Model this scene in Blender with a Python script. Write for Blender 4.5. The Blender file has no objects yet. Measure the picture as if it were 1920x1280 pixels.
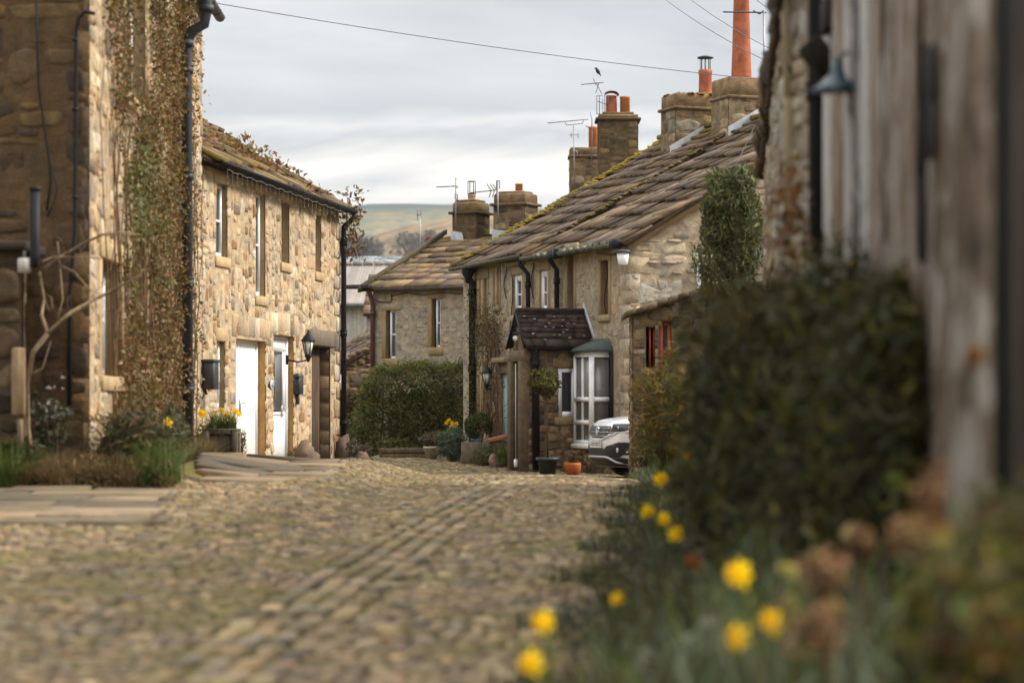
import bpy, math, random
import numpy as np
from mathutils import Vector, Matrix
R = math.radians
scene = bpy.context.scene
COL = scene.collection
rng = np.random.default_rng(7)
random.seed(7)
EZ = 1.5                 # eye height above the datum
F = 4533.0               # focal length in 1920-pixel units (85 mm on 36 mm)
HOR = 760.0              # horizon row


def P(px, py, d):
    """point at depth d that the surveyed bearing and elevation give"""
    return np.array(((px - 960) / F * d, d, EZ + (HOR - py) / F * d))


def X(px, d): return (px - 960) / F * d
def Z(py, d): return EZ + (HOR - py) / F * d


# ------------------------------------------------------------------ mesh builder
def outward(verts, fs, c):
    out = []
    for f in fs:
        p = verts[list(f)]; nn = np.cross(p[1] - p[0], p[2] - p[0])
        out.append(tuple(f) if nn @ (p.mean(0) - c) >= 0 else tuple(f)[::-1])
    return out


BOXF = {}


class MB:
    def __init__(s):
        s.v = []; s.f = []; s.c = []; s.n = 0; s.m = []; s.cur = 0

    def add(s, verts, faces, col=(1, 1, 1)):
        verts = np.asarray(verts, float).reshape(-1, 3)
        k = len(verts)
        s.v.append(verts)
        col = np.asarray(col, float)
        if col.ndim == 1: col = np.tile(col, (k, 1))
        s.c.append(col)
        if isinstance(faces, np.ndarray):
            s.f.append((faces + s.n, s.cur))
        else:
            by = {}
            for f in faces: by.setdefault(len(f), []).append(f)
            for a in by.values(): s.f.append((np.asarray(a, int) + s.n, s.cur))
        s.n += k

    # axis-framed box: o centre, ax three axis vectors (unit), h half sizes
    def box(s, o, h, ax=None, col=(1, 1, 1), jit=0.0, bev=0.0):
        o = np.asarray(o, float)
        A = np.eye(3) if ax is None else np.asarray(ax, float)
        h = np.asarray(h, float)
        if bev > 0:
            b = min(bev, h.min() * .45)
            pts = []
            for sx in (-1, 1):
                for sy in (-1, 1):
                    for sz in (-1, 1):
                        S = np.array((sx, sy, sz))
                        for k in range(3):
                            q = h - b; q = q.copy(); q[k] = h[k]
                            pts.append(S * q)
            pts = np.array(pts)
            idx = lambda sx, sy, sz, k: (((sx > 0) * 4 + (sy > 0) * 2 + (sz > 0)) * 3 + k)
            fs = []
            for k in range(3):
                i, j = [(1, 2), (0, 2), (0, 1)][k]
                for sg in (-1, 1):
                    q = []
                    for a, b2 in ((-1, -1), (1, -1), (1, 1), (-1, 1)):
                        S = [0, 0, 0]; S[k] = sg; S[i] = a; S[j] = b2
                        q.append(idx(*S, k))
                    fs.append(q)
            for k in range(3):          # edges along axis k
                i, j = [(1, 2), (0, 2), (0, 1)][k]
                for a in (-1, 1):
                    for b2 in (-1, 1):
                        S1 = [0, 0, 0]; S2 = [0, 0, 0]
                        S1[i] = S2[i] = a; S1[j] = S2[j] = b2; S1[k] = -1; S2[k] = 1
                        fs.append([idx(*S1, i), idx(*S2, i), idx(*S2, j), idx(*S1, j)])
            for sx in (-1, 1):
                for sy in (-1, 1):
                    for sz in (-1, 1):
                        fs.append([idx(sx, sy, sz, 0), idx(sx, sy, sz, 1), idx(sx, sy, sz, 2)])
            if 'b' not in BOXF: BOXF['b'] = outward(pts, fs, np.zeros(3))
            fs = BOXF['b'] if np.linalg.det(A) > 0 else [f[::-1] for f in BOXF['b']]
            s.add(o + pts @ A, fs, col); return
        c = np.array([(x, y, z) for x in (-1, 1) for y in (-1, 1) for z in (-1, 1)], float) * h
        if jit: c = c + rng.uniform(-jit, jit, c.shape)
        fs = [(0, 1, 3, 2), (4, 6, 7, 5), (0, 4, 5, 1), (2, 3, 7, 6), (0, 2, 6, 4), (1, 5, 7, 3)]
        if np.linalg.det(A) < 0: fs = [f[::-1] for f in fs]
        s.add(o + c @ A, fs, col)

    def tube(s, pts, r, n=8, col=(1, 1, 1), cap=True):
        pts = np.asarray(pts, float); k = len(pts)
        r = np.full(k, r, float) if np.isscalar(r) else np.asarray(r, float)
        t = np.gradient(pts, axis=0); t /= np.linalg.norm(t, axis=1)[:, None] + 1e-12
        up = np.array((0, 0, 1.)) if abs(t[0][2]) < .9 else np.array((0, 1., 0))
        vs = []
        a = np.cross(t[0], up); a /= np.linalg.norm(a)
        ang = np.arange(n) * 2 * math.pi / n
        for i in range(k):
            a = a - t[i] * (a @ t[i]); a /= np.linalg.norm(a) + 1e-12
            b = np.cross(t[i], a)
            vs.append(pts[i] + r[i] * (np.cos(ang)[:, None] * a + np.sin(ang)[:, None] * b))
        fs = []
        for i in range(k - 1):
            for j in range(n):
                fs.append((i * n + j, i * n + (j + 1) % n, (i + 1) * n + (j + 1) % n, (i + 1) * n + j))
        if cap: fs += [tuple(range(n))[::-1], tuple((k - 1) * n + j for j in range(n))]
        s.add(np.concatenate(vs), fs, col)

    def lathe(s, prof, o, n=16, col=(1, 1, 1), ax=None, squash=(1, 1)):
        A = np.eye(3) if ax is None else np.asarray(ax, float)
        o = np.asarray(o, float); ang = np.arange(n) * 2 * math.pi / n
        vs = [np.stack([r * np.cos(ang) * squash[0], r * np.sin(ang) * squash[1], np.full(n, z)], 1) for r, z in prof]
        fs = []
        for i in range(len(prof) - 1):
            for j in range(n):
                fs.append((i * n + j, i * n + (j + 1) % n, (i + 1) * n + (j + 1) % n, (i + 1) * n + j))
        fs += [tuple(range(n))[::-1], tuple((len(prof) - 1) * n + j for j in range(n))]
        s.add(o + np.concatenate(vs) @ A, fs, col)

    def prism(s, poly, d, col=(1, 1, 1)):
        """poly: Nx3 planar points, d: extrusion vector"""
        poly = np.asarray(poly, float); n = len(poly)
        v = np.concatenate([poly, poly + np.asarray(d, float)])
        fs = [tuple(range(n))[::-1], tuple(range(n, 2 * n))]
        fs += [(i, (i + 1) % n, n + (i + 1) % n, n + i) for i in range(n)]
        s.add(v, outward(v, fs, v.mean(0)), col)

    def ball(s, o, r, n=10, m=7, col=(1, 1, 1), jit=0.0, ax=None):
        r = np.full(3, r, float) if np.isscalar(r) else np.asarray(r, float)
        A = np.eye(3) if ax is None else np.asarray(ax, float)
        vs = [(0, 0, -1)]
        for i in range(1, m):
            t = -math.pi / 2 + math.pi * i / m
            for j in range(n):
                p = 2 * math.pi * j / n
                vs.append((math.cos(t) * math.cos(p), math.cos(t) * math.sin(p), math.sin(t)))
        vs.append((0, 0, 1)); vs = np.array(vs)
        if jit: vs = vs * (1 + rng.uniform(-jit, jit, (len(vs), 1)))
        fs = [(0, 1 + (j + 1) % n, 1 + j) for j in range(n)]
        for i in range(m - 2):
            for j in range(n):
                a = 1 + i * n
                fs.append((a + j, a + (j + 1) % n, a + n + (j + 1) % n, a + n + j))
        a = 1 + (m - 2) * n; L = len(vs) - 1
        fs += [(a + j, a + (j + 1) % n, L) for j in range(n)]
        s.add(np.asarray(o, float) + (vs * r) @ A, fs, col)

    def build(s, name, mat, parent=None, loc=None, smooth=False):
        v = np.concatenate(s.v); c = np.concatenate(s.c)
        off = OFF.get(parent.name) if parent is not None else np.zeros(3) if loc is None else np.asarray(loc, float)
        me = bpy.data.meshes.new(name)
        loops = np.concatenate([f.ravel() for f, _ in s.f]).astype(np.int32)
        tot = np.concatenate([np.full(len(f), f.shape[1]) for f, _ in s.f]).astype(np.int32)
        mi = np.concatenate([np.full(len(f), k) for f, k in s.f]).astype(np.int32)
        st = np.concatenate([[0], np.cumsum(tot)[:-1]]).astype(np.int32)
        me.vertices.add(len(v)); me.vertices.foreach_set('co', (v - off).astype(np.float32).ravel())
        me.loops.add(len(loops)); me.loops.foreach_set('vertex_index', loops)
        me.polygons.add(len(tot)); me.polygons.foreach_set('loop_start', st); me.polygons.foreach_set('loop_total', tot)
        me.polygons.foreach_set('material_index', mi)
        me.update(calc_edges=True); me.validate()
        if len(me.vertices) == len(c):
            ca = me.color_attributes.new('col', 'FLOAT_COLOR', 'POINT')
            ca.data.foreach_set('color', np.concatenate([c, np.ones((len(c), 1))], 1).astype(np.float32).ravel())
        for m in (mat if isinstance(mat, (list, tuple)) else [mat]): me.materials.append(m)
        if smooth: me.polygons.foreach_set('use_smooth', np.ones(len(me.polygons), bool))
        o = bpy.data.objects.new(name, me); COL.objects.link(o)
        if parent is not None: o.parent = parent
        elif loc is not None: o.location = loc
        OFF[o.name] = off
        return o


OFF = {}


def tag(o, label=None, cat=None, group=None, kind=None):
    if label: o['label'] = label
    if cat: o['category'] = cat
    if group: o['group'] = group
    if kind: o['kind'] = kind
    return o


def thing(name, label, cat, loc, group=None):
    o = bpy.data.objects.new(name, None); COL.objects.link(o)
    o.location = loc; o.empty_display_size = .2
    OFF[o.name] = np.asarray(loc, float)
    return tag(o, label, cat, group)


def copy_tree(o, parent=None):
    c = o.copy(); COL.objects.link(c)
    if parent is not None: c.parent = parent
    for ch in list(o.children): copy_tree(ch, c)
    return c


# ------------------------------------------------------------------ materials
def lin(r, g, b):
    f = lambda u: u / 12.92 if u <= .04045 else ((u + .055) / 1.055) ** 2.4
    return np.array((f(r / 255), f(g / 255), f(b / 255)))


def new_mat(name):
    m = bpy.data.materials.new(name); m.use_nodes = True
    nt = m.node_tree; nt.nodes.clear()
    out = nt.nodes.new('ShaderNodeOutputMaterial')
    bs = nt.nodes.new('ShaderNodeBsdfPrincipled')
    nt.links.new(bs.outputs[0], out.inputs[0])
    return m, nt, bs, out


def mix(nt, kind, fac, a, b):
    n = nt.nodes.new('ShaderNodeMix'); n.data_type = 'RGBA'; n.blend_type = kind
    for sock, val in ((n.inputs[0], fac), (n.inputs[6], a), (n.inputs[7], b)):
        if hasattr(val, 'is_output'): nt.links.new(val, sock)
        elif np.isscalar(val): sock.default_value = val
        else: sock.default_value = (*val, 1)
    return n.outputs[2]


def noise(nt, scale, detail=4, rough=.6, vec=None, dist=0):
    n = nt.nodes.new('ShaderNodeTexNoise'); n.inputs['Scale'].default_value = scale
    n.inputs['Detail'].default_value = detail; n.inputs['Roughness'].default_value = rough
    n.inputs['Distortion'].default_value = dist
    if vec is not None: nt.links.new(vec, n.inputs['Vector'])
    return n.outputs[0]


def ramp(nt, fac, stops):
    n = nt.nodes.new('ShaderNodeValToRGB'); nt.links.new(fac, n.inputs[0])
    e = n.color_ramp.elements
    while len(e) < len(stops): e.new(.5)
    for k, (p, c) in enumerate(stops):
        e[k].position = p; e[k].color = (c, c, c, 1) if np.isscalar(c) else (*c, 1)
    return n.outputs[0]


def bump(nt, bs, h, strength, dist=.02):
    b = nt.nodes.new('ShaderNodeBump'); b.inputs['Strength'].default_value = strength
    b.inputs['Distance'].default_value = dist
    nt.links.new(h, b.inputs['Height']); nt.links.new(b.outputs[0], bs.inputs['Normal'])


def pos(nt, scale=(1, 1, 1)):
    g = nt.nodes.new('ShaderNodeNewGeometry'); mp = nt.nodes.new('ShaderNodeMapping')
    mp.inputs['Scale'].default_value = scale
    nt.links.new(g.outputs['Position'], mp.inputs['Vector'])
    return mp.outputs[0]


def attr_mat(name, rough=.9, var=.5, scale=6., fine=40., bstr=.5, moss=None, moss_lo=.5, moss_hi=.66, moss_sc=1.5, spec=.25,
             stretch=(1, 1, 1), bd=.02, mottle=False):
    """colour from the 'col' attribute, broken up by noise; moss = patches of growth"""
    m, nt, bs, out = new_mat(name)
    a = nt.nodes.new('ShaderNodeAttribute'); a.attribute_name = 'col'
    v = pos(nt, stretch)
    n1 = noise(nt, scale, 5, .65, v); n2 = noise(nt, fine, 4, .7, v)
    c = mix(nt, 'MULTIPLY', 1., a.outputs[0], ramp(nt, n1, ((.25, 1 - var), (.75, 1 + var))))
    c = mix(nt, 'MULTIPLY', .8, c, ramp(nt, n2, ((.3, .72), (.7, 1.2))))
    if mottle:
        n4 = noise(nt, 2.1, 5, .65, v, .8)
        c = mix(nt, 'MULTIPLY', 1., c, ramp(nt, n4, ((.3, (.80, .80, .86)), (.48, (1., 1., 1.)), (.62, (1.12, 1.03, .88)), (.75, (.86, .80, .76)))))
        n5 = noise(nt, 11., 5, .75, v, .5)
        c = mix(nt, 'MIX', ramp(nt, n5, ((.60, 0.), (.72, .55))), c, mix(nt, 'MULTIPLY', 1., c, (.45, .42, .40)))
        c = mix(nt, 'MIX', ramp(nt, n5, ((.28, .45), (.40, 0.))), c, mix(nt, 'MULTIPLY', 1., c, (1.55, 1.5, 1.42)))
    if moss is not None:
        n3 = noise(nt, moss_sc, 6, .7, v)
        c = mix(nt, 'MIX', ramp(nt, n3, ((moss_lo, 0.), (moss_hi, .85))), c, moss)
    nt.links.new(c, bs.inputs['Base Color'])
    bs.inputs['Roughness'].default_value = rough
    bs.inputs['Specular IOR Level'].default_value = spec
    h = mix(nt, 'MIX', .5, n1, n2)
    if bstr: bump(nt, bs, h, bstr, bd)
    return m


def flat_mat(name, col, rough=.5, metal=0., var=.12, scale=8., spec=.5, bstr=0., stretch=(1, 1, 1), coat=0.):
    m, nt, bs, out = new_mat(name)
    n1 = noise(nt, scale, 5, .65, pos(nt, stretch))
    c = mix(nt, 'MULTIPLY', 1., col, ramp(nt, n1, ((.25, 1 - var), (.75, 1 + var))))
    nt.links.new(c, bs.inputs['Base Color'])
    bs.inputs['Roughness'].default_value = rough; bs.inputs['Metallic'].default_value = metal
    bs.inputs['Specular IOR Level'].default_value = spec
    if coat: bs.inputs['Coat Weight'].default_value = coat; bs.inputs['Coat Roughness'].default_value = .05
    if bstr: bump(nt, bs, n1, bstr)
    return m


def leaf_mat(name, trans=.35):
    m, nt, bs, out = new_mat(name)
    a = nt.nodes.new('ShaderNodeAttribute'); a.attribute_name = 'col'
    n1 = noise(nt, 3., 3, .6, pos(nt))
    c = mix(nt, 'MULTIPLY', 1., a.outputs[0], ramp(nt, n1, ((.3, .7), (.7, 1.25))))
    nt.links.new(c, bs.inputs['Base Color']); bs.inputs['Roughness'].default_value = .55
    bs.inputs['Specular IOR Level'].default_value = .3
    t = nt.nodes.new('ShaderNodeBsdfTranslucent'); nt.links.new(c, t.inputs[0])
    ms = nt.nodes.new('ShaderNodeMixShader'); ms.inputs[0].default_value = trans
    nt.links.new(bs.outputs[0], ms.inputs[1]); nt.links.new(t.outputs[0], ms.inputs[2])
    nt.links.new(ms.outputs[0], out.inputs[0])
    return m


M = {}
M['stone'] = attr_mat('rubble_stone', var=.42, scale=6, fine=42, bstr=1., bd=.035, mottle=True)
M['stone_mossy'] = attr_mat('mossy_stone', var=.5, scale=5, fine=30, bstr=.8, bd=.03, mottle=True, moss=(.10, .085, .03), moss_lo=.52, moss_hi=.7, moss_sc=3.)
M['dressed'] = attr_mat('dressed_stone', var=.3, scale=3, fine=30, bstr=.3, stretch=(1, 1, .5))
M['slate'] = attr_mat('stone_slate', var=.4, scale=4, fine=25, bstr=.5, moss=(.15, .115, .03), moss_lo=.55, moss_hi=.74, moss_sc=2.2)
M['dark_slate'] = attr_mat('dark_slate', var=.4, scale=6, fine=30, bstr=.4, moss=(.2, .2, .17), moss_lo=.66, moss_hi=.72, moss_sc=9.)
M['cobble'] = attr_mat('cobble_stone', rough=.75, var=.35, scale=7, fine=45, bstr=.5, moss=(.135, .115, .022), moss_lo=.46, moss_hi=.66, moss_sc=1.3, spec=.3, mottle=True)
M['flag'] = attr_mat('flag_stone', rough=.8, var=.3, scale=3, fine=30, bstr=.35, moss=(.10, .09, .03), moss_lo=.5, moss_hi=.72, moss_sc=1.6, mottle=True, spec=.3)
M['wood'] = attr_mat('weathered_wood', var=.6, scale=5, fine=30, bstr=.5, stretch=(3, 3, .35))
def flake_mat():
    m, nt, bs, out = new_mat('flaking_boards')
    a = nt.nodes.new('ShaderNodeAttribute'); a.attribute_name = 'col'; v = pos(nt, (5, 5, .9)); v2 = pos(nt, (9, 9, 2.2))
    n1 = noise(nt, 2.2, 5, .65, v, 1.2); n2 = noise(nt, 3.5, 6, .7, v2, .6)
    c = mix(nt, 'MULTIPLY', 1., a.outputs[0], ramp(nt, n2, ((.3, .45), (.7, 1.5))))
    c = mix(nt, 'MIX', ramp(nt, n1, ((.50, 0.), (.57, .85))), c, (.30, .275, .25))
    c = mix(nt, 'MIX', ramp(nt, n1, ((.36, .85), (.44, 0.))), c, (.028, .024, .022))
    nt.links.new(c, bs.inputs['Base Color']); bs.inputs['Roughness'].default_value = .9; bs.inputs['Specular IOR Level'].default_value = .15; bump(nt, bs, n2, .5)
    return m


M['flake'] = flake_mat()
M['attr'] = attr_mat('painted_surface', rough=.6, var=.15, scale=5, fine=40, bstr=.1)
M['leaf'] = leaf_mat('leaves')
M['petal'] = leaf_mat('petals', .4)
M['white'] = flat_mat('white_paint', (.84, .85, .86), .35, var=.04)
M['iron'] = flat_mat('black_iron', (.014, .014, .016), .6, var=.3, spec=.2)
M['grey_pipe'] = flat_mat('grey_painted_iron', (.035, .04, .047), .55, var=.25, spec=.3)
M['gutter_olive'] = flat_mat('gutter_green', (.11, .105, .07), .6, var=.4)
M['gutter_brown'] = flat_mat('gutter_brown', (.085, .055, .045), .6, var=.3)
M['maroon'] = flat_mat('maroon_paint', (.09, .03, .028), .55, var=.3)
M['red'] = flat_mat('red_paint', (.38, .07, .025), .6, var=.25)
M['lead'] = flat_mat('lead_flashing', (.46, .49, .51), .6, var=.3, scale=5)
M['terracotta'] = flat_mat('terracotta', (.36, .115, .058), .85, var=.42, scale=5, spec=.2)
M['terracotta_pale'] = flat_mat('orange_clay', (.46, .17, .06), .85, var=.35, scale=5, spec=.2)
M['buff'] = flat_mat('buff_clay', (.45, .28, .17), .85, var=.2, scale=5)
M['metal'] = flat_mat('aerial_metal', (.30, .30, .31), .5, metal=.6, var=.2)
M['dark_metal'] = flat_mat('dark_metal', (.06, .06, .065), .5, metal=.4, var=.2)
M['soil'] = attr_mat('soil', var=.5, scale=6, fine=30, bstr=.8, moss=(.15, .13, .02), moss_lo=.44, moss_hi=.58, moss_sc=1.5)
M['plastic'] = flat_mat('dark_plastic', (.03, .032, .036), .5, var=.15)
M['car_white'] = flat_mat('car_paint', (.86, .87, .89), .25, var=.02, coat=.8)
M['car_trim'] = flat_mat('car_trim', (.022, .023, .026), .45, var=.1)
M['silver'] = flat_mat('silver_trim', (.45, .45, .46), .35, metal=.6, var=.1)
M['chrome'] = flat_mat('chrome', (.75, .75, .77), .12, metal=1., var=.05)
M['lamp_glass'] = flat_mat('lamp_glass', (.62, .62, .58), .2, var=.05)
M['zinc'] = attr_mat('corrugated_sheet', rough=.7, var=.18, scale=.8, fine=8, bstr=.1)


def glass_mat(name, col, rough=.08):
    m, nt, bs, out = new_mat(name)
    n1 = noise(nt, 1.2, 3, .5, pos(nt))
    c = mix(nt, 'MULTIPLY', 1., col, ramp(nt, n1, ((.3, .6), (.7, 1.4))))
    nt.links.new(c, bs.inputs['Base Color']); bs.inputs['Roughness'].default_value = rough
    bs.inputs['Specular IOR Level'].default_value = .6
    return m


M['glass'] = glass_mat('window_glass', (.035, .036, .036))
M['glass_light'] = glass_mat('curtained_glass', (.17, .16, .145), .15)
M['tyre'] = flat_mat('tyre_rubber', (.02, .02, .02), .85, var=.1)
M['blue_lamp'] = flat_mat('blue_enamel', (.018, .045, .065), .4, var=.15)

# ------------------------------------------------------------------ palettes
PAL_WARM = [lin(212, 190, 158), lin(206, 180, 142), lin(194, 162, 122), lin(216, 200, 172), lin(184, 166, 142), lin(172, 154, 130), lin(202, 172, 130), lin(208, 186, 154), lin(204, 184, 152)]
PAL_WARM = [c * .80 for c in PAL_WARM] + [lin(150, 134, 114) * .72, lin(160, 122, 82) * .78]
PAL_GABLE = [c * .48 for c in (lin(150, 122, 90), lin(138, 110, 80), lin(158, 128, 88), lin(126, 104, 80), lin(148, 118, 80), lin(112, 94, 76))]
PAL_GREY = [c * 1.12 for c in (lin(162, 148, 126), lin(154, 139, 116), lin(146, 132, 112), lin(168, 154, 132), lin(138, 126, 110), lin(160, 142, 116), lin(154, 134, 106), lin(152, 143, 130))]
PAL_DARKST = [c * 1.0 for c in (lin(140, 118, 90), lin(118, 98, 74), lin(128, 104, 76), lin(100, 84, 66), lin(150, 128, 98), lin(84, 72, 60))]
PAL_SOOT = [c * .8 for c in (lin(118, 98, 68), lin(92, 78, 60), lin(132, 110, 74), lin(76, 66, 54), lin(104, 88, 64))]
PAL_SLATE = [c * .66 for c in (lin(138, 112, 88), lin(124, 102, 84), lin(146, 118, 90), lin(112, 94, 80), lin(134, 116, 100), lin(158, 128, 94), lin(118, 98, 80))]
PAL_COB = [lin(164, 140, 114), lin(150, 128, 106), lin(174, 150, 122), lin(140, 124, 106), lin(158, 134, 104), lin(130, 114, 98), lin(184, 162, 134), lin(152, 140, 126)]

def grey(pal, f):
    return [c * (1 - f) + np.full(3, c @ (.3, .59, .11)) * np.array((1.05, 1., .93)) * f for c in pal]


PAL_WARM, PAL_GABLE, PAL_GREY, PAL_DARKST, PAL_SLATE = grey(PAL_WARM, .14), grey(PAL_GABLE, .0), grey(PAL_GREY, .14), grey(PAL_DARKST, .05), grey(PAL_SLATE, .08)
PAL_COB = [c * np.array((1.03, 1.0, .86)) for c in PAL_COB]
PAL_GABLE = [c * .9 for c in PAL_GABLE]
PAL_SLATE = [c * .88 for c in PAL_SLATE]
DRESS = lin(194, 168, 128) * .75
DRESS_G = lin(160, 142, 112) * .85


def pick(pal, n, jit=.12):
    pal = np.asarray(pal)
    c = pal[rng.integers(0, len(pal), n)]
    return np.clip(c * rng.uniform(1 - jit, 1 + jit, (n, 1)) * rng.uniform(1 - min(jit * .3, .035), 1 + min(jit * .3, .035), (n, 3)), .004, .9)


# ------------------------------------------------------------------ walls
class Wall:
    """vertical wall plane from plan point a to plan point b; outward normal n"""
    def __init__(s, a, b, side=1):
        s.a = np.array(a, float)[:2]; s.b = np.array(b, float)[:2]
        d = s.b - s.a; s.L = np.linalg.norm(d); s.u = d / s.L
        s.n = np.array((s.u[1], -s.u[0])) * side; s.side = side

    def pt(s, u, n, z):
        q = s.a + s.u * u + s.n * n
        return np.array((q[0], q[1], z))

    def U(s, px, n=0.):
        t = (px - 960) / F; o = s.a + s.n * n
        return (t * o[1] - o[0]) / (s.u[0] - t * s.u[1])

    def dep(s, u, n=0.): return (s.a + s.u * u + s.n * n)[1]

    def uz(s, px, py, n=0.):
        u = s.U(px, n); return u, Z(py, s.dep(u, n))

    def ax(s): return np.array(((*s.u, 0), (*s.n, 0), (0, 0, 1.)))

    def rect(s, px0, px1, py0, py1, at=.5):
        """opening from image bearings: u range, z range read at the mid depth"""
        u0, u1 = sorted((s.U(px0), s.U(px1)))
        d = s.dep(u0 + (u1 - u0) * at)
        return (u0, u1, Z(py1, d), Z(py0, d))


def stone_face(mb, w, zb, top, openings=(), pal=PAL_GREY, cu=.07, cz=.055, smin=(2, 1), smax=(6, 4), mortar=(.2, .17, .12),
               proud=.03, u0=0., u1=None, quoin=None, gap=.010, inset=0., mort=.45):
    """irregular rubble laid on a lattice; each stone a bevelled pillow over a mortar backing"""
    u1 = w.L if u1 is None else u1
    zt = max(top(u) for u in np.linspace(u0, u1, 25)) if callable(top) else top
    tf = top if callable(top) else (lambda u: top)
    nu = max(1, int(round((u1 - u0) / cu))); nz = max(1, int(round((zt - zb) / cz)))
    du = (u1 - u0) / nu; dz = (zt - zb) / nz
    free = np.ones((nz, nu), bool)
    for i in range(nu):
        t = tf(u0 + (i + .5) * du)
        k = int((t - zb) / dz); free[max(k, 0):, i] = False
    for (a, b, c, d) in openings:
        i0 = int(round((a - u0) / du)); i1 = int(round((b - u0) / du)); j0 = int(round((c - zb) / dz)); j1 = int(round((d - zb) / dz))
        free[max(j0, 0):max(j1, 0), max(i0, 0):max(i1, 0)] = False
    stones = []
    for j in range(nz):
        i = 0
        while i < nu:
            if not free[j, i]: i += 1; continue
            sh = random.random()
            h = random.randint(smin[1], smax[1]); wd = random.randint(smin[0], smax[0])
            if sh < .12: wd = int(wd * 1.5); h = min(h + 1, smax[1] + 1)
            k = 1
            while k < wd and i + k < nu and free[j, i + k]: k += 1
            wd = k
            if i + wd < nu and free[j, i + wd] and (i + wd + 1 >= nu or not free[j, i + wd + 1]): wd += 1
            k = 1
            while k < h and j + k < nz and free[j + k, i:i + wd].all(): k += 1
            h = k
            free[j:j + h, i:i + wd] = False
            stones.append((i, j, wd, h)); i += wd
    S = np.array(stones, float)
    if len(S):
        n = len(S)
        ca = u0 + S[:, 0] * du + gap; cb = u0 + (S[:, 0] + S[:, 2]) * du - gap
        za = zb + S[:, 1] * dz + gap; zc = zb + (S[:, 1] + S[:, 3]) * dz - gap
        mu = (ca + cb) / 2; mz = (za + zc) / 2; hu = (cb - ca) / 2; hz = (zc - za) / 2
        # irregular 10-point outline
        K = 10; th_ = np.arange(K) * 2 * math.pi / K + .31
        ring = np.stack([np.sign(np.cos(th_)) * np.abs(np.cos(th_)) ** .5, np.sign(np.sin(th_)) * np.abs(np.sin(th_)) ** .5], 1)
        rr = ring[None] * np.stack([hu, hz], 1)[:, None]
        j = np.minimum(hu, hz)[:, None, None]
        rr = rr * rng.uniform(.86, 1.06, (n, K, 1)) + rng.uniform(-.2, .2, rr.shape) * j
        pr = proud * rng.uniform(.45, 1.35, n)
        ml = proud * mort
        def lay(sc, dep):
            q = rr * sc; uu = mu[:, None] + q[..., 0]; zz = mz[:, None] + q[..., 1]
            xy = w.a[None, None] + w.u * uu[..., None] + w.n * (np.broadcast_to(dep, uu.shape) + inset)[..., None]
            return np.concatenate([xy, zz[..., None]], 2)
        tilt = rng.uniform(-.4, .4, (n, K)) * pr[:, None]
        V = np.concatenate([lay(1.02, np.full((n, 1), ml - .012)), lay(.93, (pr * .8)[:, None] + tilt * .5), lay(.62, pr[:, None] + tilt)], 1)
        cen = lay(0, (pr * 1.02)[:, None])[:, :1]
        V = np.concatenate([V, cen], 1)
        m_ = 3 * K + 1; f4 = []; f3 = []
        for a in range(K):
            b = (a + 1) % K
            f4 += [(a, b, K + b, K + a), (K + a, K + b, 2 * K + b, 2 * K + a)]
            f3 += [(2 * K + a, 2 * K + b, 3 * K)]
        base = (np.arange(n) * m_)[:, None, None]
        F4 = (np.array(f4)[None] + base).reshape(-1, 4); F3 = (np.array(f3)[None] + base).reshape(-1, 3)
        c = pick(pal, n)
        C = np.repeat(c[:, None], m_, 1).reshape(-1, 3)
        if w.side < 0: F4, F3 = F4[:, ::-1], F3[:, ::-1]
        nn = mb.n; mb.add(V.reshape(-1, 3), F4, C); mb.f.append((F3 + nn, mb.cur))
    inset = inset + proud * mort
    mortar = np.asarray(mortar) * .35 + np.mean(pal, axis=0) * .65
    # mortar backing
    us = sorted({u0, u1, *np.linspace(u0, u1, 9 if callable(top) else 2), *[x for o in openings for x in o[:2] if u0 < x < u1]})
    for a, b in zip(us[:-1], us[1:]):
        m = (a + b) / 2
        blocks = sorted([(max(o[2], zb), o[3]) for o in openings if o[0] < m < o[1]])
        z = zb
        for (c, d) in blocks + [(None, None)]:
            if c is None:
                ta, tb = tf(a), tf(b)
                if max(ta, tb) > z:
                    mb.add([w.pt(a, inset, z), w.pt(b, inset, z), w.pt(b, inset, max(tb, z)), w.pt(a, inset, max(ta, z))], [(0, 1, 2, 3) if w.side > 0 else (3, 2, 1, 0)], mortar)
            else:
                if c > z + 1e-4: mb.add([w.pt(a, inset, z), w.pt(b, inset, z), w.pt(b, inset, c), w.pt(a, inset, c)], [(0, 1, 2, 3) if w.side > 0 else (3, 2, 1, 0)], mortar)
                z = max(z, d)


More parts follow.
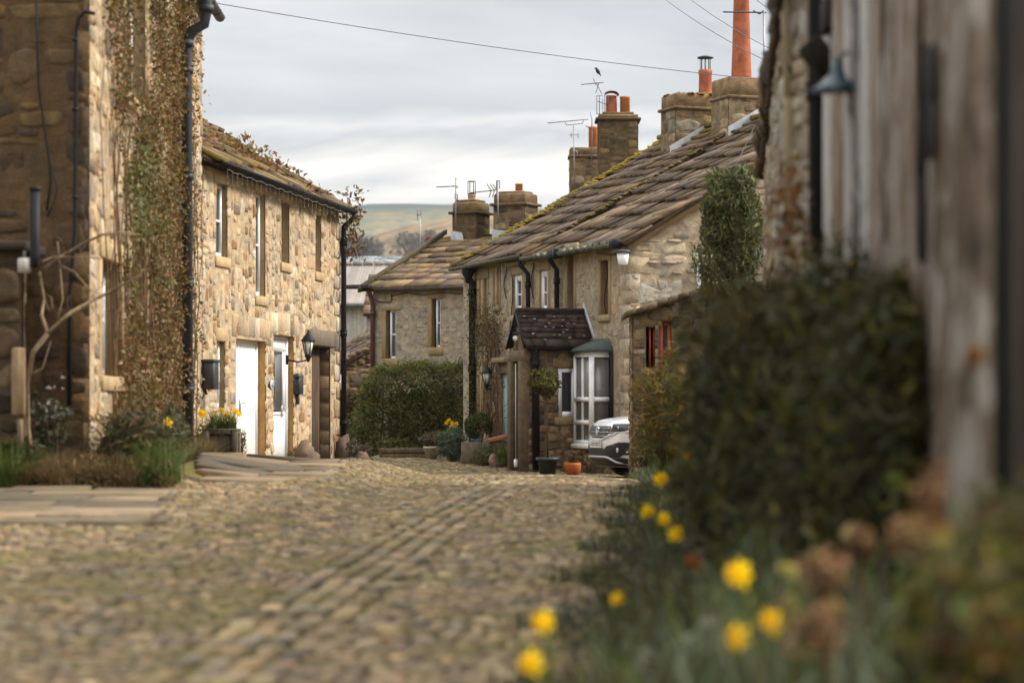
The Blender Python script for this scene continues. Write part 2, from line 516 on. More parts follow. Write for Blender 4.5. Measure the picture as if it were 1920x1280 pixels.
def surround(mb, w, o, col, lint=.22, sill=.14, jamb=0., rd=.18, proud=.035, over=.12, reveal=None, jit=.06):
    """dressed lintel and sill, optional jambs, and the reveals behind"""
    a, b, c, d = o; A = w.ax()
    def bl(u0, u1, n0, n1, z0, z1, k=1.):
        cc = np.asarray(col) * k * random.uniform(1 - jit, 1 + jit)
        mb.box(w.pt((u0 + u1) / 2, (n0 + n1) / 2, (z0 + z1) / 2), ((u1 - u0) / 2, (n1 - n0) / 2, (z1 - z0) / 2), A, cc, bev=.012)
    if lint: bl(a - over, b + over, -.05, proud, d + .002, d + lint)
    if sill: bl(a - over * .7, b + over * .7, -.05, proud + .02, c - sill, c - .002)
    if jamb:
        bl(a - jamb, a - .002, -.05, proud - .01, c, d); bl(b + .002, b + jamb, -.05, proud - .01, c, d)
    rc = np.asarray(col if reveal is None else reveal)
    for (q, k) in (((w.pt(a, 0, c), w.pt(a, -rd, c), w.pt(a, -rd, d), w.pt(a, 0, d)), 1), ((w.pt(b, 0, c), w.pt(b, 0, d), w.pt(b, -rd, d), w.pt(b, -rd, c)), 1),
                   ((w.pt(a, 0, d), w.pt(b, 0, d), w.pt(b, -rd, d), w.pt(a, -rd, d)), 1), ((w.pt(a, 0, c), w.pt(b, 0, c), w.pt(b, -rd, c), w.pt(a, -rd, c)), 1)):
        mb.add(q, [(0, 1, 2, 3)], rc * k)


def window(parent, w, o, rd=.18, frame=M['white'], glass=M['glass'], fw=.055, cols=1, rows=2, name='window', glaz=.028):
    """frame mesh (part) with pane mesh (sub-part)"""
    a, b, c, d = o; A = w.ax(); mb = MB(); n0 = -rd
    def bar(u0, u1, z0, z1, dn=.03):
        mb.box(w.pt((u0 + u1) / 2, n0 + dn, (z0 + z1) / 2), ((u1 - u0) / 2, .03, (z1 - z0) / 2), A)
    bar(a, a + fw, c, d); bar(b - fw, b, c, d); bar(a + fw, b - fw, d - fw, d); bar(a + fw, b - fw, c, c + fw * 1.3)
    for k in range(1, cols):
        u = a + (b - a) * k / cols; bar(u - glaz / 2, u + glaz / 2, c + fw, d - fw, .022)
    for k in range(1, rows):
        z = c + (d - c) * k / rows; bar(a + fw, b - fw, z - glaz * .7, z + glaz * .7, .026)
    fr = mb.build(name, frame, parent)
    g = MB(); g.add([w.pt(a + .01, n0 + .012, c + .01), w.pt(b - .01, n0 + .012, c + .01), w.pt(b - .01, n0 + .012, d - .01), w.pt(a + .01, n0 + .012, d - .01)], [(0, 1, 2, 3)])
    g.build('pane', glass, fr)
    return fr


def slates(mb, A, B, C, D, nc, wid, th=.03, pal=PAL_SLATE, over=.06, wav=.02, moss=None, seed=0, jit=.16):
    """courses of stone slates over the patch eave A-B, ridge D-C"""
    A, B, C, D = (np.asarray(q, float) for q in (A, B, C, D))
    r = np.random.default_rng(seed + 11)
    nrm = np.cross(B - A, D - A); nrm /= np.linalg.norm(nrm)
    fl = nrm[2] < 0
    if fl: nrm = -nrm
    # diminishing courses
    ts = np.cumsum(np.linspace(1.25, .8, nc)); ts = np.concatenate([[0], ts / ts[-1]])
    S = lambda s, t: A + (B - A) * s + (D - A) * t + (A - B + C - D) * s * t
    slope = (D - A) / np.linalg.norm(D - A)
    for k in range(nc):
        t0, t1 = ts[k], ts[k + 1]
        e0 = S(0, t0); e1 = S(1, t0); ln = np.linalg.norm(e1 - e0)
        if ln < .05: continue
        s = -r.uniform(0, 1) * wid / ln
        while s < 1:
            ws = wid * r.uniform(.6, 1.5) / ln
            a, b = max(s, 0), min(s + ws - .014 / ln, 1)
            s += ws
            if b - a < .02 / ln: continue
            tt = min(t1 + (t1 - t0) * .35, 1.0)
            dv = r.uniform(-wav, wav, 2); lift = th * r.uniform(1.2, 2.3)
            wv = wav * 1.5 * math.sin(s * ln * 1.3 + k) * nrm
            p = [S(a, t0) + slope * (dv[0] - (over if k == 0 else .0)), S(b, t0) + slope * (dv[1] - (over if k == 0 else .0)), S(b, tt), S(a, tt)]
            c = pal[r.integers(len(pal))] * r.uniform(1 - jit * 1.6, 1 + jit * 1.6)
            if moss is not None:
                f = moss((a + b) / 2, (t0 + t1) / 2, r)
                c = c * (1 - f) + np.array((.23, .165, .02)) * f
            lo = [p[0] + nrm * lift + wv, p[1] + nrm * (lift * r.uniform(.85, 1.15)) + wv, p[2] + nrm * th * .3 + wv, p[3] + nrm * th * .3 + wv]
            V = lo + [p[0] + wv - nrm * .03, p[1] + wv - nrm * .03, p[2] + wv - nrm * .03, p[3] + wv - nrm * .03]
            fs = [(0, 1, 2, 3), (4, 7, 6, 5), (0, 4, 5, 1), (1, 5, 6, 2), (2, 6, 7, 3), (3, 7, 4, 0)]
            mb.add(V, [f[::-1] for f in fs] if fl else fs, c)
    # under-sheet
    q = [A, B, C, D]; V = [p - nrm * .02 for p in q] + [p - nrm * .09 for p in q]
    mb.add(V, [(0, 1, 2, 3), (4, 7, 6, 5), (0, 4, 5, 1), (1, 5, 6, 2), (2, 6, 7, 3), (3, 7, 4, 0)], pal[0] * .5)


def gutter(mb, a, b, r=.06, n=12, col=(1, 1, 1)):
    a = np.asarray(a, float); b = np.asarray(b, float)
    d = (b - a) / np.linalg.norm(b - a); s = np.cross(d, (0, 0, 1.)); s /= np.linalg.norm(s)
    ang = np.linspace(math.pi, 2 * math.pi, n)
    out = [np.cos(t) * s * r + np.array((0, 0, math.sin(t) * r)) for t in ang]; inn = [q * .86 + np.array((0, 0, .0)) for q in out]
    prof = np.array(out + inn[::-1]); k = len(prof)
    V = np.concatenate([prof + a, prof + b])
    fs = [(i, (i + 1) % k, k + (i + 1) % k, k + i) for i in range(k)] + [tuple(range(k))[::-1], tuple(range(k, 2 * k))]
    mb.add(V, fs, col)
    L = np.linalg.norm(b - a)
    for t in np.arange(.5, L, 1.0):       # joint collars
        c = a + d * t
        V = np.concatenate([prof * 1.09 + c - d * .02, prof * 1.09 + c + d * .02])
        mb.add(V, fs, np.asarray(col) * .6)


def downpipe(mb, pts, r, col=(1, 1, 1), every=1.8):
    mb.tube(pts, r, 12, col)
    pts = np.asarray(pts, float)
    a, b = pts[-2], pts[-1]; L = np.linalg.norm(b - a)
    for t in np.arange(.25, L, every):
        c = a + (b - a) * t / L
        mb.tube([c + (0, 0, .05), c - (0, 0, .05)], r * 1.28, 12, col)
        mb.tube([c + (0, 0, .075), c + (0, 0, .055)], r * 1.42, 12, col)


# ------------------------------------------------------------------ foliage
def leaves(mb, cen, size, cols, nrm=None, asp=.55, fold=.25, droop=0.):
    cen = np.asarray(cen, float); n = len(cen)
    size = np.broadcast_to(np.asarray(size, float), (n,)) * rng.uniform(.6, 1.35, n)
    d = rng.normal(size=(n, 3)); d[:, 2] -= droop
    d /= np.linalg.norm(d, axis=1)[:, None]
    if nrm is None: nrm = rng.normal(size=(n, 3))
    nr = np.asarray(nrm) + rng.normal(size=(n, 3)) * .45
    s = np.cross(d, nr); s /= np.linalg.norm(s, axis=1)[:, None] + 1e-9
    nr = np.cross(s, d)
    L = size[:, None]; W = L * asp
    V = np.stack([cen - d * L * .5, cen + s * W * .5 + nr * W * fold, cen + d * L * .5, cen - s * W * .5 + nr * W * fold], 1).reshape(-1, 3)
    b = (np.arange(n) * 4)[:, None]
    Fc = np.concatenate([b + np.array((0, 1, 2)), b + np.array((0, 2, 3))])
    mb.add(V, Fc, np.repeat(cols, 4, 0))


def blades(mb, base, height, width, cols, lean=.35, seg=3):
    """grass-like curved blades"""
    base = np.asarray(base, float); n = len(base)
    h = np.broadcast_to(np.asarray(height, float), (n,)) * rng.uniform(.55, 1.25, n)
    a = rng.uniform(0, 2 * math.pi, n); dr = np.stack([np.cos(a), np.sin(a), np.zeros(n)], 1)
    sd = np.stack([-np.sin(a + .6), np.cos(a + .6), np.zeros(n)], 1)
    ln = lean * rng.uniform(.2, 1.6, n)
    rows = []
    for k in range(seg + 1):
        t = k / seg
        c = base + np.array((0, 0, 1.)) * (h * t * (1 - .25 * ln * t))[:, None] + dr * (h * ln * t * t)[:, None]
        wv = width * (1 - t * .92)
        rows += [c - sd * wv * .5, c + sd * wv * .5]
    V = np.stack(rows, 1).reshape(-1, 3); m = 2 * (seg + 1)
    b = (np.arange(n) * m)[:, None]
    Fc = np.concatenate([b + np.array((2 * k, 2 * k + 1, 2 * k + 3, 2 * k + 2)) for k in range(seg)])
    mb.add(V, Fc, np.repeat(cols, m, 0))


def lcol(base, n, var=.3, hue=.12):
    base = np.asarray(base, float)
    if base.ndim == 1: base = base[None]
    c = base[rng.integers(0, len(base), n)]
    return np.clip(c * rng.uniform(1 - var, 1 + var, (n, 1)) * rng.uniform(1 - hue, 1 + hue, (n, 3)), .003, .9)


def blob_points(n, o, r, shell=.55, lump=.18, freq=3.):
    """points in the outer shell of a lumpy ellipsoid"""
    d = rng.normal(size=(n, 3)); d /= np.linalg.norm(d, axis=1)[:, None]
    ph = rng.uniform(0, 6.28, 6)
    k = 1 + lump * (np.sin(d[:, 0] * freq * 1.7 + ph[0]) + np.sin(d[:, 1] * freq * 2.1 + ph[1]) + np.sin(d[:, 2] * freq * 2.4 + ph[2])) * .6
    q = (shell + (1 - shell) * rng.uniform(0, 1, n) ** .5) * k
    return np.asarray(o) + d * q[:, None] * np.asarray(r), d


def twigs(mb, root, n, length, r, col, spread=.6, up=1., seg=5, wig=.08):
    for _ in range(n):
        a = random.uniform(0, 6.28); d = np.array((math.cos(a) * spread * random.random(), math.sin(a) * spread * random.random(), up))
        d /= np.linalg.norm(d); L = length * random.uniform(.6, 1.2)
        p = np.array(root, float) + rng.uniform(-.03, .03, 3); pts = [p]
        for k in range(seg):
            p = p + d * L / seg; d = d + rng.normal(size=3) * wig * 2; d /= np.linalg.norm(d); pts.append(p)
        mb.tube(pts, np.linspace(r, r * .3, seg + 1), 5, col)

# ================================================================== GROUND
YC = np.array([-5, 0, 8, 11, 15, 20, 25, 30, 33, 36, 40, 44, 48, 52, 56, 60, 75, 120, 300, 600, 1200, 9000])
ZC = np.array([.10, .12, .18, .24, .34, .43, .485, .51, .50, .44, .28, .14, .10, .16, .265, .3, .3, -1, -12, -28, -30, -30])
YL = np.array([-5, 0, 8, 11, 15, 20, 25, 28, 33, 36, 39, 42, 45, 48, 52, 56, 60, 75, 120, 300, 600, 1200, 9000])
ZL = np.array([.10, .12, .18, .24, .34, .485, .59, .63, .66, .66, .595, .48, .36, .25, .2, .265, .3, .3, -1, -12, -28, -30, -30])
YR = np.array([-5, 0, 8, 11, 15, 20, 25, 30, 33, 36, 40, 44, 48, 52, 56, 60, 75, 120, 300, 600, 1200, 9000])
ZR = np.array([.10, .12, .18, .24, .32, .38, .42, .43, .425, .37, .25, .13, .09, .16, .265, .3, .3, -1, -12, -28, -30, -30])


def sst(a, b, x):
    t = np.clip((x - a) / (b - a), 0, 1); return t * t * (3 - 2 * t)


def xr(y): return np.interp(y, [0, 8, 11, 15, 20, 25, 33, 40, 41.5, 60], [-.2, .1, .32, .62, 1.0, 1.32, 1.8, 2.0, 3.2, 3.2])


def gz(x, y):
    x = np.asarray(x, float); y = np.asarray(y, float)
    def sm(Y, Zv):          # smooth the polyline a little
        return (np.interp(y - 1, Y, Zv) + np.interp(y, Y, Zv) * 2 + np.interp(y + 1, Y, Zv)) / 4
    c, l, r = sm(YC, ZC), sm(YL, ZL), sm(YR, ZR)
    z = c + (l - c) * sst(-1.3, -2.4, x) + (r - c) * sst(.6, 2.0, x)
    # raised garden bed on the near right
    bed = np.minimum(.38, np.maximum(0, (x - xr(y)) * .55)) * sst(41, 37, y) * sst(3, 6, y)
    bedl = np.minimum(.14, np.maximum(0, (-3.55 - x) * .5)) * sst(25.2, 26.2, y) * sst(37, 34, y)
    return z + bed + bedl


def G(x, y): return float(gz(x, y))


def sheet(name, xs, ys, f, mat, col, kind='structure', dz=0.):
    Xg, Yg = np.meshgrid(xs, ys); Zg = f(Xg, Yg) + dz
    V = np.stack([Xg, Yg, Zg], 2).reshape(-1, 3); nx, ny = len(xs), len(ys)
    i = np.arange(ny - 1)[:, None] * nx + np.arange(nx - 1)[None]
    Fc = np.stack([i, i + 1, i + nx + 1, i + nx], 2).reshape(-1, 4)
    mb = MB(); mb.add(V, Fc, col)
    return tag(mb.build(name, mat, smooth=True), kind=kind)


xs = np.concatenate([[-3000, -1200, -400, -120, -50, -25], np.arange(-14, 14.01, .25), [25, 50, 120, 400, 1200, 3000]])
ys = np.concatenate([[-40, -10], np.arange(0, 66, .3), [70, 80, 95, 120, 160, 220, 300, 420, 600, 900, 1200, 2000, 6000]])
sheet('ground', xs, ys, gz, M['soil'], lin(80, 66, 48) * .5)

# ---- cobbles: individual setts in one paved surface
def tx(y): return np.interp(y, [5, 11, 20, 28, 33, 36, 60], [-1.75, -1.36, -.75, -.2, .22, .35, .8])   # centre of the lengthwise channel


def sett_mesh():
    rows = []
    y = 7.6
    while y < 59:
        dep = random.uniform(.06, .10) * (1 if y < 45 else 1.3)
        if y < 27: xl = X(0, y) - .5
        elif y < 43: xl = np.interp(y, [27, 28.5, 36, 43], [-2.9, -2.15, -2.4, -2.6])
        else: xl = -3.2
        xh = xr(y) + .25
        if 7 < y < 26 and xl < -3.6 and y > 25.2: xl = -3.6
        x = xl + random.uniform(-.1, 0)
        while x < xh:
            wd = random.uniform(.075, .165) * (1 if y < 45 else 1.25)
            c = x + wd / 2
            if abs(c - tx(y)) > .34 or y > 40:
                rows.append((c, y + random.uniform(-.02, .02), wd / 2 - .010, dep / 2 - .008, random.uniform(-.18, .18) + .12 * math.sin(y * .35)))
            x += wd
        y += dep
    # lengthwise rows of the channel
    for off in (-.24, -.08, .08, .24):
        y = 7.6
        while y < 40:
            L = random.uniform(.18, .32)
            s = float(tx(y + .5) - tx(y - .5))
            rows.append((float(tx(y)) + off + random.uniform(-.012, .012), y, .068, L / 2 - .01, -math.atan(s)))
            y += L
    Rr = np.array(rows); n = len(Rr)
    # leave out setts where the flagged areas lie
    flag = (Rr[:, 1] > 20) & (Rr[:, 1] < 24.9) & (Rr[:, 0] < np.interp(Rr[:, 1], [20, 24.9], [-2.93, -3.62]))
    bed = (Rr[:, 1] > 25.3) & (Rr[:, 1] < 37) & (Rr[:, 0] < -3.65)
    Rr = Rr[~(flag | bed)]; n = len(Rr)
    ring = np.array([(-1, -.5), (-.55, -1), (.55, -1), (1, -.5), (1, .5), (.55, 1), (-.55, 1), (-1, .5)])
    q = ring[None] * Rr[:, None, 2:4]
    q = q + rng.uniform(-.14, .14, q.shape) * np.minimum(Rr[:, 2], Rr[:, 3])[:, None, None]
    ca, sa = np.cos(Rr[:, 4])[:, None], np.sin(Rr[:, 4])[:, None]
    hgt = rng.uniform(.004, .026, n) + .012
    tl = rng.uniform(-.5, .5, (n, 2))
    def lay(sc, h):
        a = q * sc
        xx = Rr[:, 0:1] + a[..., 0] * ca - a[..., 1] * sa; yy = Rr[:, 1:2] + a[..., 0] * sa + a[..., 1] * ca
        zz = gz(Rr[:, 0], Rr[:, 1])[:, None] + h[:, None] + (a[..., 0] * tl[:, :1] * .22 + a[..., 1] * tl[:, 1:] * .22) + (gz(xx, yy) - gz(Rr[:, 0], Rr[:, 1])[:, None])
        return np.stack([xx, yy, zz], 2)
    V = np.concatenate([lay(1., np.full(n, -.03)), lay(.93, hgt * .72), lay(.66, hgt), lay(0, hgt * 1.03)[:, :1]], 1)
    f4 = []; f3 = []
    for a in range(8):
        b = (a + 1) % 8
        f4 += [(a, b, 8 + b, 8 + a), (8 + a, 8 + b, 16 + b, 16 + a)]; f3 += [(16 + a, 16 + b, 24)]
    base = (np.arange(n) * 25)[:, None, None]
    C = pick(PAL_COB, n, .34) * .6
    wet = rng.random(n) < .1
    C[wet] *= .6
    lt = rng.random(n) < .07
    C[lt] = np.clip(C[lt] * 1.5, 0, .6)
    mb = MB(); mb.add(V.reshape(-1, 3), (np.array(f4)[None] + base).reshape(-1, 4), np.repeat(C, 25, 0)); mb.f.append(((np.array(f3)[None] + base).reshape(-1, 3), 0))
    return tag(mb.build('cobbled_street', M['cobble'], smooth=True), kind='structure')


sett_mesh()


def flags(name, region, ya, yb, seed, cu=.16, th=.03):
    """stone flags on a lattice inside x range region(y)"""
    r = random.Random(seed); mb = MB(); y = ya
    while y < yb:
        dep = r.uniform(.55, .95); x0, x1 = region(y + dep / 2)
        x = x0
        while x < x1:
            wd = r.uniform(.6, 1.5)
            if x + wd > x1 - .3: wd = x1 - x + r.uniform(-.1, .1)
            a, b = x + .02, x + wd - .02; c, d = y + .025, y + dep - .025
            j = lambda: r.uniform(-.02, .02)
            cn = [(a + j(), c + j()), (b + j(), c + j()), (b + j(), d + j()), (a + j(), d + j())]
            # keep the top outline clipped by small chamfer
            cx = (a + b) / 2; cy = (c + d) / 2; up = r.uniform(.02, .06)
            V = [(px_, py_, G(px_, py_) - .03) for px_, py_ in cn]
            V += [(px_, py_, G(px_, py_) + up) for px_, py_ in cn]
            V += [(cx + (px_ - cx) * .965, cy + (py_ - cy) * .965, G(px_, py_) + up + .01) for px_, py_ in cn]
            col = (lin(156, 134, 106) * .55, lin(138, 120, 98) * .5, lin(118, 106, 90) * .5, lin(164, 142, 112) * .58)[r.randrange(4)] * r.uniform(.85, 1.12)
            fs = [(k, (k + 1) % 4, 4 + (k + 1) % 4, 4 + k) for k in range(4)] + [(4 + k, 4 + (k + 1) % 4, 8 + (k + 1) % 4, 8 + k) for k in range(4)] + [(8, 9, 10, 11)]
            mb.add(V, fs, col); x += wd
        y += dep
    return tag(mb.build(name, M['flag']), kind='structure')


flags('flagstone_path', lambda y: (X(0, y) - 2.2, np.interp(y, [20, 24.9], [-2.93, -3.55])), 20.1, 24.8, 3)
flags('flagstone_terrace', lambda y: (np.interp(y, [27, 33, 39, 49], [-3.5, -4.3, -4.95, -3.5]), np.interp(y, [27, 28.5, 36, 43, 49], [-2.95, -2.2, -2.45, -2.65, -3.0])), 27.4, 47.5, 5)

# ================================================================== LEFT: bright cottage
LW = Wall((-5.007, 39.0), (-3.517, 48.9))
left = thing('stone_cottage', 'sunlit two-storey rubble-stone cottage with two white doors and a creeper on its roof edge', 'house', (*LW.pt(0, 0, .55)[:2], .55))
EAVE_L = 5.50


def eave_l(u): return EAVE_L - .02


win_u = [LW.rect(403, 425, 345, 482), LW.rect(478, 496, 363, 555), LW.rect(526, 541, 378, 493), LW.rect(590, 601, 404, 510)]
low_w = LW.rect(405, 421, 640, 765)
door1 = LW.rect(441, 497, 637, 866); door1 = (door1[0], door1[1], G(-4.6, 41) - .05, door1[3])
door2 = LW.rect(511, 550, 629, 872); door2 = (door2[0], door2[1], G(-4.2, 43.5) - .05, door2[3])
gate = LW.rect(583, 618, 650, 880); gate = (gate[0], gate[1], G(-3.8, 47) - .1, gate[3])
ops = win_u + [low_w, door1, door2, gate]
mb = MB()
stone_face(mb, LW, -.1, EAVE_L - .02, ops, PAL_WARM, cu=.075, cz=.055, smin=(2, 2), smax=(6, 5), mortar=lin(208, 182, 144) * .72, proud=.026, mort=.62)
# far return, back and inner mass
W2 = Wall(LW.b, LW.b + LW.n * -6); W2b = Wall(LW.b - LW.n * 6, LW.a - LW.n * 6)
stone_face(mb, W2, -.1, lambda u: EAVE_L + (u if u < 3 else 6 - u) * .62, (), PAL_WARM, cu=.1, cz=.08, mortar=lin(186, 160, 122) * .6)
mb.add([W2b.pt(0, 0, -.1), W2b.pt(W2b.L, 0, -.1), W2b.pt(W2b.L, 0, EAVE_L), W2b.pt(0, 0, EAVE_L)], [(0, 1, 2, 3)], PAL_WARM[1] * .8)
mb.build('wall', M['stone'], left)
# long corner blocks at the far end
mb = MB(); z = .2; k = 0
while z < EAVE_L - .35:
    h = random.uniform(.24, .4); l = .5 if k % 2 else .28
    mb.box(LW.pt(LW.L - l / 2 + .02, .0, z + h / 2), (l / 2, .05, h / 2 - .012), LW.ax(), pick(PAL_WARM, 1)[0] * .9, bev=.02); z += h; k += 1
mb.build('quoins', M['stone'], left)
for k, o in enumerate(win_u + [low_w]):
    mb = MB(); surround(mb, LW, o, DRESS * 1.05, lint=.22 if k != 3 else .3, sill=.17 if k < 4 else 0, rd=.14 if k in (0, 1, 4) else .22, reveal=DRESS * (.95 if k in (1, 3) else .75))
    mb.build('window_surround', M['dressed'], left)
    window(left, LW, o, rd=.14 if k in (0, 1, 4) else .22, rows=2, cols=1, fw=.06, glass=M['glass'])
# doors
for k, o in enumerate((door1, door2)):
    mb = MB(); surround(mb, LW, o, DRESS * 1.12, lint=0, sill=0, rd=.2 if k == 0 else .17, reveal=lin(196, 152, 92) * .75)
    # arched relieving stones over the opening
    a, b = o[0] - .28, o[1] + .28; nst = 7; wdt = (b - a) / nst
    for i in range(nst):
        u = a + wdt * (i + .5)
        rise = .07 * (1 - ((i - (nst - 1) / 2) / (nst / 2)) ** 2)
        mb.box(LW.pt(u, -.01, o[3] + .2 + rise * .5), (wdt / 2 - .004, .04, .185 + random.uniform(-.02, .03)), LW.ax(), pick(PAL_WARM, 1)[0] * .95, bev=.04)
    mb.build('door_surround', M['dressed'], left)
    mb = MB(); a, b, c, d = o; A = LW.ax(); nd = -.17 if k == 0 else -.14
    fr = .06
    mb.box(LW.pt((a + fr / 2), nd, (c + d) / 2), (fr / 2, .045, (d - c) / 2), A); mb.box(LW.pt((b - fr / 2), nd, (c + d) / 2), (fr / 2, .045, (d - c) / 2), A)
    mb.box(LW.pt((a + b) / 2, nd, d - fr / 2), ((b - a) / 2 - fr, .045, fr / 2), A)
    if k == 0:
        nb = 8; bw = (b - a - 2 * fr) / nb
        for i in range(nb): mb.box(LW.pt(a + fr + bw * (i + .5), nd - .012, (c + d) / 2 - .03), (bw / 2 - .004, .022, (d - c) / 2 - .035), A, bev=.004)
    else:
        m = (a + b) / 2; hw = (b - a) / 2 - fr
        mb.box(LW.pt(m, nd - .02, c + .5), (hw, .02, .5), A); mb.box(LW.pt(m, nd - .02, d - .12 - fr), (hw, .02, .11), A)
        for s in (-1, 1): mb.box(LW.pt(m + s * (hw - .09), nd - .02, (c + 1 + d - .23) / 2), (.09, .02, (d - c - 1.25) / 2), A)
        mb.box(LW.pt(m, nd - .004, c + .55), (hw - .14, .012, .32), A, bev=.01)
        mb.box(LW.pt(m, nd - .002, c + .98), (hw - .1, .016, .03), A)
    dr = mb.build('door', M['white'], left)
    if k == 1:
        g = MB(); g.box(LW.pt(m, nd - .026, (c + 1 + d - .23) / 2), (hw - .16, .006, (d - c - 1.25) / 2), A); g.build('pane', M['glass'], dr)
    h = MB(); uu = a + (b - a) * (.42 if k == 0 else .72); zz = c + 1.02
    h.box(LW.pt(uu, nd + .03, zz), (.022, .008, .12), A); h.tube([LW.pt(uu, nd + .03, zz + .06), LW.pt(uu, nd + .09, zz + .06), LW.pt(uu + .13, nd + .09, zz + .06)], .011, 6)
    h.build('handle', M['silver'], dr)
# dark plank gate at the far end
mb = MB(); surround(mb, LW, gate, lin(120, 108, 92) * .7, lint=.0, sill=0, rd=.34, reveal=lin(150, 122, 86) * .6)
a, b, c, d = gate
mb.box(LW.pt((a + b) / 2 + .1, -.03, d + .17), ((b - a) / 2 + .3, .09, .16), LW.ax(), lin(120, 108, 92) * .8, bev=.02)
for i in range(9):
    h = (d - c) / 9; mb.box(LW.pt(b + .02, -.17, c + h * (i + .5)), (.028, .165, h / 2 - .014), LW.ax(), pick(PAL_DARKST, 1)[0] * 1.15, bev=.012)
mb.build('door_surround', M['dressed'], left)
mb = MB(); nb = 7
for i in range(nb):
    bw = (b - a) / nb; mb.box(LW.pt(a + bw * (i + .5), -.22, (c + d) / 2), (bw / 2 - .006, .025, (d - c) / 2), LW.ax(), lin(92, 74, 58) * random.uniform(.7, 1.1), bev=.006)
mb.build('plank_door', M['wood'], left)
# roof
rz = EAVE_L + 3 * .62
e0 = LW.pt(-.1, .22, EAVE_L - .03); e1 = LW.pt(LW.L + .12, .22, EAVE_L - .03); r1 = LW.pt(LW.L + .12, -3, rz); r0 = LW.pt(-.1, -3, rz)
mossy = lambda s, t, r: (.55 if r.random() < .45 else .1) * r.random()
mb = MB(); slates(mb, e0, e1, r1, r0, 9, .55, th=.035, moss=mossy, seed=1, wav=.03)
b0 = LW.pt(-.1, -6.22, EAVE_L - .03); b1 = LW.pt(LW.L + .12, -6.22, EAVE_L - .03)
slates(mb, b1, b0, r0, r1, 6, .8, th=.035, moss=mossy, seed=2)
mb.build('roof', M['slate'], left)
mb = MB(); gutter(mb, LW.pt(-.05, .3, EAVE_L - .06), LW.pt(LW.L + .2, .3, EAVE_L - .06), .075)
mb.box(LW.pt(LW.L / 2, .06, EAVE_L - .06), (LW.L / 2, .1, .05), LW.ax())
mb.build('gutter', M['iron'], left)
mb = MB(); q = LW.pt(LW.L + .12, .30, EAVE_L - .12); g0 = LW.pt(LW.L - .02, .12, EAVE_L - .5)
downpipe(mb, [q, q - (0, 0, .08), g0 + (0, 0, .1), g0, LW.pt(LW.L - .02, .12, .2)], .055)
mb.build('downpipe', M['iron'], left)
# hanging fairy lights under the gutter
mb = MB(); us_ = np.linspace(.4, LW.L - .3, 60)
mb.tube([LW.pt(u, .32, EAVE_L - .17 - .015 * math.sin(u * 9)) for u in us_], .003, 5, (.35, .33, .3))
for u in us_[::2]:
    z0 = EAVE_L - .17; ln = random.uniform(.08, .22)
    mb.tube([LW.pt(u, .32, z0), LW.pt(u, .32, z0 - ln)], .0022, 4, (.3, .28, .25)); mb.ball(LW.pt(u, .32, z0 - ln), .009, 6, 4, (.5, .48, .42))
o = mb.build('fairy_lights', M['attr'], loc=LW.pt(LW.L / 2, .32, EAVE_L - .17)); tag(o, 'string of small icicle lights hanging under the black gutter of the sunlit cottage', 'string lights')

# creeper over the roof edge and corner
mb = MB(); pts = []
for px0, py0, px1, py1, n, rr in ((428, 242, 470, 290, 420, .16), (470, 270, 520, 305, 300, .13), (520, 305, 560, 325, 120, .1), (380, 225, 400, 250, 60, .08)):
    for _ in range(n):
        t = random.random(); u = LW.U(px0 + (px1 - px0) * t, -.9)
        d_ = LW.dep(u, -.9); zz = Z(py0 + (py1 - py0) * t + 14, d_) + random.uniform(-.28, .10) * (1 + .5 * math.sin(t * 11)); pts.append(LW.pt(u, -.9 + random.uniform(-.35, .35), zz))
pts = np.array(pts); cc = lcol([lin(130, 112, 56), lin(140, 100, 60), lin(106, 100, 48), lin(140, 84, 58)], len(pts)) * .85
leaves(mb, pts, .11, cc, asp=.6, droop=.3)
p2 = []
for _ in range(300):
    t = random.random(); u = LW.L + random.gauss(.15, .16); zz = EAVE_L + .35 - t * 1.4 + random.gauss(0, .1); p2.append(LW.pt(u + .1 * math.sin(t * 9), random.gauss(.22, .14), zz))
for _ in range(60):
    u = random.uniform(6.5, LW.L); p2.append(LW.pt(u, random.gauss(-.1, .12), EAVE_L + .17 + random.random() * .12))
p2 = np.array(p2); leaves(mb, p2, .11, lcol([lin(128, 84, 56), lin(104, 96, 50), lin(110, 70, 50), lin(134, 110, 64)], len(p2)) * .8, asp=.5, droop=.5)
fol = mb
st = MB()
for _ in range(9):
    u = random.uniform(1.5, 6); p = LW.pt(u, -.5, EAVE_L + .35); st.tube([p, p + (.1, .3, .15), p + (.2, .9, .12)], .007, 5, lin(110, 76, 58) * .7)
for k in range(5):
    p = LW.pt(LW.L + random.uniform(-.05, .15), .2, EAVE_L + .2); pp = [p]
    for i in range(6): p = p + np.array((random.uniform(-.03, .09), random.uniform(-.04, .04), -.2)); pp.append(p)
    st.tube(pp, .007, 5, lin(110, 76, 58) * .7)
cr = thing('creeper', 'red-brown leafy creeper growing over the roof edge and far corner of the sunlit cottage', 'climbing plant', LW.pt(LW.L, .1, EAVE_L))
fol.build('foliage', M['leaf'], cr); st.build('stem', M['wood'], cr)

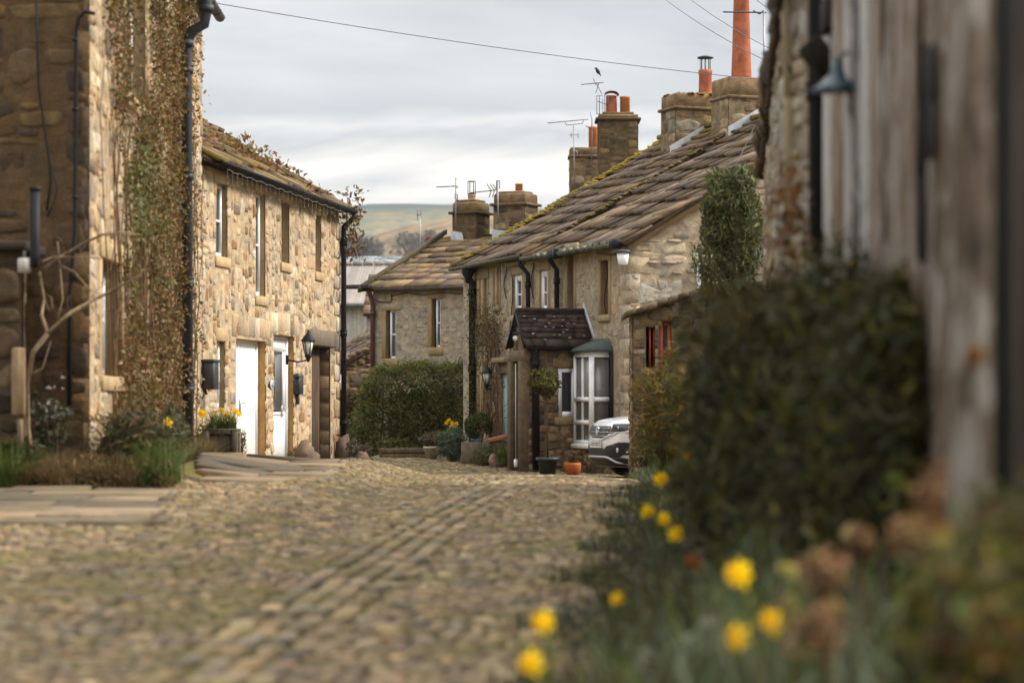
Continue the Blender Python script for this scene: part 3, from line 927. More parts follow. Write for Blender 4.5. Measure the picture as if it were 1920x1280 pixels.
# ================================================================== LEFT NEAR: ivy-clad house
IW = Wall((-4.735, 27.0), (-5.02, 39.0)); GW = Wall((-12.5, 27.0 - .19), (-4.735, 27.0))
ivyh = thing('gabled_house', 'tall dark stone house at the left edge with a creeper-covered street wall and grey downpipe', 'house', (-4.735, 27.0, .6))
HI = 7.9
iw_up = IW.rect(232, 272, -60, 190); iw_lo1 = IW.rect(186, 222, 490, 705); iw_lo2 = IW.rect(243, 273, 432, 690); iw_dr = IW.rect(292, 330, 500, 880)
iw_dr = (iw_dr[0], iw_dr[1], .5, iw_dr[3])
iops = [iw_up, iw_lo1, iw_lo2]
mb = MB()
stone_face(mb, IW, 0, HI, iops, PAL_WARM, cu=.085, cz=.06, smin=(2, 2), smax=(6, 5), mortar=lin(196, 168, 128) * .7, proud=.032, mort=.6)
tg = lambda u: HI + min(u, 7.77 - u) * .7
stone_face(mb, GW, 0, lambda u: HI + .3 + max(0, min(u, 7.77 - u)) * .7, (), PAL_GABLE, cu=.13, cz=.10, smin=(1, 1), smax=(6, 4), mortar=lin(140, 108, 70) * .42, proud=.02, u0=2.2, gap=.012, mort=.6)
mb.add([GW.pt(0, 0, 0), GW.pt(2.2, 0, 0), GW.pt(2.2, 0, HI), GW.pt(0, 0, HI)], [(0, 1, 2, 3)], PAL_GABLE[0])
bk = [np.array((-12.5, 26.8, 0)), np.array((-12.8, 38.8, 0)), np.array((-5.02, 39.0, 0))]
up = np.array((0, 0, HI))
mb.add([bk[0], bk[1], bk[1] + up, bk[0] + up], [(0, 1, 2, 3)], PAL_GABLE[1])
WG2 = Wall(IW.b, bk[1][:2])
stone_face(mb, WG2, 0, lambda u: HI + max(0, min(u, 7.78 - u)) * .7, (), PAL_WARM, cu=.12, cz=.09, mortar=lin(160, 130, 96) * .6)
mb.build('wall', M['stone'], ivyh)
# big corner blocks
mb = MB(); z = .5; k = 0
while z < HI - .2:
    h = random.uniform(.3, .52); l = .30 if k % 2 else .55; l2 = .55 if k % 2 else .28
    c = pick(PAL_GABLE, 1, .06)[0] * 1.1
    ctr = np.array((-4.735, 27.0, z + h / 2)) + np.array((*(-GW.u * (l / 2 - .025)), 0)) + np.array((*(IW.u * (l2 / 2 - .025)), 0))
    mb.box(ctr, (l / 2 - .015, l2 / 2 - .015, h / 2 - .004), None, c, bev=.006); z += h; k += 1
mb.build('quoins', M['stone'], ivyh)
for o in iops:
    mb = MB(); surround(mb, IW, o, DRESS, lint=.25, sill=.18, jamb=.2, rd=.22, reveal=DRESS * .8, proud=.05); mb.build('window_surround', M['dressed'], ivyh)
    window(ivyh, IW, o, rd=.22, rows=2, cols=2, frame=M['white'])
rp = [np.array((-8.62, 26.6, HI + 2.72)), np.array((-8.9, 39.2, HI + 2.72))]
mb = MB(); slates(mb, IW.pt(-.25, .2, HI - .02), IW.pt(12.1, .2, HI - .02), rp[1], rp[0], 10, .7, seed=21)
slates(mb, (-13.0, 39.1, HI - .05), (-12.7, 26.6, HI - .05), rp[0], rp[1], 6, .9, seed=22)
mb.build('roof', M['slate'], ivyh)
mb = MB(); gutter(mb, IW.pt(-.1, .3, HI - .12), IW.pt(12.1, .3, HI - .12), .085); mb.build('gutter', M['grey_pipe'], ivyh)
# cast-iron downpipe with swan neck
ub = IW.U(352, .2); pt_ = lambda px, py, n=.2: P(px, py, IW.dep(ub, n))
mb = MB(); xb = pt_(350, 100); 
q0 = P(389, -70, xb[1]); q1 = P(388, 18, xb[1]); q2 = P(383, 46, xb[1]); q3 = P(360, 58, xb[1]); q4 = P(350, 82, xb[1]); q5 = P(350, 100, xb[1]); q6 = np.array((q5[0] + .02, q5[1], G(q5[0], q5[1]) + .05))
downpipe(mb, [q0, q1, q2, q3, q4, q5, q6], .078, every=1.55)
mb.tube([q1 + (0, 0, .06), q1 + (0, 0, -.04)], .105, 12)
mb.tube([q4 + (0, 0, .05), q4 - (0, 0, .05)], .105, 12)
mb.build('downpipe', M['grey_pipe'], ivyh)
# second short pipe and meter box high on the corner
mb = MB(); a = P(296, -40, 33.); downpipe(mb, [a, P(296, 12, 33.), P(296, 40, 33.)], .06); mb.build('overflow_pipe', M['grey_pipe'], ivyh)
# thin pipe on the gable
gy = lambda px: 26.93
mb = MB(); pl = [P(178, 26, 26.9), P(160, 22, 26.9), P(147, 34, 26.9), P(143, 60, 26.9), P(141, 430, 26.9), P(131, 560, 26.9), P(130, 760, 26.9)]
mb.tube(pl, .023, 8)
for y in (75, 205, 370, 520): mb.tube([P(141, y - 3, 26.9), P(141, y + 3, 26.9)], .034, 8)
mb.build('thin_pipe', M['iron'], ivyh)
mb = MB(); mb.tube([P(68, -10, 26.92), P(70, 90, 26.92), P(73, 170, 26.92), P(82, 230, 26.92), P(92, 300, 26.92), P(95, 340, 26.92), P(88, 395, 26.92)], .012, 6)
mb.tube([P(92, 300, 26.92), P(108, 350, 26.92), P(100, 385, 26.92), P(88, 405, 26.92)], .009, 6)
mb.build('cable', M['iron'], ivyh)
mb = MB(); mb.tube([P(66, 352, 25.6), P(66, 480, 25.6), P(64, 502, 25.6)], .052, 10); mb.tube([P(66, 358, 25.6), P(66, 350, 25.6)], .06, 10); mb.build('vent_pipe', M['iron'], ivyh)
mb = MB(); mb.box(P(208, 12, 29.5), (.09, .08, .12), None, lin(190, 180, 165), bev=.02); mb.build('meter_box', M['attr'], ivyh)

# ivy on the street wall
mb = MB(); n = 36000
u = rng.uniform(.6, 12., n * 2); z = rng.uniform(.5, 8.2, n * 2)
pxs = 960 + F * (IW.a[0] + IW.u[0] * u) / (IW.a[1] + IW.u[1] * u); pys = HOR - (z - EZ) * F / (IW.a[1] + IW.u[1] * u)
left_e = np.interp(pys, [0, 60, 250, 400, 560, 700, 860], [192, 196, 222, 228, 226, 218, 190]); right_e = np.interp(pys, [0, 200, 420, 700, 860], [345, 352, 352, 345, 345])
keep = (pxs > left_e + rng.normal(0, 7, len(u))) & (pxs < right_e + rng.normal(0, 6, len(u)))
hole = ((pxs > 240) & (pxs < 272) & (pys < 185)) | ((pxs > 246) & (pxs < 272) & (pys > 440) & (pys < 650))
keep &= ~(hole & (rng.random(len(u)) < .985))
dens = .5 + .5 * np.sin(u * 1.9 + np.sin(z * 2.1) * 1.4) * np.sin(z * 1.3 + 1)
dens = dens + .25 * np.sin(u * 5.3 + z * 3.7) * np.sin(z * 6.1 - u * 2.)
keep &= rng.random(len(u)) < np.clip(.12 + 1.25 * np.clip(dens, 0, 1), 0, 1)
keep &= (pxs < 344) | (rng.random(len(u)) < .25)
u, z, pxs, pys = u[keep], z[keep], pxs[keep], pys[keep]
nn = np.abs(rng.normal(.05, .085, len(u))) * (.5 + .9 * (.5 + .5 * np.sin(u * 2.7 + z * 1.7) * np.sin(z * 2.9 - u))) + .03
pts = np.stack([IW.a[0] + IW.u[0] * u + IW.n[0] * nn, IW.a[1] + IW.u[1] * u + IW.n[1] * nn, z], 1)
gr = np.exp(-((pxs - 240) / 40) ** 2) * .75 * (.5 + .5 * np.sin(z * 1.7 + 1))
A_ = lcol([lin(150, 118, 70), lin(128, 98, 60), lin(164, 132, 82), lin(138, 112, 62), lin(126, 98, 58), lin(132, 96, 60)], len(u)) * 1.08; B_ = lcol([lin(124, 124, 62), lin(140, 144, 92), lin(110, 112, 50)], len(u)) * 1.05
sel = (rng.random(len(u)) < gr + .12)[:, None]
leaves(mb, pts, .066, np.where(sel, B_, A_) * (.3 + .5 * rng.random(len(u)) ** .8)[:, None], nrm=np.tile((IW.n[0], IW.n[1], .2), (len(u), 1)), asp=.6, droop=.2)
fol = mb; st = MB()
for k in range(80):
    uu = random.uniform(1.6, 10.9); p = IW.pt(uu, .05, .6); pp = [p]
    for i in range(14):
        p = p + np.array((*(IW.u * random.uniform(-.3, .3)), random.uniform(.25, .45))); p[:2] = p[:2] + IW.n * random.uniform(-.01, .012); pp.append(p)
        if p[2] > 7.6: break
    st.tube(pp, np.linspace(.011, .004, len(pp)), 5, lin(130, 100, 70) * .7)
cr = thing('wall_creeper', 'brown and green creeper covering the street wall of the tall house beside the grey downpipe', 'climbing plant', IW.pt(6, .1, .6))
fol.build('foliage', M['leaf'], cr); st.build('stem', M['wood'], cr)

# lean-to at the far left edge
mb = MB(); BW = Wall((-7.2, 25.9), (X(42, 25.9), 25.9)); 
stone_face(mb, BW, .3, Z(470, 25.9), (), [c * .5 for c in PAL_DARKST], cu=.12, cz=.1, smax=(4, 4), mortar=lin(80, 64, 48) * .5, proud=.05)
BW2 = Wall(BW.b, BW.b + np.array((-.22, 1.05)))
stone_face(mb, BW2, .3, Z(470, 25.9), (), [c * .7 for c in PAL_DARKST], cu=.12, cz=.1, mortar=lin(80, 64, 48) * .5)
lean = thing('lean_to', 'small dark stone lean-to with a slab roof at the left edge', 'outbuilding', (X(30, 25.9), 25.9, .5))
mb.build('wall', M['stone'], lean)
mb = MB(); mb.box((-6.12, 26.3, Z(462, 25.9)), (.95, .55, .055), None, lin(70, 58, 46) * .6, bev=.02); mb.build('slab_roof', M['dressed'], lean)
mb = MB(); mb.box(P(35, 715, 25.65), (.07, .05, .36), None, lin(196, 166, 126) * .45, bev=.02); mb.tube([P(38, 785, 25.65), P(38, 850, 25.65)], .03, 8, lin(150, 128, 100) * .6)
o = mb.build('timber_post', M['wood'], loc=P(38, 855, 25.65)); tag(o, 'pale wooden post standing against the lean-to at the left edge', 'post')
mb = MB(); mb.lathe([(.05, 0), (.075, .01), (.075, .15), (.05, .16)], P(46, 512, 25.6), 12, (.42, .39, .35)); mb.tube([P(46, 492, 25.6), P(46, 470, 25.6)], .02, 8, (.1, .1, .1))
o = mb.build('outdoor_lamp', M['attr'], loc=P(46, 500, 25.6)); tag(o, 'small white cylindrical lamp under the slab roof of the lean-to', 'lamp')

# ================================================================== chimney helper
def chimney(parent, fr, c, half, zb, zt, pal=PAL_SOOT, cell=(.1, .075), cap=.16, over=.07, pots=(), lead=None, mat='stone_mossy', sb=False):
    """fr: Wall giving axes; c: plan centre (u, n); half: (hu, hn)"""
    cu_, cn_ = c; hu, hn = half; mb = MB()
    q = [fr.pt(cu_ + a * hu, cn_ + b * hn, 0)[:2] for a, b in ((-1, 1), (1, 1), (1, -1), (-1, -1))]
    s = 1 if np.cross(q[1] - q[0], q[2] - q[1]) > 0 else -1
    for i in range(4):
        w = Wall(q[i], q[(i + 1) % 4], s)
        stone_face(mb, w, zb, zt - cap, (), pal, cu=cell[0], cz=cell[1], smin=(2, 2), smax=(5, 3), mortar=pal[0] * .6, proud=.014, mort=.6)
    A = fr.ax()
    mb.box(fr.pt(cu_, cn_, zt - cap + .03), (hu + over, hn + over, .035), A, pal[1] * .9, bev=.012)
    mb.box(fr.pt(cu_, cn_, zt - cap / 2 + .03), (hu + .01, hn + .01, cap / 2 - .01), A, pal[2] * .95, bev=.04)
    ch = mb.build('chimney', M[mat], parent)
    if sb:
        m2 = MB(); m2.box(fr.pt(cu_, cn_, zt + .05), (hu * .8, hn * .8, .04), A, pal[0], bev=.035); m2.build('flaunching', M['stone_mossy'], ch)
    for (du, dn, r, h, kind) in pots:
        pb = MB(); o = fr.pt(cu_ + du, cn_ + dn, zt + .02); mat_ = 'terracotta'
        if kind == 'plain': pb.lathe([(r * 1.12, 0), (r * 1.08, h * .1), (r, h * .8), (r * 1.1, h * .84), (r * 1.1, h * .98), (r * .9, h)], o, 16)
        elif kind == 'orange': pb.lathe([(r, 0), (r * .98, h * .9), (r * 1.06, h * .92), (r * 1.06, h), (r * .8, h)], o, 16); mat_ = 'terracotta_pale'
        elif kind == 'buff': pb.lathe([(r * 1.15, 0), (r, h * .3), (r, h * .8), (r * 1.15, h * .85), (r * 1.1, h)], o, 14); mat_ = 'buff'
        elif kind == 'tall': pb.lathe([(r * 1.06, 0), (r * 1.1, h * .03), (r, h * .25), (r * .8, h * .85), (r * .9, h * .87), (r * .9, h * .93), (r * .78, h)], o, 20)
        elif kind == 'hood':
            pb.lathe([(r * 1.12, 0), (r * 1.05, h * .1), (r * .95, h * .8), (r * 1.02, h * .82)], o, 16)
            for k in range(7):
                t0 = math.pi * k / 7; t1 = math.pi * (k + 1) / 7
                pb.add([o + np.array((math.cos(t) * r * 1.35, y, h * .82 + math.sin(t) * r * .8)) for t in (t0, t1) for y in (-r * 1.3, r * 1.3)], [(0, 1, 3, 2)])
                pb.add([o + np.array((math.cos(t) * r * 1.2, y, h * .82 + math.sin(t) * r * .66)) for t in (t0, t1) for y in (-r * 1.3, r * 1.3)], [(0, 2, 3, 1)])
        elif kind == 'banded':
            pb.lathe([(r * .8, 0), (r * .75, h * .45), (r * 1.1, h * .5), (r * 1.1, h * .58), (r, h * .6), (r * 1.12, h * .66), (r * 1.12, h * .74), (r, h * .76), (r * 1.05, h * .84), (r * .85, h * .95), (r * .3, h)], o, 16)
        pot = pb.build('chimney_pot', M[mat_], ch, smooth=False)
        if kind == 'plain' and h > .55:
            cb = MB()
            for k in range(8):
                a = k * math.pi / 4; cb.tube([o + (math.cos(a) * r * .8, math.sin(a) * r * .8, h), o + (math.cos(a) * r * .8, math.sin(a) * r * .8, h + .28)], .008, 5)
            cb.lathe([(r * 1.3, h + .27), (r * 1.25, h + .3), (r * .2, h + .34)], o, 18)
            cb.build('pot_cowl', M['dark_metal'], ch)
        if kind == 'buff':
            cb = MB()
            for k in range(6):
                a = k * math.pi / 3; cb.tube([o + (math.cos(a) * r, math.sin(a) * r, h), o + (math.cos(a) * r, math.sin(a) * r, h + .36)], .011, 5)
            cb.tube([o + (math.cos(a) * r, math.sin(a) * r, h + .36) for a in np.linspace(0, 6.28, 14)], .011, 5); cb.tube([o + (math.cos(a) * r, math.sin(a) * r, h + .02) for a in np.linspace(0, 6.28, 14)], .016, 5)
            cb.build('pot_cowl', M['dark_metal'], ch)
        if kind == 'cage':
            pass
    if lead:
        lb = MB()
        for poly in lead:
            poly = np.asarray(poly, float); nn = np.cross(poly[1] - poly[0], poly[-1] - poly[0]); nn /= np.linalg.norm(nn)
            if nn[1] > 0: nn = -nn
            # dressed sheet: gridded so that it can ripple
            p0, p1, p2, p3 = poly; k = 10; g = []
            for i in range(k + 1):
                for j in range(4):
                    s_, t_ = i / k, j / 3; q_ = p0 * (1 - s_) * (1 - t_) + p1 * s_ * (1 - t_) + p2 * s_ * t_ + p3 * (1 - s_) * t_
                    g.append(q_ + nn * (.03 + rng.uniform(-.012, .018)) + np.array((0, 0, rng.uniform(-.02, .02) * (j == 0))))
            lb.add(g, [(i * 4 + j, (i + 1) * 4 + j, (i + 1) * 4 + j + 1, i * 4 + j + 1) for i in range(k) for j in range(3)])
        lb.build('lead_flashing', M['lead'], ch, smooth=True)
    return ch


# ================================================================== RIGHT: the terrace
TW = Wall((2.33, 48.0), (-1.14, 57.4), -1)          # street wall, near to far
TG = Wall((2.33, 48.0), (2.33 + .938 * 10.5, 48.0 + .347 * 10.5))     # gable facing the camera
EAVE_T = 4.80; PITCH = math.tan(R(30.2)); RUN = 5.25; RIDGE_T = EAVE_T + .04 + RUN * PITCH
U_PARTY = TW.U(1003)
terr = thing('terraced_cottage', 'long grey rubble-stone cottage on the right with mossy slate roof and white-framed windows', 'house', (2.33, 48.0, .2))
mull1 = TW.rect(892, 915, 524, 598); mull2 = TW.rect(929, 938, 500, 572); wh1 = TW.rect(964, 981, 515, 590); wh2 = TW.rect(1014, 1029, 507, 590)
br1 = TW.rect(1066, 1078, 474, 585); br2 = TW.rect(1128, 1143, 488, 590); mullL = TW.rect(892, 913, 686, 782); doorT = TW.rect(941, 958, 700, 845)
doorT = (doorT[0], doorT[1], .2, doorT[3])
tops = [mull1, mull2, wh1, wh2, br1, br2, mullL, doorT]
mb = MB()
stone_face(mb, TW, 0, EAVE_T - .02, tops, PAL_GREY, cu=.06, cz=.05, smin=(2, 1), smax=(6, 4), mortar=lin(176, 162, 136) * .9, proud=.022, gap=.008, mort=.85)
stone_face(mb, TG, 0, lambda u: EAVE_T - .05 + max(0, min(u, 10.5 - u)) * PITCH, (), PAL_GREY, cu=.085, cz=.06, smin=(2, 1), smax=(7, 4), mortar=lin(176, 156, 124) * .8, proud=.026, mort=.65)
TF = Wall(TW.b, TW.b - TW.n * 10.5); TB = Wall(TG.b, TF.b, 1)
stone_face(mb, TF, 0, lambda u: EAVE_T - .05 + max(0, min(u, 10.5 - u)) * PITCH, (), PAL_GREY, cu=.12, cz=.09, mortar=lin(150, 134, 108) * .6)
mb.add([TB.pt(0, 0, 0), TB.pt(TB.L, 0, 0), TB.pt(TB.L, 0, EAVE_T), TB.pt(0, 0, EAVE_T)], [(0, 1, 2, 3)], PAL_GREY[0])
mb.build('wall', M['stone'], terr)
mb = MB(); z = .2; k = 0
while z < EAVE_T - .3:
    h = random.uniform(.25, .42); l = .46 if k % 2 else .26; l2 = .26 if k % 2 else .46; c = pick(PAL_GREY, 1)[0] * 1.12
    ctr = np.array((*(TW.a + TW.u * (l / 2 - .03) + TG.u * (l2 / 2 - .03)), z + h / 2))
    mb.box(ctr, (l / 2, l2 / 2, h / 2 - .01), np.array(((*TW.u, 0), (*TG.u, 0), (0, 0, 1.))), c, bev=.02); z += h; k += 1
mb.build('quoins', M['stone'], terr)
# projecting ledge stones and a rough rendered patch on the gable
for (x, y, wd, h) in ((1262, 452, .28, .05), (1252, 492, .3, .06), (1296, 508, .22, .08), (1268, 512, .2, .05), (1222, 492, .2, .05)):
    mb = MB(); uu, zz = TG.uz(x, y); mb.box(TG.pt(uu, .02, zz), (wd / 2, .04, h / 2), TG.ax(), pick(PAL_GREY, 1)[0] * 1.1, bev=.015, jit=0); mb.build('ledge_stone', M['stone'], terr)
mb = MB(); u_a, z_a = TG.uz(1184, 572); u_b, z_b = TG.uz(1284, 528); nx_, nz_ = 26, 9; g = []
for j in range(nz_ + 1):
    for i in range(nx_ + 1):
        t = i / nx_; v_ = j / nz_; z0 = z_a + .25 * t; z1 = z_b + .1 * math.sin(t * 9) - .12 * (1 - t)
        e = min(1, min(i, nx_ - i) / 3, (nz_ - j) / 2); g.append(TG.pt(u_a + (u_b - u_a) * t, (.045 + random.uniform(-.012, .012)) * e - .01, z0 + (z1 - z0) * v_))
w_ = nx_ + 1; mb.add(g, [(j * w_ + i, j * w_ + i + 1, (j + 1) * w_ + i + 1, (j + 1) * w_ + i) for j in range(nz_) for i in range(nx_)], lin(172, 164, 148) * .9)
mb.build('render_patch', M['stone'], terr, smooth=True)
for k, o in enumerate(tops[:7]):
    stone_ = DRESS_G * (1.15 if k in (2, 3) else 1.)
    mb = MB(); surround(mb, TW, o, stone_, lint=.2 if k not in (0, 1) else .26, sill=.14, jamb=.13 if k not in (0, 1, 6) else .09, rd=.11 if k in (2, 3) else .2, proud=.05, reveal=lin(150, 122, 90) * .95 if k in (4, 5) else DRESS * .95)
    if k in (2, 3):
        mb.box(TW.pt((o[0] + o[1]) / 2, .06, o[3] + .24), ((o[1] - o[0]) / 2 + .2, .08, .035), TW.ax(), stone_, bev=.012)
    if k in (0, 1, 6):      # stone mullions
        nm = 3 if k != 1 else 2
        for j in range(1, nm):
            uu = o[0] + (o[1] - o[0]) * j / nm; mb.box(TW.pt(uu, -.02, (o[2] + o[3]) / 2), (.065, .08, (o[3] - o[2]) / 2), TW.ax(), DRESS * 1.05, bev=.02)
    mb.build('window_surround', M['dressed'], terr)
    window(terr, TW, o, rd=.07 if k in (2, 3) else .2, rows=2, cols=1 if k not in (0, 1, 6) else 3, frame=M['white'] if k in (2, 3) else M['gutter_brown'], fw=.15 if k in (2, 3) else .04, glass=M['glass'])
mb = MB(); surround(mb, TW, doorT, DRESS_G, lint=.25, sill=0, jamb=.18, rd=.25, proud=.06)
mb.box(TW.pt((doorT[0] + doorT[1]) / 2, .1, doorT[3] + .3), ((doorT[1] - doorT[0]) / 2 + .12, .12, .06), TW.ax(), DRESS_G * .9, bev=.02)
mb.build('door_surround', M['dressed'], terr)
mb = MB(); a, b, c, d = doorT; mb.box(TW.pt((a + b) / 2, -.06, (c + d) / 2), ((b - a) / 2, .03, (d - c) / 2), TW.ax(), lin(186, 208, 214) * .9, bev=.005)
for s in (.3, .72): mb.box(TW.pt(a + (b - a) * s, -.025, (c + d) / 2), (.02, .012, (d - c) / 2 - .1), TW.ax(), lin(196, 216, 220) * .9)
mb.build('door', M['attr'], terr)

# roofs: far length stands a little higher than the near one
def tr(u, run, up=0.): return TW.pt(u, -run, EAVE_T + .04 + run * PITCH + up)
mossT = lambda s, t, r: (min(1, max(0, (s - .93) * 9 + .1) + max(0, (t - .86) * 5)) if r.random() < .75 else 0) * (.5 + .5 * r.random()) + (.25 if r.random() < .12 else 0)
mossN = lambda s, t, r: (.5 if r.random() < .12 else .06) * r.random() + max(0, (.05 - s) * 6) * .5
mb = MB()
slates(mb, tr(-.22, -.2), tr(U_PARTY + .05, -.2), tr(U_PARTY + .05, RUN), tr(-.22, RUN), 15, .42, th=.032, moss=mossN, seed=31, wav=.035)
slates(mb, tr(U_PARTY - .05, -.2, .1), tr(TW.L + .15, -.2, .1), tr(TW.L + .15, RUN, .1), tr(U_PARTY - .05, RUN, .1), 18, .36, th=.03, moss=mossT, seed=32, wav=.03)
bs_ = lambda u, run: TW.pt(u, -2 * RUN + run, EAVE_T + .04 + run * PITCH)
slates(mb, bs_(TW.L + .15, -.2), bs_(-.22, -.2), bs_(-.22, RUN), bs_(TW.L + .15, RUN), 7, .9, seed=33)
for u in np.arange(-.2, TW.L + .1, .5):      # ridge stones
    up = .12 if u < U_PARTY else .22
    mb.box(tr(u + .25, RUN, up - .04), (.24, .16, .06), TW.ax(), pick(PAL_SLATE, 1)[0] * .5 + np.array((.11, .08, .012)), bev=.04)
# moss cushions along the far verge and party line
for _ in range(420):
    t = random.random() * 5.2; mb.ball(tr(TW.L + random.gauss(-.06, .14), t, .15), (.09, .09, .03), 7, 4, np.array((.25, .18, .02)) * random.uniform(.6, 1.2), .2)
for _ in range(70):
    t = .6 + random.random() * 4.4; mb.ball(tr(U_PARTY - .05 + random.gauss(0, .04), t, .11), (.07, .07, .03), 6, 4, np.array((.15, .12, .04)) * random.uniform(.6, 1.1), .2)
mb.build('roof', M['slate'], terr)
# verge mortar under the near verge
mb = MB(); mb.prism([TG.pt(-.1, .16, EAVE_T - .1), TG.pt(RUN, .16, RIDGE_T - .09), TG.pt(RUN, .16, RIDGE_T - .24), TG.pt(-.1, .16, EAVE_T - .24)], (*(-TG.n * .14), 0), lin(176, 146, 104) * .7)
mb.build('verge', M['dressed'], terr)
mb = MB()
for (ua, ub_, dz) in ((-.05, 1.2, 0), (1.2, 2.6, .01), (2.6, 4.2, .0), (4.2, U_PARTY, .02)): gutter(mb, TW.pt(ua, .3, EAVE_T - .09 + dz), TW.pt(ub_, .3, EAVE_T - .09 + dz), .075)
gutter(mb, TW.pt(U_PARTY + .05, .3, EAVE_T + .0), TW.pt(TW.L + .1, .3, EAVE_T - .05), .075)
for u in np.arange(.1, 4.4, .38): mb.box(TW.pt(u, .33, EAVE_T - .1), (.018, .085, .07), TW.ax(), (.1, .1, .1))
mb.build('gutter', M['gutter_olive'], terr)
mb = MB(); gb = TW.pt(-.02, .3, EAVE_T - .1); mb.box(gb, (.13, .1, .09), TW.ax(), bev=.03)
mb.build('gutter_stop', M['iron'], terr)
mb = MB(); mb.box(TW.pt(TW.U(1042, .3), .3, EAVE_T - .1), (.22, .11, .1), TW.ax(), bev=.03); mb.build('gutter_outlet', M['iron'], terr)
for px, sw, r in ((1044, .02, .055), (990, .1, .052), (885, .05, .075)):
    u = TW.U(px, .13); mb = MB()
    downpipe(mb, [TW.pt(u + sw, .3, EAVE_T - .14), TW.pt(u + sw, .28, EAVE_T - .22), TW.pt(u, .13, EAVE_T - .42), TW.pt(u, .13, .2)], r)
    if px == 885: mb.lathe([(.06, -.2), (.09, -.05), (.17, .12), (.17, .16)], TW.pt(u, .22, EAVE_T - .25), 10)
    mb.build('downpipe', M['iron'], terr)
mb = MB(); u = TG.U(1311, .08); downpipe(mb, [TG.pt(u, .08, Z(488, TG.dep(u))), TG.pt(u, .08, Z(500, TG.dep(u))), TG.pt(u, .08, .4)], .045); mb.build('white_downpipe', M['white'], terr)
# cables on the street wall
mb = MB()
for px, a_, b_ in ((962, 505, 690), (1002, 470, 560), (951, 480, 560), (1140, 488, 600)):
    pp = []
    for t in np.linspace(0, 1, 8):
        uu, zz = TW.uz(px + 3 * math.sin(t * 7), a_ + (b_ - a_) * t); pp.append(TW.pt(uu, .045, zz))
    mb.tube(pp, .011, 5)
mb.build('cable', M['iron'], terr)
# chimneys on the ridge
uS3 = U_PARTY + .1; uS4 = None
def u_on(px, run):
    return TW.U(px, -run)
def stackpos(px0, px1, pyt, run, hn):
    d = TW.dep(u_on((px0 + px1) / 2, run), -run); return Z(pyt, d)
c3 = (u_on(1297, RUN - .25), -RUN + .25); zt3 = stackpos(1250, 1345, 181, RUN - .25, 0)
ld = lambda u, n0, n1, t: [TW.pt(u, n0, EAVE_T + .04 - n0 * PITCH + t), TW.pt(u, n1, EAVE_T + .04 - n1 * PITCH + t), TW.pt(u, n1, EAVE_T + .04 - n1 * PITCH + t + .25), TW.pt(u, n0, EAVE_T + .04 - n0 * PITCH + t + .25)]
s3 = chimney(terr, TW, c3, (.42, .6), RIDGE_T - .9, zt3, pal=[c * 1.1 for c in PAL_DARKST] + [lin(150, 142, 128) * .8] * 2, cell=(.13, .11), cap=.36, pots=((-.05, -.33, .15, .62, 'plain'),), sb=False,
             lead=[ld(c3[0] - .45, c3[1] + .78, c3[1] - .45, .02)])
mb = MB()
for _ in range(90): mb.ball(TW.pt(c3[0] + random.uniform(-.42, .42), c3[1] + random.uniform(-.6, .6), zt3 + .01), (.07, .07, .035), 7, 4, np.array((.2, .145, .02)) * random.uniform(.4, 1.1), .2)
mb.ball(TW.pt(c3[0], c3[1] - .3, zt3 + .02), (.3, .3, .1), 12, 6, np.array((.16, .12, .02)), .1)
mb.build('moss_cap', M['stone_mossy'], s3)
c4 = (u_on(1392, RUN - .1), -RUN + .1); zt4 = stackpos(1345, 1435, 152, RUN - .1, 0)
s4 = chimney(terr, TW, c4, (.45, .56), RIDGE_T - .8, zt4, pal=[c * 1.15 for c in PAL_DARKST] + [lin(156, 146, 126) * .8] * 2, cell=(.13, .11), cap=.46, over=.045, pots=((-.05, .05, .21, 2.55, 'tall'),),
             lead=[ld(c4[0] - .48, c4[1] + .6, c4[1] - .3, .02)])

# ---- porch: gabled, projecting into the street; a part of the cottage
pf = 1.43; ps0, ps1 = TW.U(1112), TW.U(1112) + .86
zpe = Z(645, 49.5); zpr = Z(583, 49.4) + .02
por = MB()
PS = Wall(TW.pt(ps0, pf, 0)[:2], TW.pt(ps0, 0, 0)[:2], 1)       # side facing the camera
if PS.n[1] > 0: PS = Wall(PS.a, PS.b, -1)
pwin = PS.rect(1046, 1080, 690, 782)
stone_face(por, PS, 0, zpe - .02, [pwin], PAL_DARKST, cu=.075, cz=.055, smin=(2, 2), smax=(6, 4), mortar=lin(110, 90, 66) * .5, proud=.03)
PFr = Wall(TW.pt(ps0, pf, 0)[:2], TW.pt(ps1, pf, 0)[:2], -1); wdt = ps1 - ps0
dop = (.24, wdt - .2, 0, zpe - .35)
stone_face(por, PFr, 0, lambda u: zpe - .1 + min(u, wdt - u) * (zpr - zpe) / (wdt / 2), [dop], PAL_DARKST, cu=.09, cz=.07, smin=(1, 3), smax=(4, 6), mortar=lin(140, 116, 86) * .5, proud=.03)
PS2 = Wall(TW.pt(ps1, 0, 0)[:2], TW.pt(ps1, pf, 0)[:2]); 
if PS2.n[1] < 0: PS2 = Wall(PS2.a, PS2.b, -1)
stone_face(por, PS2, 0, zpe, (), PAL_DARKST, cu=.1, cz=.08, mortar=lin(120, 98, 72) * .5)
por.build('porch_wall', M['stone'], terr)
mb = MB(); A = PFr.ax()
for u in (.12, wdt - .1): mb.box(PFr.pt(u, 0, (.1 + zpe - .35) / 2), (.12 if u < .3 else .1, .14, (zpe - .45) / 2), A, lin(136, 118, 94) * .55, bev=.012)
mb.box(PFr.pt(wdt / 2, 0, zpe - .24), (wdt / 2 + .02, .1, .11), A, lin(146, 126, 98) * .6, bev=.012)
mb.build('porch_pillar', M['stone'], terr)
mb = MB(); mb.box(PFr.pt(wdt / 2, -.35, (zpe - .35) / 2 + .05), (wdt / 2 - .27, .03, (zpe - .45) / 2), A, lin(84, 62, 48) * .8)
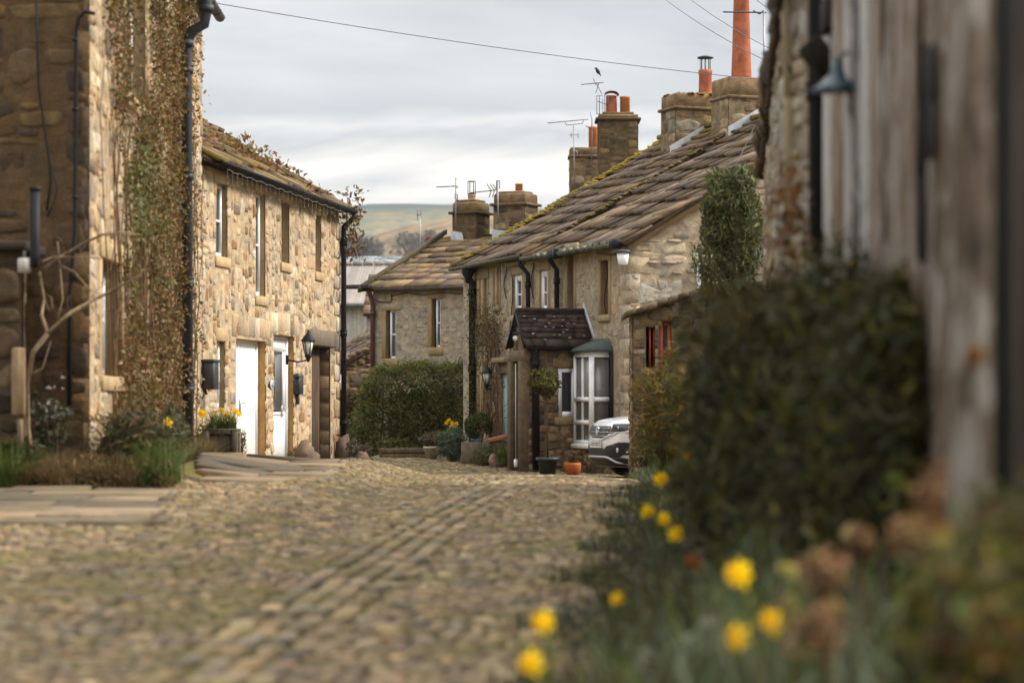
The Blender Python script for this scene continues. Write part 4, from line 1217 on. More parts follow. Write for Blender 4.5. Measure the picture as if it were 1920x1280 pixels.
for k in range(5): mb.box(PFr.pt(.27 + (wdt - .54) * (k + .5) / 5, -.32, (zpe - .35) / 2 + .05), ((wdt - .54) / 10 - .006, .015, (zpe - .5) / 2), A, lin(96, 72, 56) * random.uniform(.6, .9))
mb.build('porch_door', M['wood'], terr)
mb = MB(); mb.tube([PFr.pt(.3, .16, zpe - .4), PFr.pt(.29, .16, .35)], .006, 6); mb.box(PFr.pt(.29, .16, .32), (.05, .03, .08), A, bev=.015); mb.build('white_cable', M['white'], terr)
mb = MB(); surround(mb, PS, pwin, lin(150, 126, 92) * .75, lint=.22, sill=.16, rd=.1, proud=.03); mb.build('window_surround', M['dressed'], terr)
window(terr, PS, pwin, rd=.06, rows=1, cols=1, frame=M['white'], fw=.09, glass=M['glass'])
mb = MB(); ov = .1
pt3 = lambda u, n, z: TW.pt(u, n, z)
mid = (ps0 + ps1) / 2
slates(mb, pt3(ps0 - .1, pf + ov, zpe - .02), pt3(ps0 - .1, -.02, zpe - .02), pt3(mid, -.02, zpr), pt3(mid, pf + ov, zpr), 7, .34, th=.03, pal=[lin(74, 62, 54) * .8, lin(64, 54, 48) * .8, lin(84, 70, 60) * .8, lin(70, 56, 50) * .8], seed=41, wav=.006, jit=.12)
slates(mb, pt3(ps1 + .1, -.02, zpe - .02), pt3(ps1 + .1, pf + ov, zpe - .02), pt3(mid, pf + ov, zpr), pt3(mid, -.02, zpr), 7, .34, th=.03, pal=[lin(74, 62, 54) * .8, lin(84, 70, 60) * .8], seed=42)
mb.box(pt3(mid, (pf + ov) / 2, zpr + .02), (.09, (pf + ov) / 2, .04), TW.ax(), lin(70, 58, 52) * .8, bev=.03)
for _ in range(26):
    t, s = random.random(), random.random(); mb.ball(pt3(ps0 - .1 + (mid - ps0 + .1) * t, (pf + ov) * s, zpe + (zpr - zpe) * t + .045), (.035, .035, .012), 6, 4, lin(200, 196, 184) * .75, .3)
mb.build('porch_roof', M['dark_slate'], terr)
mb = MB(); gutter(mb, pt3(ps0 - .15, pf + ov, zpe - .07), pt3(ps0 - .15, .2, zpe - .07), .055)
for s in (ps0 - .1, ps1 + .1): mb.prism([pt3(s, pf + ov, zpe - .1), pt3(mid, pf + ov, zpr - .1), pt3(mid, pf + ov, zpr), pt3(s, pf + ov, zpe)], (*(TW.n * .03), 0))
downpipe(mb, [PS.pt(.12, .12, zpe - .08), PS.pt(.12, .1, zpe - .15), PS.pt(.14, .1, .2)], .075, every=3)
mb.build('porch_gutter', M['iron'], terr)
# lead-covered verge between porch roof and wall
mb = MB(); mb.prism([pt3(ps0 - .17, .02, zpe + .03), pt3(mid, .02, zpr + .03), pt3(mid, .02, zpr + .18), pt3(ps0 - .17, .02, zpe + .18)], (*(TW.n * .03), 0)); mb.build('lead_flashing', M['lead'], terr)
# white bay window between porch and near corner
bs0, bs1, bn = .88, 1.76, .46
bz0, bz1 = Z(835, 48.6), Z(657, 48.6)
mb = MB()
for w_, n_ in ((Wall(TW.pt(bs0, bn, 0)[:2], TW.pt(bs0, 0, 0)[:2]), 0), (Wall(TW.pt(bs0, bn, 0)[:2], TW.pt(bs1, bn, 0)[:2], -1), 1), (Wall(TW.pt(bs1, bn, 0)[:2], TW.pt(bs1, 0, 0)[:2], -1), 2)):
    if n_ == 0 and w_.n[1] > 0: w_ = Wall(w_.a, w_.b, -1)
    stone_face(mb, w_, .05, bz0 - .06, (), [c * .8 for c in PAL_DARKST], cu=.07, cz=.05, mortar=lin(96, 72, 58) * .5)
    if n_ == 0: cheek = w_
    if n_ == 1: bfront = w_
mb.build('bay_base', M['stone'], terr)
mb = MB(); A = TW.ax()
mb.box(TW.pt((bs0 + bs1) / 2, bn / 2, bz0 - .02), ((bs1 - bs0) / 2 + .07, bn / 2 + .07, .05), A, bev=.015)
mb.box(TW.pt((bs0 + bs1) / 2, bn / 2, bz1 - .03), ((bs1 - bs0) / 2 + .01, bn / 2 + .01, .05), A)
def panes(w, u0, u1, z0, z1, cols, rows, t=.055, g=.03):
    Aw = w.ax()
    def bar(a, b, c, d, n=0.): mb.box(w.pt((a + b) / 2, n, (c + d) / 2), ((b - a) / 2, .035, (d - c) / 2), Aw)
    bar(u0, u0 + t, z0, z1); bar(u1 - t, u1, z0, z1); bar(u0 + t, u1 - t, z1 - t, z1); bar(u0 + t, u1 - t, z0, z0 + t * 1.6)
    zt = z0 + (z1 - z0) * rows[0]
    for r in rows: bar(u0 + t, u1 - t, z0 + (z1 - z0) * r - .045, z0 + (z1 - z0) * r + .045, .003)
    for c in range(1, cols): u = u0 + t + (u1 - u0 - 2 * t) * c / cols; bar(u - g / 2, u + g / 2, z0 + t, z1 - t, -.006)
panes(cheek, .0, bn, bz0 + .03, bz1 - .08, 1, (.50,)); panes(bfront, 0., bs1 - bs0, bz0 + .03, bz1 - .08, 2, (.5, .24), .045, .022)
bay = mb.build('bay_window', M['white'], terr)
g = MB()
g.box(cheek.pt(bn / 2, -.02, (bz0 + bz1) / 2), (bn / 2 - .05, .006, (bz1 - bz0) / 2 - .1), cheek.ax())
bay_g = g.build('pane', M['glass_light'], bay)
g = MB(); g.box(bfront.pt((bs1 - bs0) / 2, -.02, (bz0 + bz1) / 2), ((bs1 - bs0) / 2 - .05, .006, (bz1 - bz0) / 2 - .1), bfront.ax()); g.build('pane', M['glass_light'], bay)
g = MB(); g.box(TW.pt(bs0 - .06, .03, (bz0 + bz1) / 2), (.05, .05, (bz1 - bz0) / 2), A); g.build('bay_post', M['iron'], terr)
mb = MB(); o_ = .1
pp = [TW.pt(bs0 - o_, 0, bz1 + .04), TW.pt(bs0 - o_, bn + o_, bz1 + .04), TW.pt(bs1 + o_, bn + o_, bz1 + .04), TW.pt(bs1 + o_, 0, bz1 + .04), TW.pt(bs0 + .1, .02, bz1 + .26), TW.pt(bs1 - .1, .02, bz1 + .26)]
pl_ = [p - (0, 0, .07) for p in pp[:4]]
mb.add(pp + pl_, [(0, 1, 4), (1, 2, 5, 4), (2, 3, 5), (0, 6, 7, 1), (1, 7, 8, 2), (2, 8, 9, 3), (6, 9, 8, 7)], lin(92, 98, 96) * .7)
mb.build('bay_roof', M['dark_slate'], terr)

# ================================================================== FAR COTTAGE (frontal, beyond the yard)
fb = np.array((.45, .893)); fdir = np.array((.893, -.45))
fa = np.array((X(700, 62.), 62.0))
FW = Wall(fa, fa + fdir * 8.0)
farc = thing('far_cottage', 'rendered stone cottage closing the yard behind the large hedge, with brown roof and maroon drainpipe', 'house', (*FW.pt(2, 0, .3)[:2], .3))
EF = Z(536, 62.) ; RF = 4.2; ZRF = Z(444, 65.75); pf_ = (ZRF - EF) / RF
fw1 = FW.rect(724, 743, 582, 672); fw2 = FW.rect(810, 826, 560, 651)
mb = MB(); stone_face(mb, FW, 0, EF - .02, [fw1, fw2], [c * 1.0 for c in PAL_GREY], cu=.055, cz=.045, smin=(2, 1), smax=(5, 4), mortar=lin(184, 172, 148) * .9, proud=.018, gap=.008, mort=.85)
FL = Wall(FW.a, FW.a + fb * 2 * RF)
if FL.n[0] > 0: FL = Wall(FL.a, FL.b, -1)
stone_face(mb, FL, 0, lambda u: EF + min(u, 2 * RF - u) * pf_, (), PAL_GREY, cu=.1, cz=.07, mortar=lin(168, 154, 128) * .6, proud=.02)
FB = Wall(FW.b + fb * 2 * RF, FW.a + fb * 2 * RF); mb.add([FB.pt(0, 0, 0), FB.pt(8, 0, 0), FB.pt(8, 0, EF), FB.pt(0, 0, EF)], [(0, 1, 2, 3)], PAL_GREY[0])
mb.build('wall', M['stone'], farc)
for k, o in enumerate((fw1, fw2)):
    mb = MB(); surround(mb, FW, o, lin(168, 144, 104) * .85, lint=.28 if k else .1, sill=.2, jamb=.0, rd=.16, proud=.03, reveal=lin(160, 132, 92) * .8)
    a = o[0]; mb.box(FW.pt(a - .06, 0, (o[2] + o[3]) / 2), (.06, .03, (o[3] - o[2]) / 2), FW.ax(), lin(168, 144, 104) * .85, bev=.01)
    mb.build('window_surround', M['dressed'], farc); window(farc, FW, (o[0] + .1, o[1], o[2], o[3]), rd=.1, rows=2, cols=1, fw=.04)
fr_ = lambda u, run: FW.pt(u, -run, EF + run * pf_)
mossF = lambda s, t, r: (.45 if r.random() < .12 else .05) * r.random() + max(0, (t - .85) * 4) * r.random() + max(0, .04 - s) * 8
mb = MB(); slates(mb, fr_(-.12, -.2), fr_(8, -.2), fr_(8, RF), fr_(-.12, RF), 10, .45, th=.04, moss=mossF, seed=51, wav=.02, pal=[c * 1.25 for c in PAL_SLATE])
bk_ = lambda u, run: FW.pt(u, -2 * RF + run, EF + run * pf_); slates(mb, bk_(8, -.2), bk_(-.12, -.2), bk_(-.12, RF), bk_(8, RF), 5, .9, seed=52)
mb.build('roof', M['slate'], farc)
mb = MB()
mb.prism([fr_(-.2, -.45) + (0, 0, -.02), fr_(-.2, RF) + (0, 0, .08), fr_(-.2, RF) + (0, 0, .2), fr_(-.2, -.45) + (0, 0, .14)], (*(FW.u * .09), 0), lin(84, 74, 52) * .8)
mb.box(fr_(-.25, -.3) + (0, 0, .08), (.35, .12, .05), FW.ax(), lin(70, 62, 52) * .8, bev=.01)
mb.build('bargeboard', M['wood'], farc)
mb = MB(); gutter(mb, FW.pt(-.3, .2, EF - .08), FW.pt(7.9, .2, EF - .08), .075); mb.build('gutter', M['gutter_brown'], farc)
mb = MB(); downpipe(mb, [FW.pt(-.02, .2, EF - .12), FW.pt(.0, .18, EF - .2), FW.pt(.04, .1, EF - .45), FW.pt(.04, .1, .3)], .06); mb.build('downpipe', M['maroon'], farc)
mb = MB()
pp = [FW.pt(*((lambda q: (q[0], .03, q[1]))(FW.uz(px, py)))) for px, py in ((735, 552), (736, 562), (733, 567), (712, 566), (703, 560))]
mb.tube(pp, .013, 5); pp = [FW.pt(*((lambda q: (q[0], .03, q[1]))(FW.uz(px, py)))) for px, py in ((736, 555), (760, 549), (795, 553), (830, 549), (868, 551))]; mb.tube(pp, .011, 5)
mb.build('cable', M['iron'], farc)
fl_ = lambda u, n0, n1: [FW.pt(u, n0, EF - n0 * pf_ + .02), FW.pt(u, n1, EF - n1 * pf_ + .02), FW.pt(u, n1, EF - n1 * pf_ + .25), FW.pt(u, n0, EF - n0 * pf_ + .25)]
def fch(px0, px1, pyt, run, pots, cap=.3):
    n = -run; u0, u1 = FW.U(px0, n + .35), FW.U(px1, n + .35); uc = (u0 + u1) / 2; hu = (u1 - u0) / 2 * .86
    zt = Z(pyt, FW.dep(uc, n)); zr = EF + run * pf_
    fl = [[FW.pt(uc - hu - .01, n + .42, EF - (n + .42) * pf_ - .06), FW.pt(uc + hu * .1, n + .42, EF - (n + .42) * pf_ - .06), FW.pt(uc - hu * .1, n + .42, EF - (n + .42) * pf_ + .22), FW.pt(uc - hu - .01, n + .42, EF - (n + .42) * pf_ + .28)]]
    return chimney(farc, FW, (uc, n), (hu, .38), zr - .8, zt, pal=PAL_SOOT if pots[0][4] == 'buff' else [c * .95 for c in PAL_DARKST], cap=cap, over=.09, pots=pots, lead=fl, sb=True)
fch(846, 898, 382, RF, ((.02, 0, .1, .22, 'buff'),)); fch(922, 990, 366, RF, ((.1, 0, .1, .28, 'orange'),))

# ================================================================== cottage behind the terrace (its stacks rise over the mossy roof)
bgc = thing('background_cottage', 'cottage hidden behind the mossy roof, showing two sooty chimney stacks with orange pots', 'house', (4.5, 67, .2))
mb = MB(); K1 = [(1.7, 63.4), (8.5, 63.4), (8.5, 70.6), (1.7, 70.6)]; ZB = 4.4; ZRB = 6.75
for i in range(4):
    w = Wall(K1[i], K1[(i + 1) % 4]); stone_face(mb, w, 0, ZB if i % 2 == 0 else (lambda u: ZB + min(u, 7.2 - u) * (ZRB - ZB) / 3.6), (), PAL_GREY, cu=.14, cz=.1, mortar=PAL_GREY[1] * .6)
mb.build('wall', M['stone'], bgc)
mb = MB(); slates(mb, (1.6, 63.2, ZB - .1), (8.6, 63.2, ZB - .1), (8.6, 67, ZRB), (1.6, 67, ZRB), 8, .7, seed=61); slates(mb, (8.6, 70.8, ZB - .1), (1.6, 70.8, ZB - .1), (1.6, 67, ZRB), (8.6, 67, ZRB), 6, .9, seed=62); mb.build('roof', M['slate'], bgc)
DW = Wall((0, 66.2), (10, 66.2)); S1c = (X(1092, 68.5), X(1157, 65.5))
chimney(bgc, Wall((0, 68.5), (10, 68.5)), (X(1096, 68.5), 0), (.42, .38), 5.6, Z(280, 68.5), cap=.26, over=.05, pots=((.24, -.05, .125, .62, 'orange'),), pal=PAL_DARKST)
chimney(bgc, Wall((0, 65.5), (10, 65.5)), (X(1158, 65.5), 0), (.53, .42), 5.4, Z(219, 65.5), cap=.14, over=.08, pots=((-.17, 0, .15, .66, 'hood'), (.2, 0, .135, .52, 'orange')), sb=True)

# ================================================================== barns, outhouse, garden walls behind the yard
def corrug(mb, a, b, c, d, n, amp, col):
    """ribbed sheet over the quad a-b (bottom) d-c (top)"""
    a, b, c, d = (np.asarray(q, float) for q in (a, b, c, d)); nr = np.cross(b - a, d - a); nr /= np.linalg.norm(nr)
    if nr[1] > 0: nr = -nr
    V = []
    for i in range(n + 1):
        t = i / n; o = nr * amp * (1 if i % 2 else -1); V += [a + (b - a) * t + o, d + (c - d) * t + o]
    cc = np.repeat(np.asarray(col)[None] * rng.uniform(.68, 1.1, (n + 1, 1)), 2, 0)
    mb.add(V, [(2 * i, 2 * i + 2, 2 * i + 3, 2 * i + 1) for i in range(n)], cc)


barn = thing('barn', 'long grey corrugated-roofed barn with pale vertical boarding beyond the far cottage', 'barn', (-2, 95, -.3))
x0, x1 = X(560, 95), X(830, 95)
mb = MB(); corrug(mb, (x0, 95.3, -.5), (x1, 95.3, -.5), (x1, 95.3, Z(568, 95)), (x0, 95.3, Z(568, 95)), 90, .05, lin(222, 214, 200) * .9)
mb.box(((x0 + x1) / 2, 103, 2.5), ((x1 - x0) / 2 - .05, 7.5, 2.9), None, lin(150, 144, 134) * .6); mb.build('wall', M['zinc'], barn)
mb = MB(); za, zb_ = Z(569, 95), Z(497, 103)
corrug(mb, (x0 - .3, 94.9, za), (x1 + .3, 94.9, za), (x1 + .3, 103, zb_), (x0 - .3, 103, zb_), 120, .03, lin(166, 156, 146) * .8)
corrug(mb, (x0 - .3, 111, za), (x1 + .3, 111, za), (x1 + .3, 103, zb_), (x0 - .3, 103, zb_), 100, .03, lin(166, 156, 146) * .8)
mb.prism([(x0 - .3, 94.9, za), (x0 - .3, 103, zb_), (x0 - .3, 111, za)], (.05, 0, 0), lin(150, 146, 142) * .5)
mb.box(((x0 + x1) / 2, 94.9, za - .08), ((x1 - x0) / 2 + .3, .06, .06), None, lin(120, 120, 118) * .6)
mb.build('roof', M['zinc'], barn)
mb = MB()
for xx in np.arange(x0, x1, .45): mb.box((xx, 103, zb_ + .08), (.2, .18, .09), None, lin(190, 182, 170) * random.uniform(.5, .75), bev=.06)
mb.build('ridge_cap', M['zinc'], barn)
barn2 = thing('slate_barn', 'second barn with a blue-grey slate roof just behind the corrugated barn', 'barn', (-2, 128, -1))
x0, x1 = X(540, 125), X(905, 125)
mb = MB(); mb.box(((x0 + x1) / 2, 130, 2.5), ((x1 - x0) / 2, 8, 4), None, lin(150, 140, 124) * .6); mb.build('wall', M['stone'], barn2)
mb = MB(); slates(mb, (x0, 121.6, Z(540, 125)), (x1, 121.6, Z(540, 125)), (x1, 130, Z(481, 130)), (x0, 130, Z(481, 130)), 22, 1., th=.02, pal=[lin(160, 166, 172) * .75, lin(146, 152, 160) * .75, lin(170, 174, 178) * .75], seed=71, wav=.006)
slates(mb, (x1, 138.4, Z(540, 125)), (x0, 138.4, Z(540, 125)), (x0, 130, Z(481, 130)), (x1, 130, Z(481, 130)), 8, 2., th=.02, pal=[lin(160, 166, 172) * .75], seed=72); mb.build('roof', M['dark_slate'], barn2)

# house in the dip whose banded pot and aerial show over the far cottage's verge
hid = thing('hidden_house', 'house behind the far cottage of which only a banded brown chimney pot shows', 'house', (X(812, 80), 80, .2))
mb = MB(); mb.box((X(830, 80), 81, 2.2), (2.4, 3, 2.3), None, PAL_GREY[2]); mb.build('wall', M['stone'], hid)
mb = MB(); slates(mb, (X(830, 80) - 2.5, 77.8, 4.45), (X(830, 80) + 2.5, 77.8, 4.45), (X(830, 80) + 2.5, 81, 5.9), (X(830, 80) - 2.5, 81, 5.9), 6, .6, seed=73); slates(mb, (X(830, 80) + 2.5, 84.2, 4.45), (X(830, 80) - 2.5, 84.2, 4.45), (X(830, 80) - 2.5, 81, 5.9), (X(830, 80) + 2.5, 81, 5.9), 6, .6, seed=74); mb.build('roof', M['slate'], hid)
pb = MB(); o = np.array((X(806, 80.5), 80.5, 5.75)); k_ = .17
pb.lathe([(k_ * .8, -.2), (k_ * .72, .42), (k_ * 1.0, .46), (k_ * 1.05, .54), (k_ * .95, .56), (k_ * 1.08, .62), (k_ * 1.08, .68), (k_ * .95, .7), (k_ * 1.0, .78), (k_ * .8, .88), (k_ * .3, .9)], o + (0, 0, Z(442, 80.5) - 5.75 - .9), 16, lin(112, 62, 54) * .8)
pot = pb.build('chimney_pot', M['attr'], hid, smooth=True)

outh = thing('outhouse', 'small coursed-stone outhouse with a sloping slate roof left of the maroon drainpipe', 'outbuilding', (X(660, 72), 72, .3))
OW = Wall((X(600, 71.6), 71.2), (X(712, 72.0), 72.0)); zl = lambda u: np.interp(u, [0, OW.U(634), OW.L], [Z(690, 71.5), Z(690, 71.5), Z(632, 72)])
mb = MB(); stone_face(mb, OW, 0, zl, (), [c * 1.0 for c in PAL_DARKST], cu=.12, cz=.07, smin=(2, 1), smax=(5, 3), mortar=lin(120, 96, 66) * .6, proud=.03)
mb.box((X(655, 73) , 74, 1.1), (.75, 2, 1.2), None, PAL_DARKST[0]); mb.build('wall', M['stone'], outh)
mb = MB(); slates(mb, (X(628, 71), 71, Z(692, 71)), (X(632, 75), 75.5, Z(662, 75)), (X(716, 76), 77, Z(597, 76)), (X(708, 71.6), 71.6, Z(640, 71.6)), 7, .55, th=.05, pal=[c * 1.05 for c in PAL_SLATE], seed=75, wav=.03); mb.build('roof', M['slate'], outh)
mb = MB(); gutter(mb, (X(634, 71), 70.9, Z(694, 71) - .02), (X(640, 74), 73.9, Z(668, 74)), .07); mb.tube([P(642, 690, 70.9), P(645, 702, 70.9), P(646, 742, 70.9)], .05, 8); mb.build('gutter', M['iron'], outh)
mb = MB(); mb.tube([P(639, 702, 70.8), P(639, 745, 70.8)], .04, 8); mb.build('white_downpipe', M['white'], outh)

# small stone gate pillar with pitched cap
mb = MB(); o = P(676, 850, 66.); gz_ = G(o[0], o[1])
mb.box((o[0], o[1], gz_ + .8), (.17, .17, (Z(730, 66) - gz_) / 2), None, lin(150, 138, 118) * .7, bev=.02, )
mb.prism([(o[0] - .26, o[1] - .2, Z(726, 66)), (o[0] + .26, o[1] - .2, Z(726, 66)), (o[0], o[1] - .2, Z(702, 66))], (0, .4, 0), lin(120, 108, 92) * .7)
mb.tube([(o[0] - .02, o[1], Z(704, 66)), (o[0] - .02, o[1], Z(694, 66))], .04, 6, lin(140, 130, 110) * .7)
tag(mb.build('gate_pillar', M['stone_mossy'], loc=(o[0], o[1], gz_)), 'grey stone gate pillar with a pitched cap between the brown hedge and the big green hedge', 'pillar')

# ================================================================== RIGHT: outbuilding with red window
OB = Wall((X(1187, 42.6), 42.6), (5.2, 42.6)); obz = lambda u: np.interp(u, [0, OB.U(1310), OB.L], [Z(590, 42.6), Z(548, 42.6), Z(520, 42.6)])
outb = thing('outbuilding', 'small stone outbuilding with red window frames and a sloping slab roof beside the white car', 'outbuilding', (X(1240, 42.6), 42.6, .3))
rw1 = OB.rect(1211, 1228, 612, 690); rw2 = OB.rect(1236, 1259, 602, 720)
mb = MB(); stone_face(mb, OB, 0, obz, [rw1, rw2], [c * .85 for c in PAL_DARKST] + [c * .8 for c in PAL_GREY[:3]], cu=.075, cz=.06, smin=(2, 1), smax=(6, 4), mortar=lin(120, 102, 82) * .5, proud=.035)
OBL = Wall((X(1187, 42.6), 42.6), (X(1187, 42.6) + .03, 44.2), -1); stone_face(mb, OBL, 0, Z(590, 42.6), (), PAL_DARKST, cu=.1, cz=.08, mortar=lin(120, 102, 82) * .5)
mb.add([OBL.pt(1.6, 0, 0), (5.2, 44.2, 0), (5.2, 44.2, Z(520, 42.6)), OBL.pt(1.6, 0, Z(590, 42.6))], [(0, 1, 2, 3)], PAL_DARKST[0])
mb.add([(5.2, 42.6, 0), (5.2, 44.2, 0), (5.2, 44.2, Z(520, 42.6)), (5.2, 42.6, Z(520, 42.6))], [(0, 1, 2, 3)], PAL_DARKST[0])
mb.build('wall', M['stone'], outb)
mb = MB(); ra, rb, rc_ = np.array((X(1174, 42.4), 42.4, Z(584, 42.4))), np.array((X(1312, 42.4), 42.4, Z(541, 42.4))), np.array((5.4, 42.4, Z(512, 42.4)))
for p, q in ((ra, rb), (rb, rc_)):
    n_ = 7
    for i in range(n_):
        s0, s1 = p + (q - p) * i / n_, p + (q - p) * (i + .97) / n_; dz = random.uniform(-.015, .02)
        V = [s0 + (0, 0, dz), s1 + (0, 0, dz + .02), s1 + (0, 1.9, dz + .02), s0 + (0, 1.9, dz)]; V += [v - np.array((0, 0, .1)) for v in V]
        mb.add(V, [(0, 1, 2, 3), (4, 7, 6, 5), (0, 4, 5, 1), (1, 5, 6, 2), (2, 6, 7, 3), (3, 7, 4, 0)], lin(120, 102, 84) * random.uniform(.5, .75))
mb.build('slab_roof', M['slate'], outb)
for o in (rw1, rw2):
    mb = MB(); surround(mb, OB, o, lin(146, 122, 88) * .7, lint=.2, sill=.12, rd=.22, proud=.03, reveal=lin(110, 92, 70) * .5); mb.build('window_surround', M['dressed'], outb)
    window(outb, OB, (o[0] + (.06 if o is rw1 else 0), o[1], o[2], o[3]), rd=.12, rows=2, cols=1, frame=M['red'], fw=.07, glaz=.07)

# ================================================================== RIGHT NEAR: cottage
RA, RB, RC, RE = np.array((X(1436, 30), 30.)), np.array((X(1476, 17), 17.)), np.array((X(1549, 16.2), 16.2)), np.array((X(1768, 10.4), 10.4))
rcot = thing('corner_cottage', 'blurred stone cottage at the right edge with weathered timber boarding, dark pipe and hanging lamp', 'house', (RC[0], RC[1], .4))
HR = Z(325, 30) + .02
WA = Wall(RB, RA, -1); WB = Wall(RC, RB, -1); WC = Wall(RE, RC, -1)
for w in (WA, WC): assert w.n[0] < 0
if WB.n[1] > 0: WB = Wall(RC, RB, 1)
mu_w = WA.rect(1440, 1458, 402, 500); tall_w = WA.rect(1466, 1473, -40, 110)
mb = MB()
palR = [c * .8 for c in PAL_GREY] + [lin(190, 184, 174) * .8] * 3
stone_face(mb, WA, 0, HR + .2, [mu_w, tall_w], palR, cu=.075, cz=.06, smin=(2, 1), smax=(6, 4), mortar=lin(150, 130, 104) * .55, proud=.03)
stone_face(mb, WB, 0, HR + 1.4, (), palR, cu=.075, cz=.06, smin=(2, 1), smax=(5, 4), mortar=lin(150, 130, 104) * .55, proud=.03)
stone_face(mb, WC, 0, HR + 1.4, (), [c * .8 for c in palR], cu=.08, cz=.07, smin=(2, 1), smax=(5, 5), mortar=lin(140, 120, 96) * .5, proud=.03)
WD = Wall(RA, RA + np.array((6., .4))); stone_face(mb, WD, 0, HR + .1, (), palR, cu=.12, cz=.1, mortar=lin(150, 130, 104) * .5)
mb.add([(RE[0], RE[1], 0), (8.5, 10.4, 0), (8.5, 10.4, HR + 1.4), (RE[0], RE[1], HR + 1.4)], [(0, 1, 2, 3)], palR[0])
mb.add([(8.5, 10.4, 0), (9, 30.4, 0), (9, 30.4, HR), (8.5, 10.4, HR + 1.4)], [(0, 1, 2, 3)], palR[0])
mb.build('wall', M['stone'], rcot)
for o, cl in ((mu_w, 3), (tall_w, 1)):
    mb = MB(); surround(mb, WA, o, DRESS_G * .95, lint=.2, sill=.14, jamb=.35 if cl == 1 else .12, rd=.12, proud=.03)
    if cl == 3:
        for j in (1, 2): uu = o[0] + (o[1] - o[0]) * j / 3; mb.box(WA.pt(uu, -.03, (o[2] + o[3]) / 2), (.07, .07, (o[3] - o[2]) / 2), WA.ax(), DRESS_G, bev=.02)
    mb.build('window_surround', M['dressed'], rcot); window(rcot, WA, o, rd=.12, rows=1, cols=1, frame=M['gutter_brown'])
# stone eave slabs and roof
mb = MB()
slates(mb, (*(RB + WA.n * .06 + (0, -.4)), HR + .04), (*(RA + WA.n * .06 + (0, .25)), HR + .0), (RA[0] + 3.6, RA[1] + .3, HR + 2.3), (RB[0] + 4.8, RB[1] - .4, HR + 2.4), 8, .7, th=.05, seed=81, pal=[c * .7 for c in PAL_SLATE], wav=.03)
slates(mb, (RE[0] - .15, 10.2, HR + 1.45), (RB[0] - .12, 17.0, HR + 1.45), (RB[0] + 4.8, 17.0, HR + 3.9), (RE[0] + 4.9, 10.2, HR + 3.9), 8, .7, th=.05, seed=82, pal=[c * .7 for c in PAL_SLATE])
slates(mb, (9.2, 30.5, HR), (8.7, 10.2, HR + 1.4), (RE[0] + 4.9, 10.2, HR + 3.9), (RA[0] + 3.6, 30.3, HR + 2.3), 5, 1.2, seed=83)
mb.build('roof', M['slate'], rcot)
mb = MB()
for k in range(34):       # projecting eave stones, rough edge
    t = k / 33; c = RB + (RA - RB) * t + WA.n * .03
    mb.box((c[0], c[1], HR - .02), (.05 + random.uniform(-.012, .012), .19, .06), WA.ax() if False else None, lin(76, 58, 46) * random.uniform(.5, .8), bev=.02)
mb.build('eave_stones', M['dressed'], rcot)
mb = MB(); q = np.array((X(1531, 15.9), 15.9)); downpipe(mb, [(q[0], q[1], HR + 1.5), (q[0], q[1], HR + 1.2), (q[0] + .02, q[1], .4)], .062); mb.build('downpipe', M['iron'], rcot)
mb = MB(); 
for px, py, l in ((1491, 128, .16),): mb.box(P(px, py, 16.9), (.06, .12, .03), np.array(((.8, 0, .6), (0, 1, 0), (-.6, 0, .8))), lin(60, 50, 38) * .6, bev=.01)
mb.box(P(1480, 330, 16.85), (.035, .04, .55), None, DRESS_G * .95, bev=.01); mb.box(P(1483, 50, 16.85), (.05, .04, .5), None, DRESS_G * .85, bev=.01)
mb.build('jamb_stone', M['dressed'], rcot)
# weathered boarding along the near wall
def board(px0, px1, py0, py1, col, d=None, n=.05, t=.03):
    u0, u1 = sorted((WC.U(px0, n), WC.U(px1, n))); dd = WC.dep((u0 + u1) / 2, n)
    return (WC.pt((u0 + u1) / 2, n, (Z(py0, dd) + Z(py1, dd)) / 2), ((u1 - u0) / 2, t, abs(Z(py0, dd) - Z(py1, dd)) / 2), col)
spec = [(1549, 1568, lin(208, 202, 194)), (1568, 1590, lin(140, 112, 82)), (1590, 1604, lin(196, 188, 178)), (1604, 1620, lin(74, 66, 64)), (1620, 1640, lin(206, 202, 194)), (1640, 1662, lin(136, 110, 84)),
        (1662, 1672, lin(70, 58, 50)), (1672, 1690, lin(124, 104, 86)), (1690, 1712, lin(130, 106, 84)), (1712, 1730, lin(128, 104, 82)), (1730, 1750, lin(132, 108, 84)), (1750, 1768, lin(112, 94, 78))]
groups = (('boarding', spec[:7]), ('timber_door', spec[7:]))
for nm, sp in groups:
    mb = MB()
    for a, b, c in sp:
        o_, h_, c_ = board(a + 1.6, b - 1.6, -140, 1010, c * .62, n=.05 + random.uniform(0, .05)); mb.box(o_, h_, WC.ax(), c_ * random.uniform(.9, 1.1), bev=.006)
    o_, h_, c_ = board(sp[0][0] + 3, sp[-1][1] - 3, -140, 1010, lin(40, 34, 30) * .5, n=.02, t=.01); mb.box(o_, h_, WC.ax(), c_)  # near-black backing sheet, added to paint the gaps between boards dark
    mb.build(nm, M['flake'], rcot)
mb = MB()
for px, y0, y1, w_ in ((1722, 85, 200, 7), (1721, 200, 330, 9), (1724, 330, 480, 6), (1746, 90, 190, 8), (1748, 190, 290, 5)):
    o_, h_, _ = board(px - w_, px + w_, y0, y1 + 6, None, n=.105, t=.012); mb.box(o_, h_, WC.ax(), lin(44, 38, 34) * .6, bev=.01)
mb.build('dark_batten', M['wood'], rcot)
mb = MB(); mb.box(P(1566, 26, 14.9), (.075, .2, .11), None, lin(52, 46, 36) * .5, bev=.02); mb.box(P(1536, 108, 15.), (.08, .08, .12), np.array(((.8, 0, .6), (0, 1, 0), (-.6, 0, .8))), lin(56, 48, 36) * .5, bev=.02)
mb.build('timber_bracket', M['wood'], rcot)
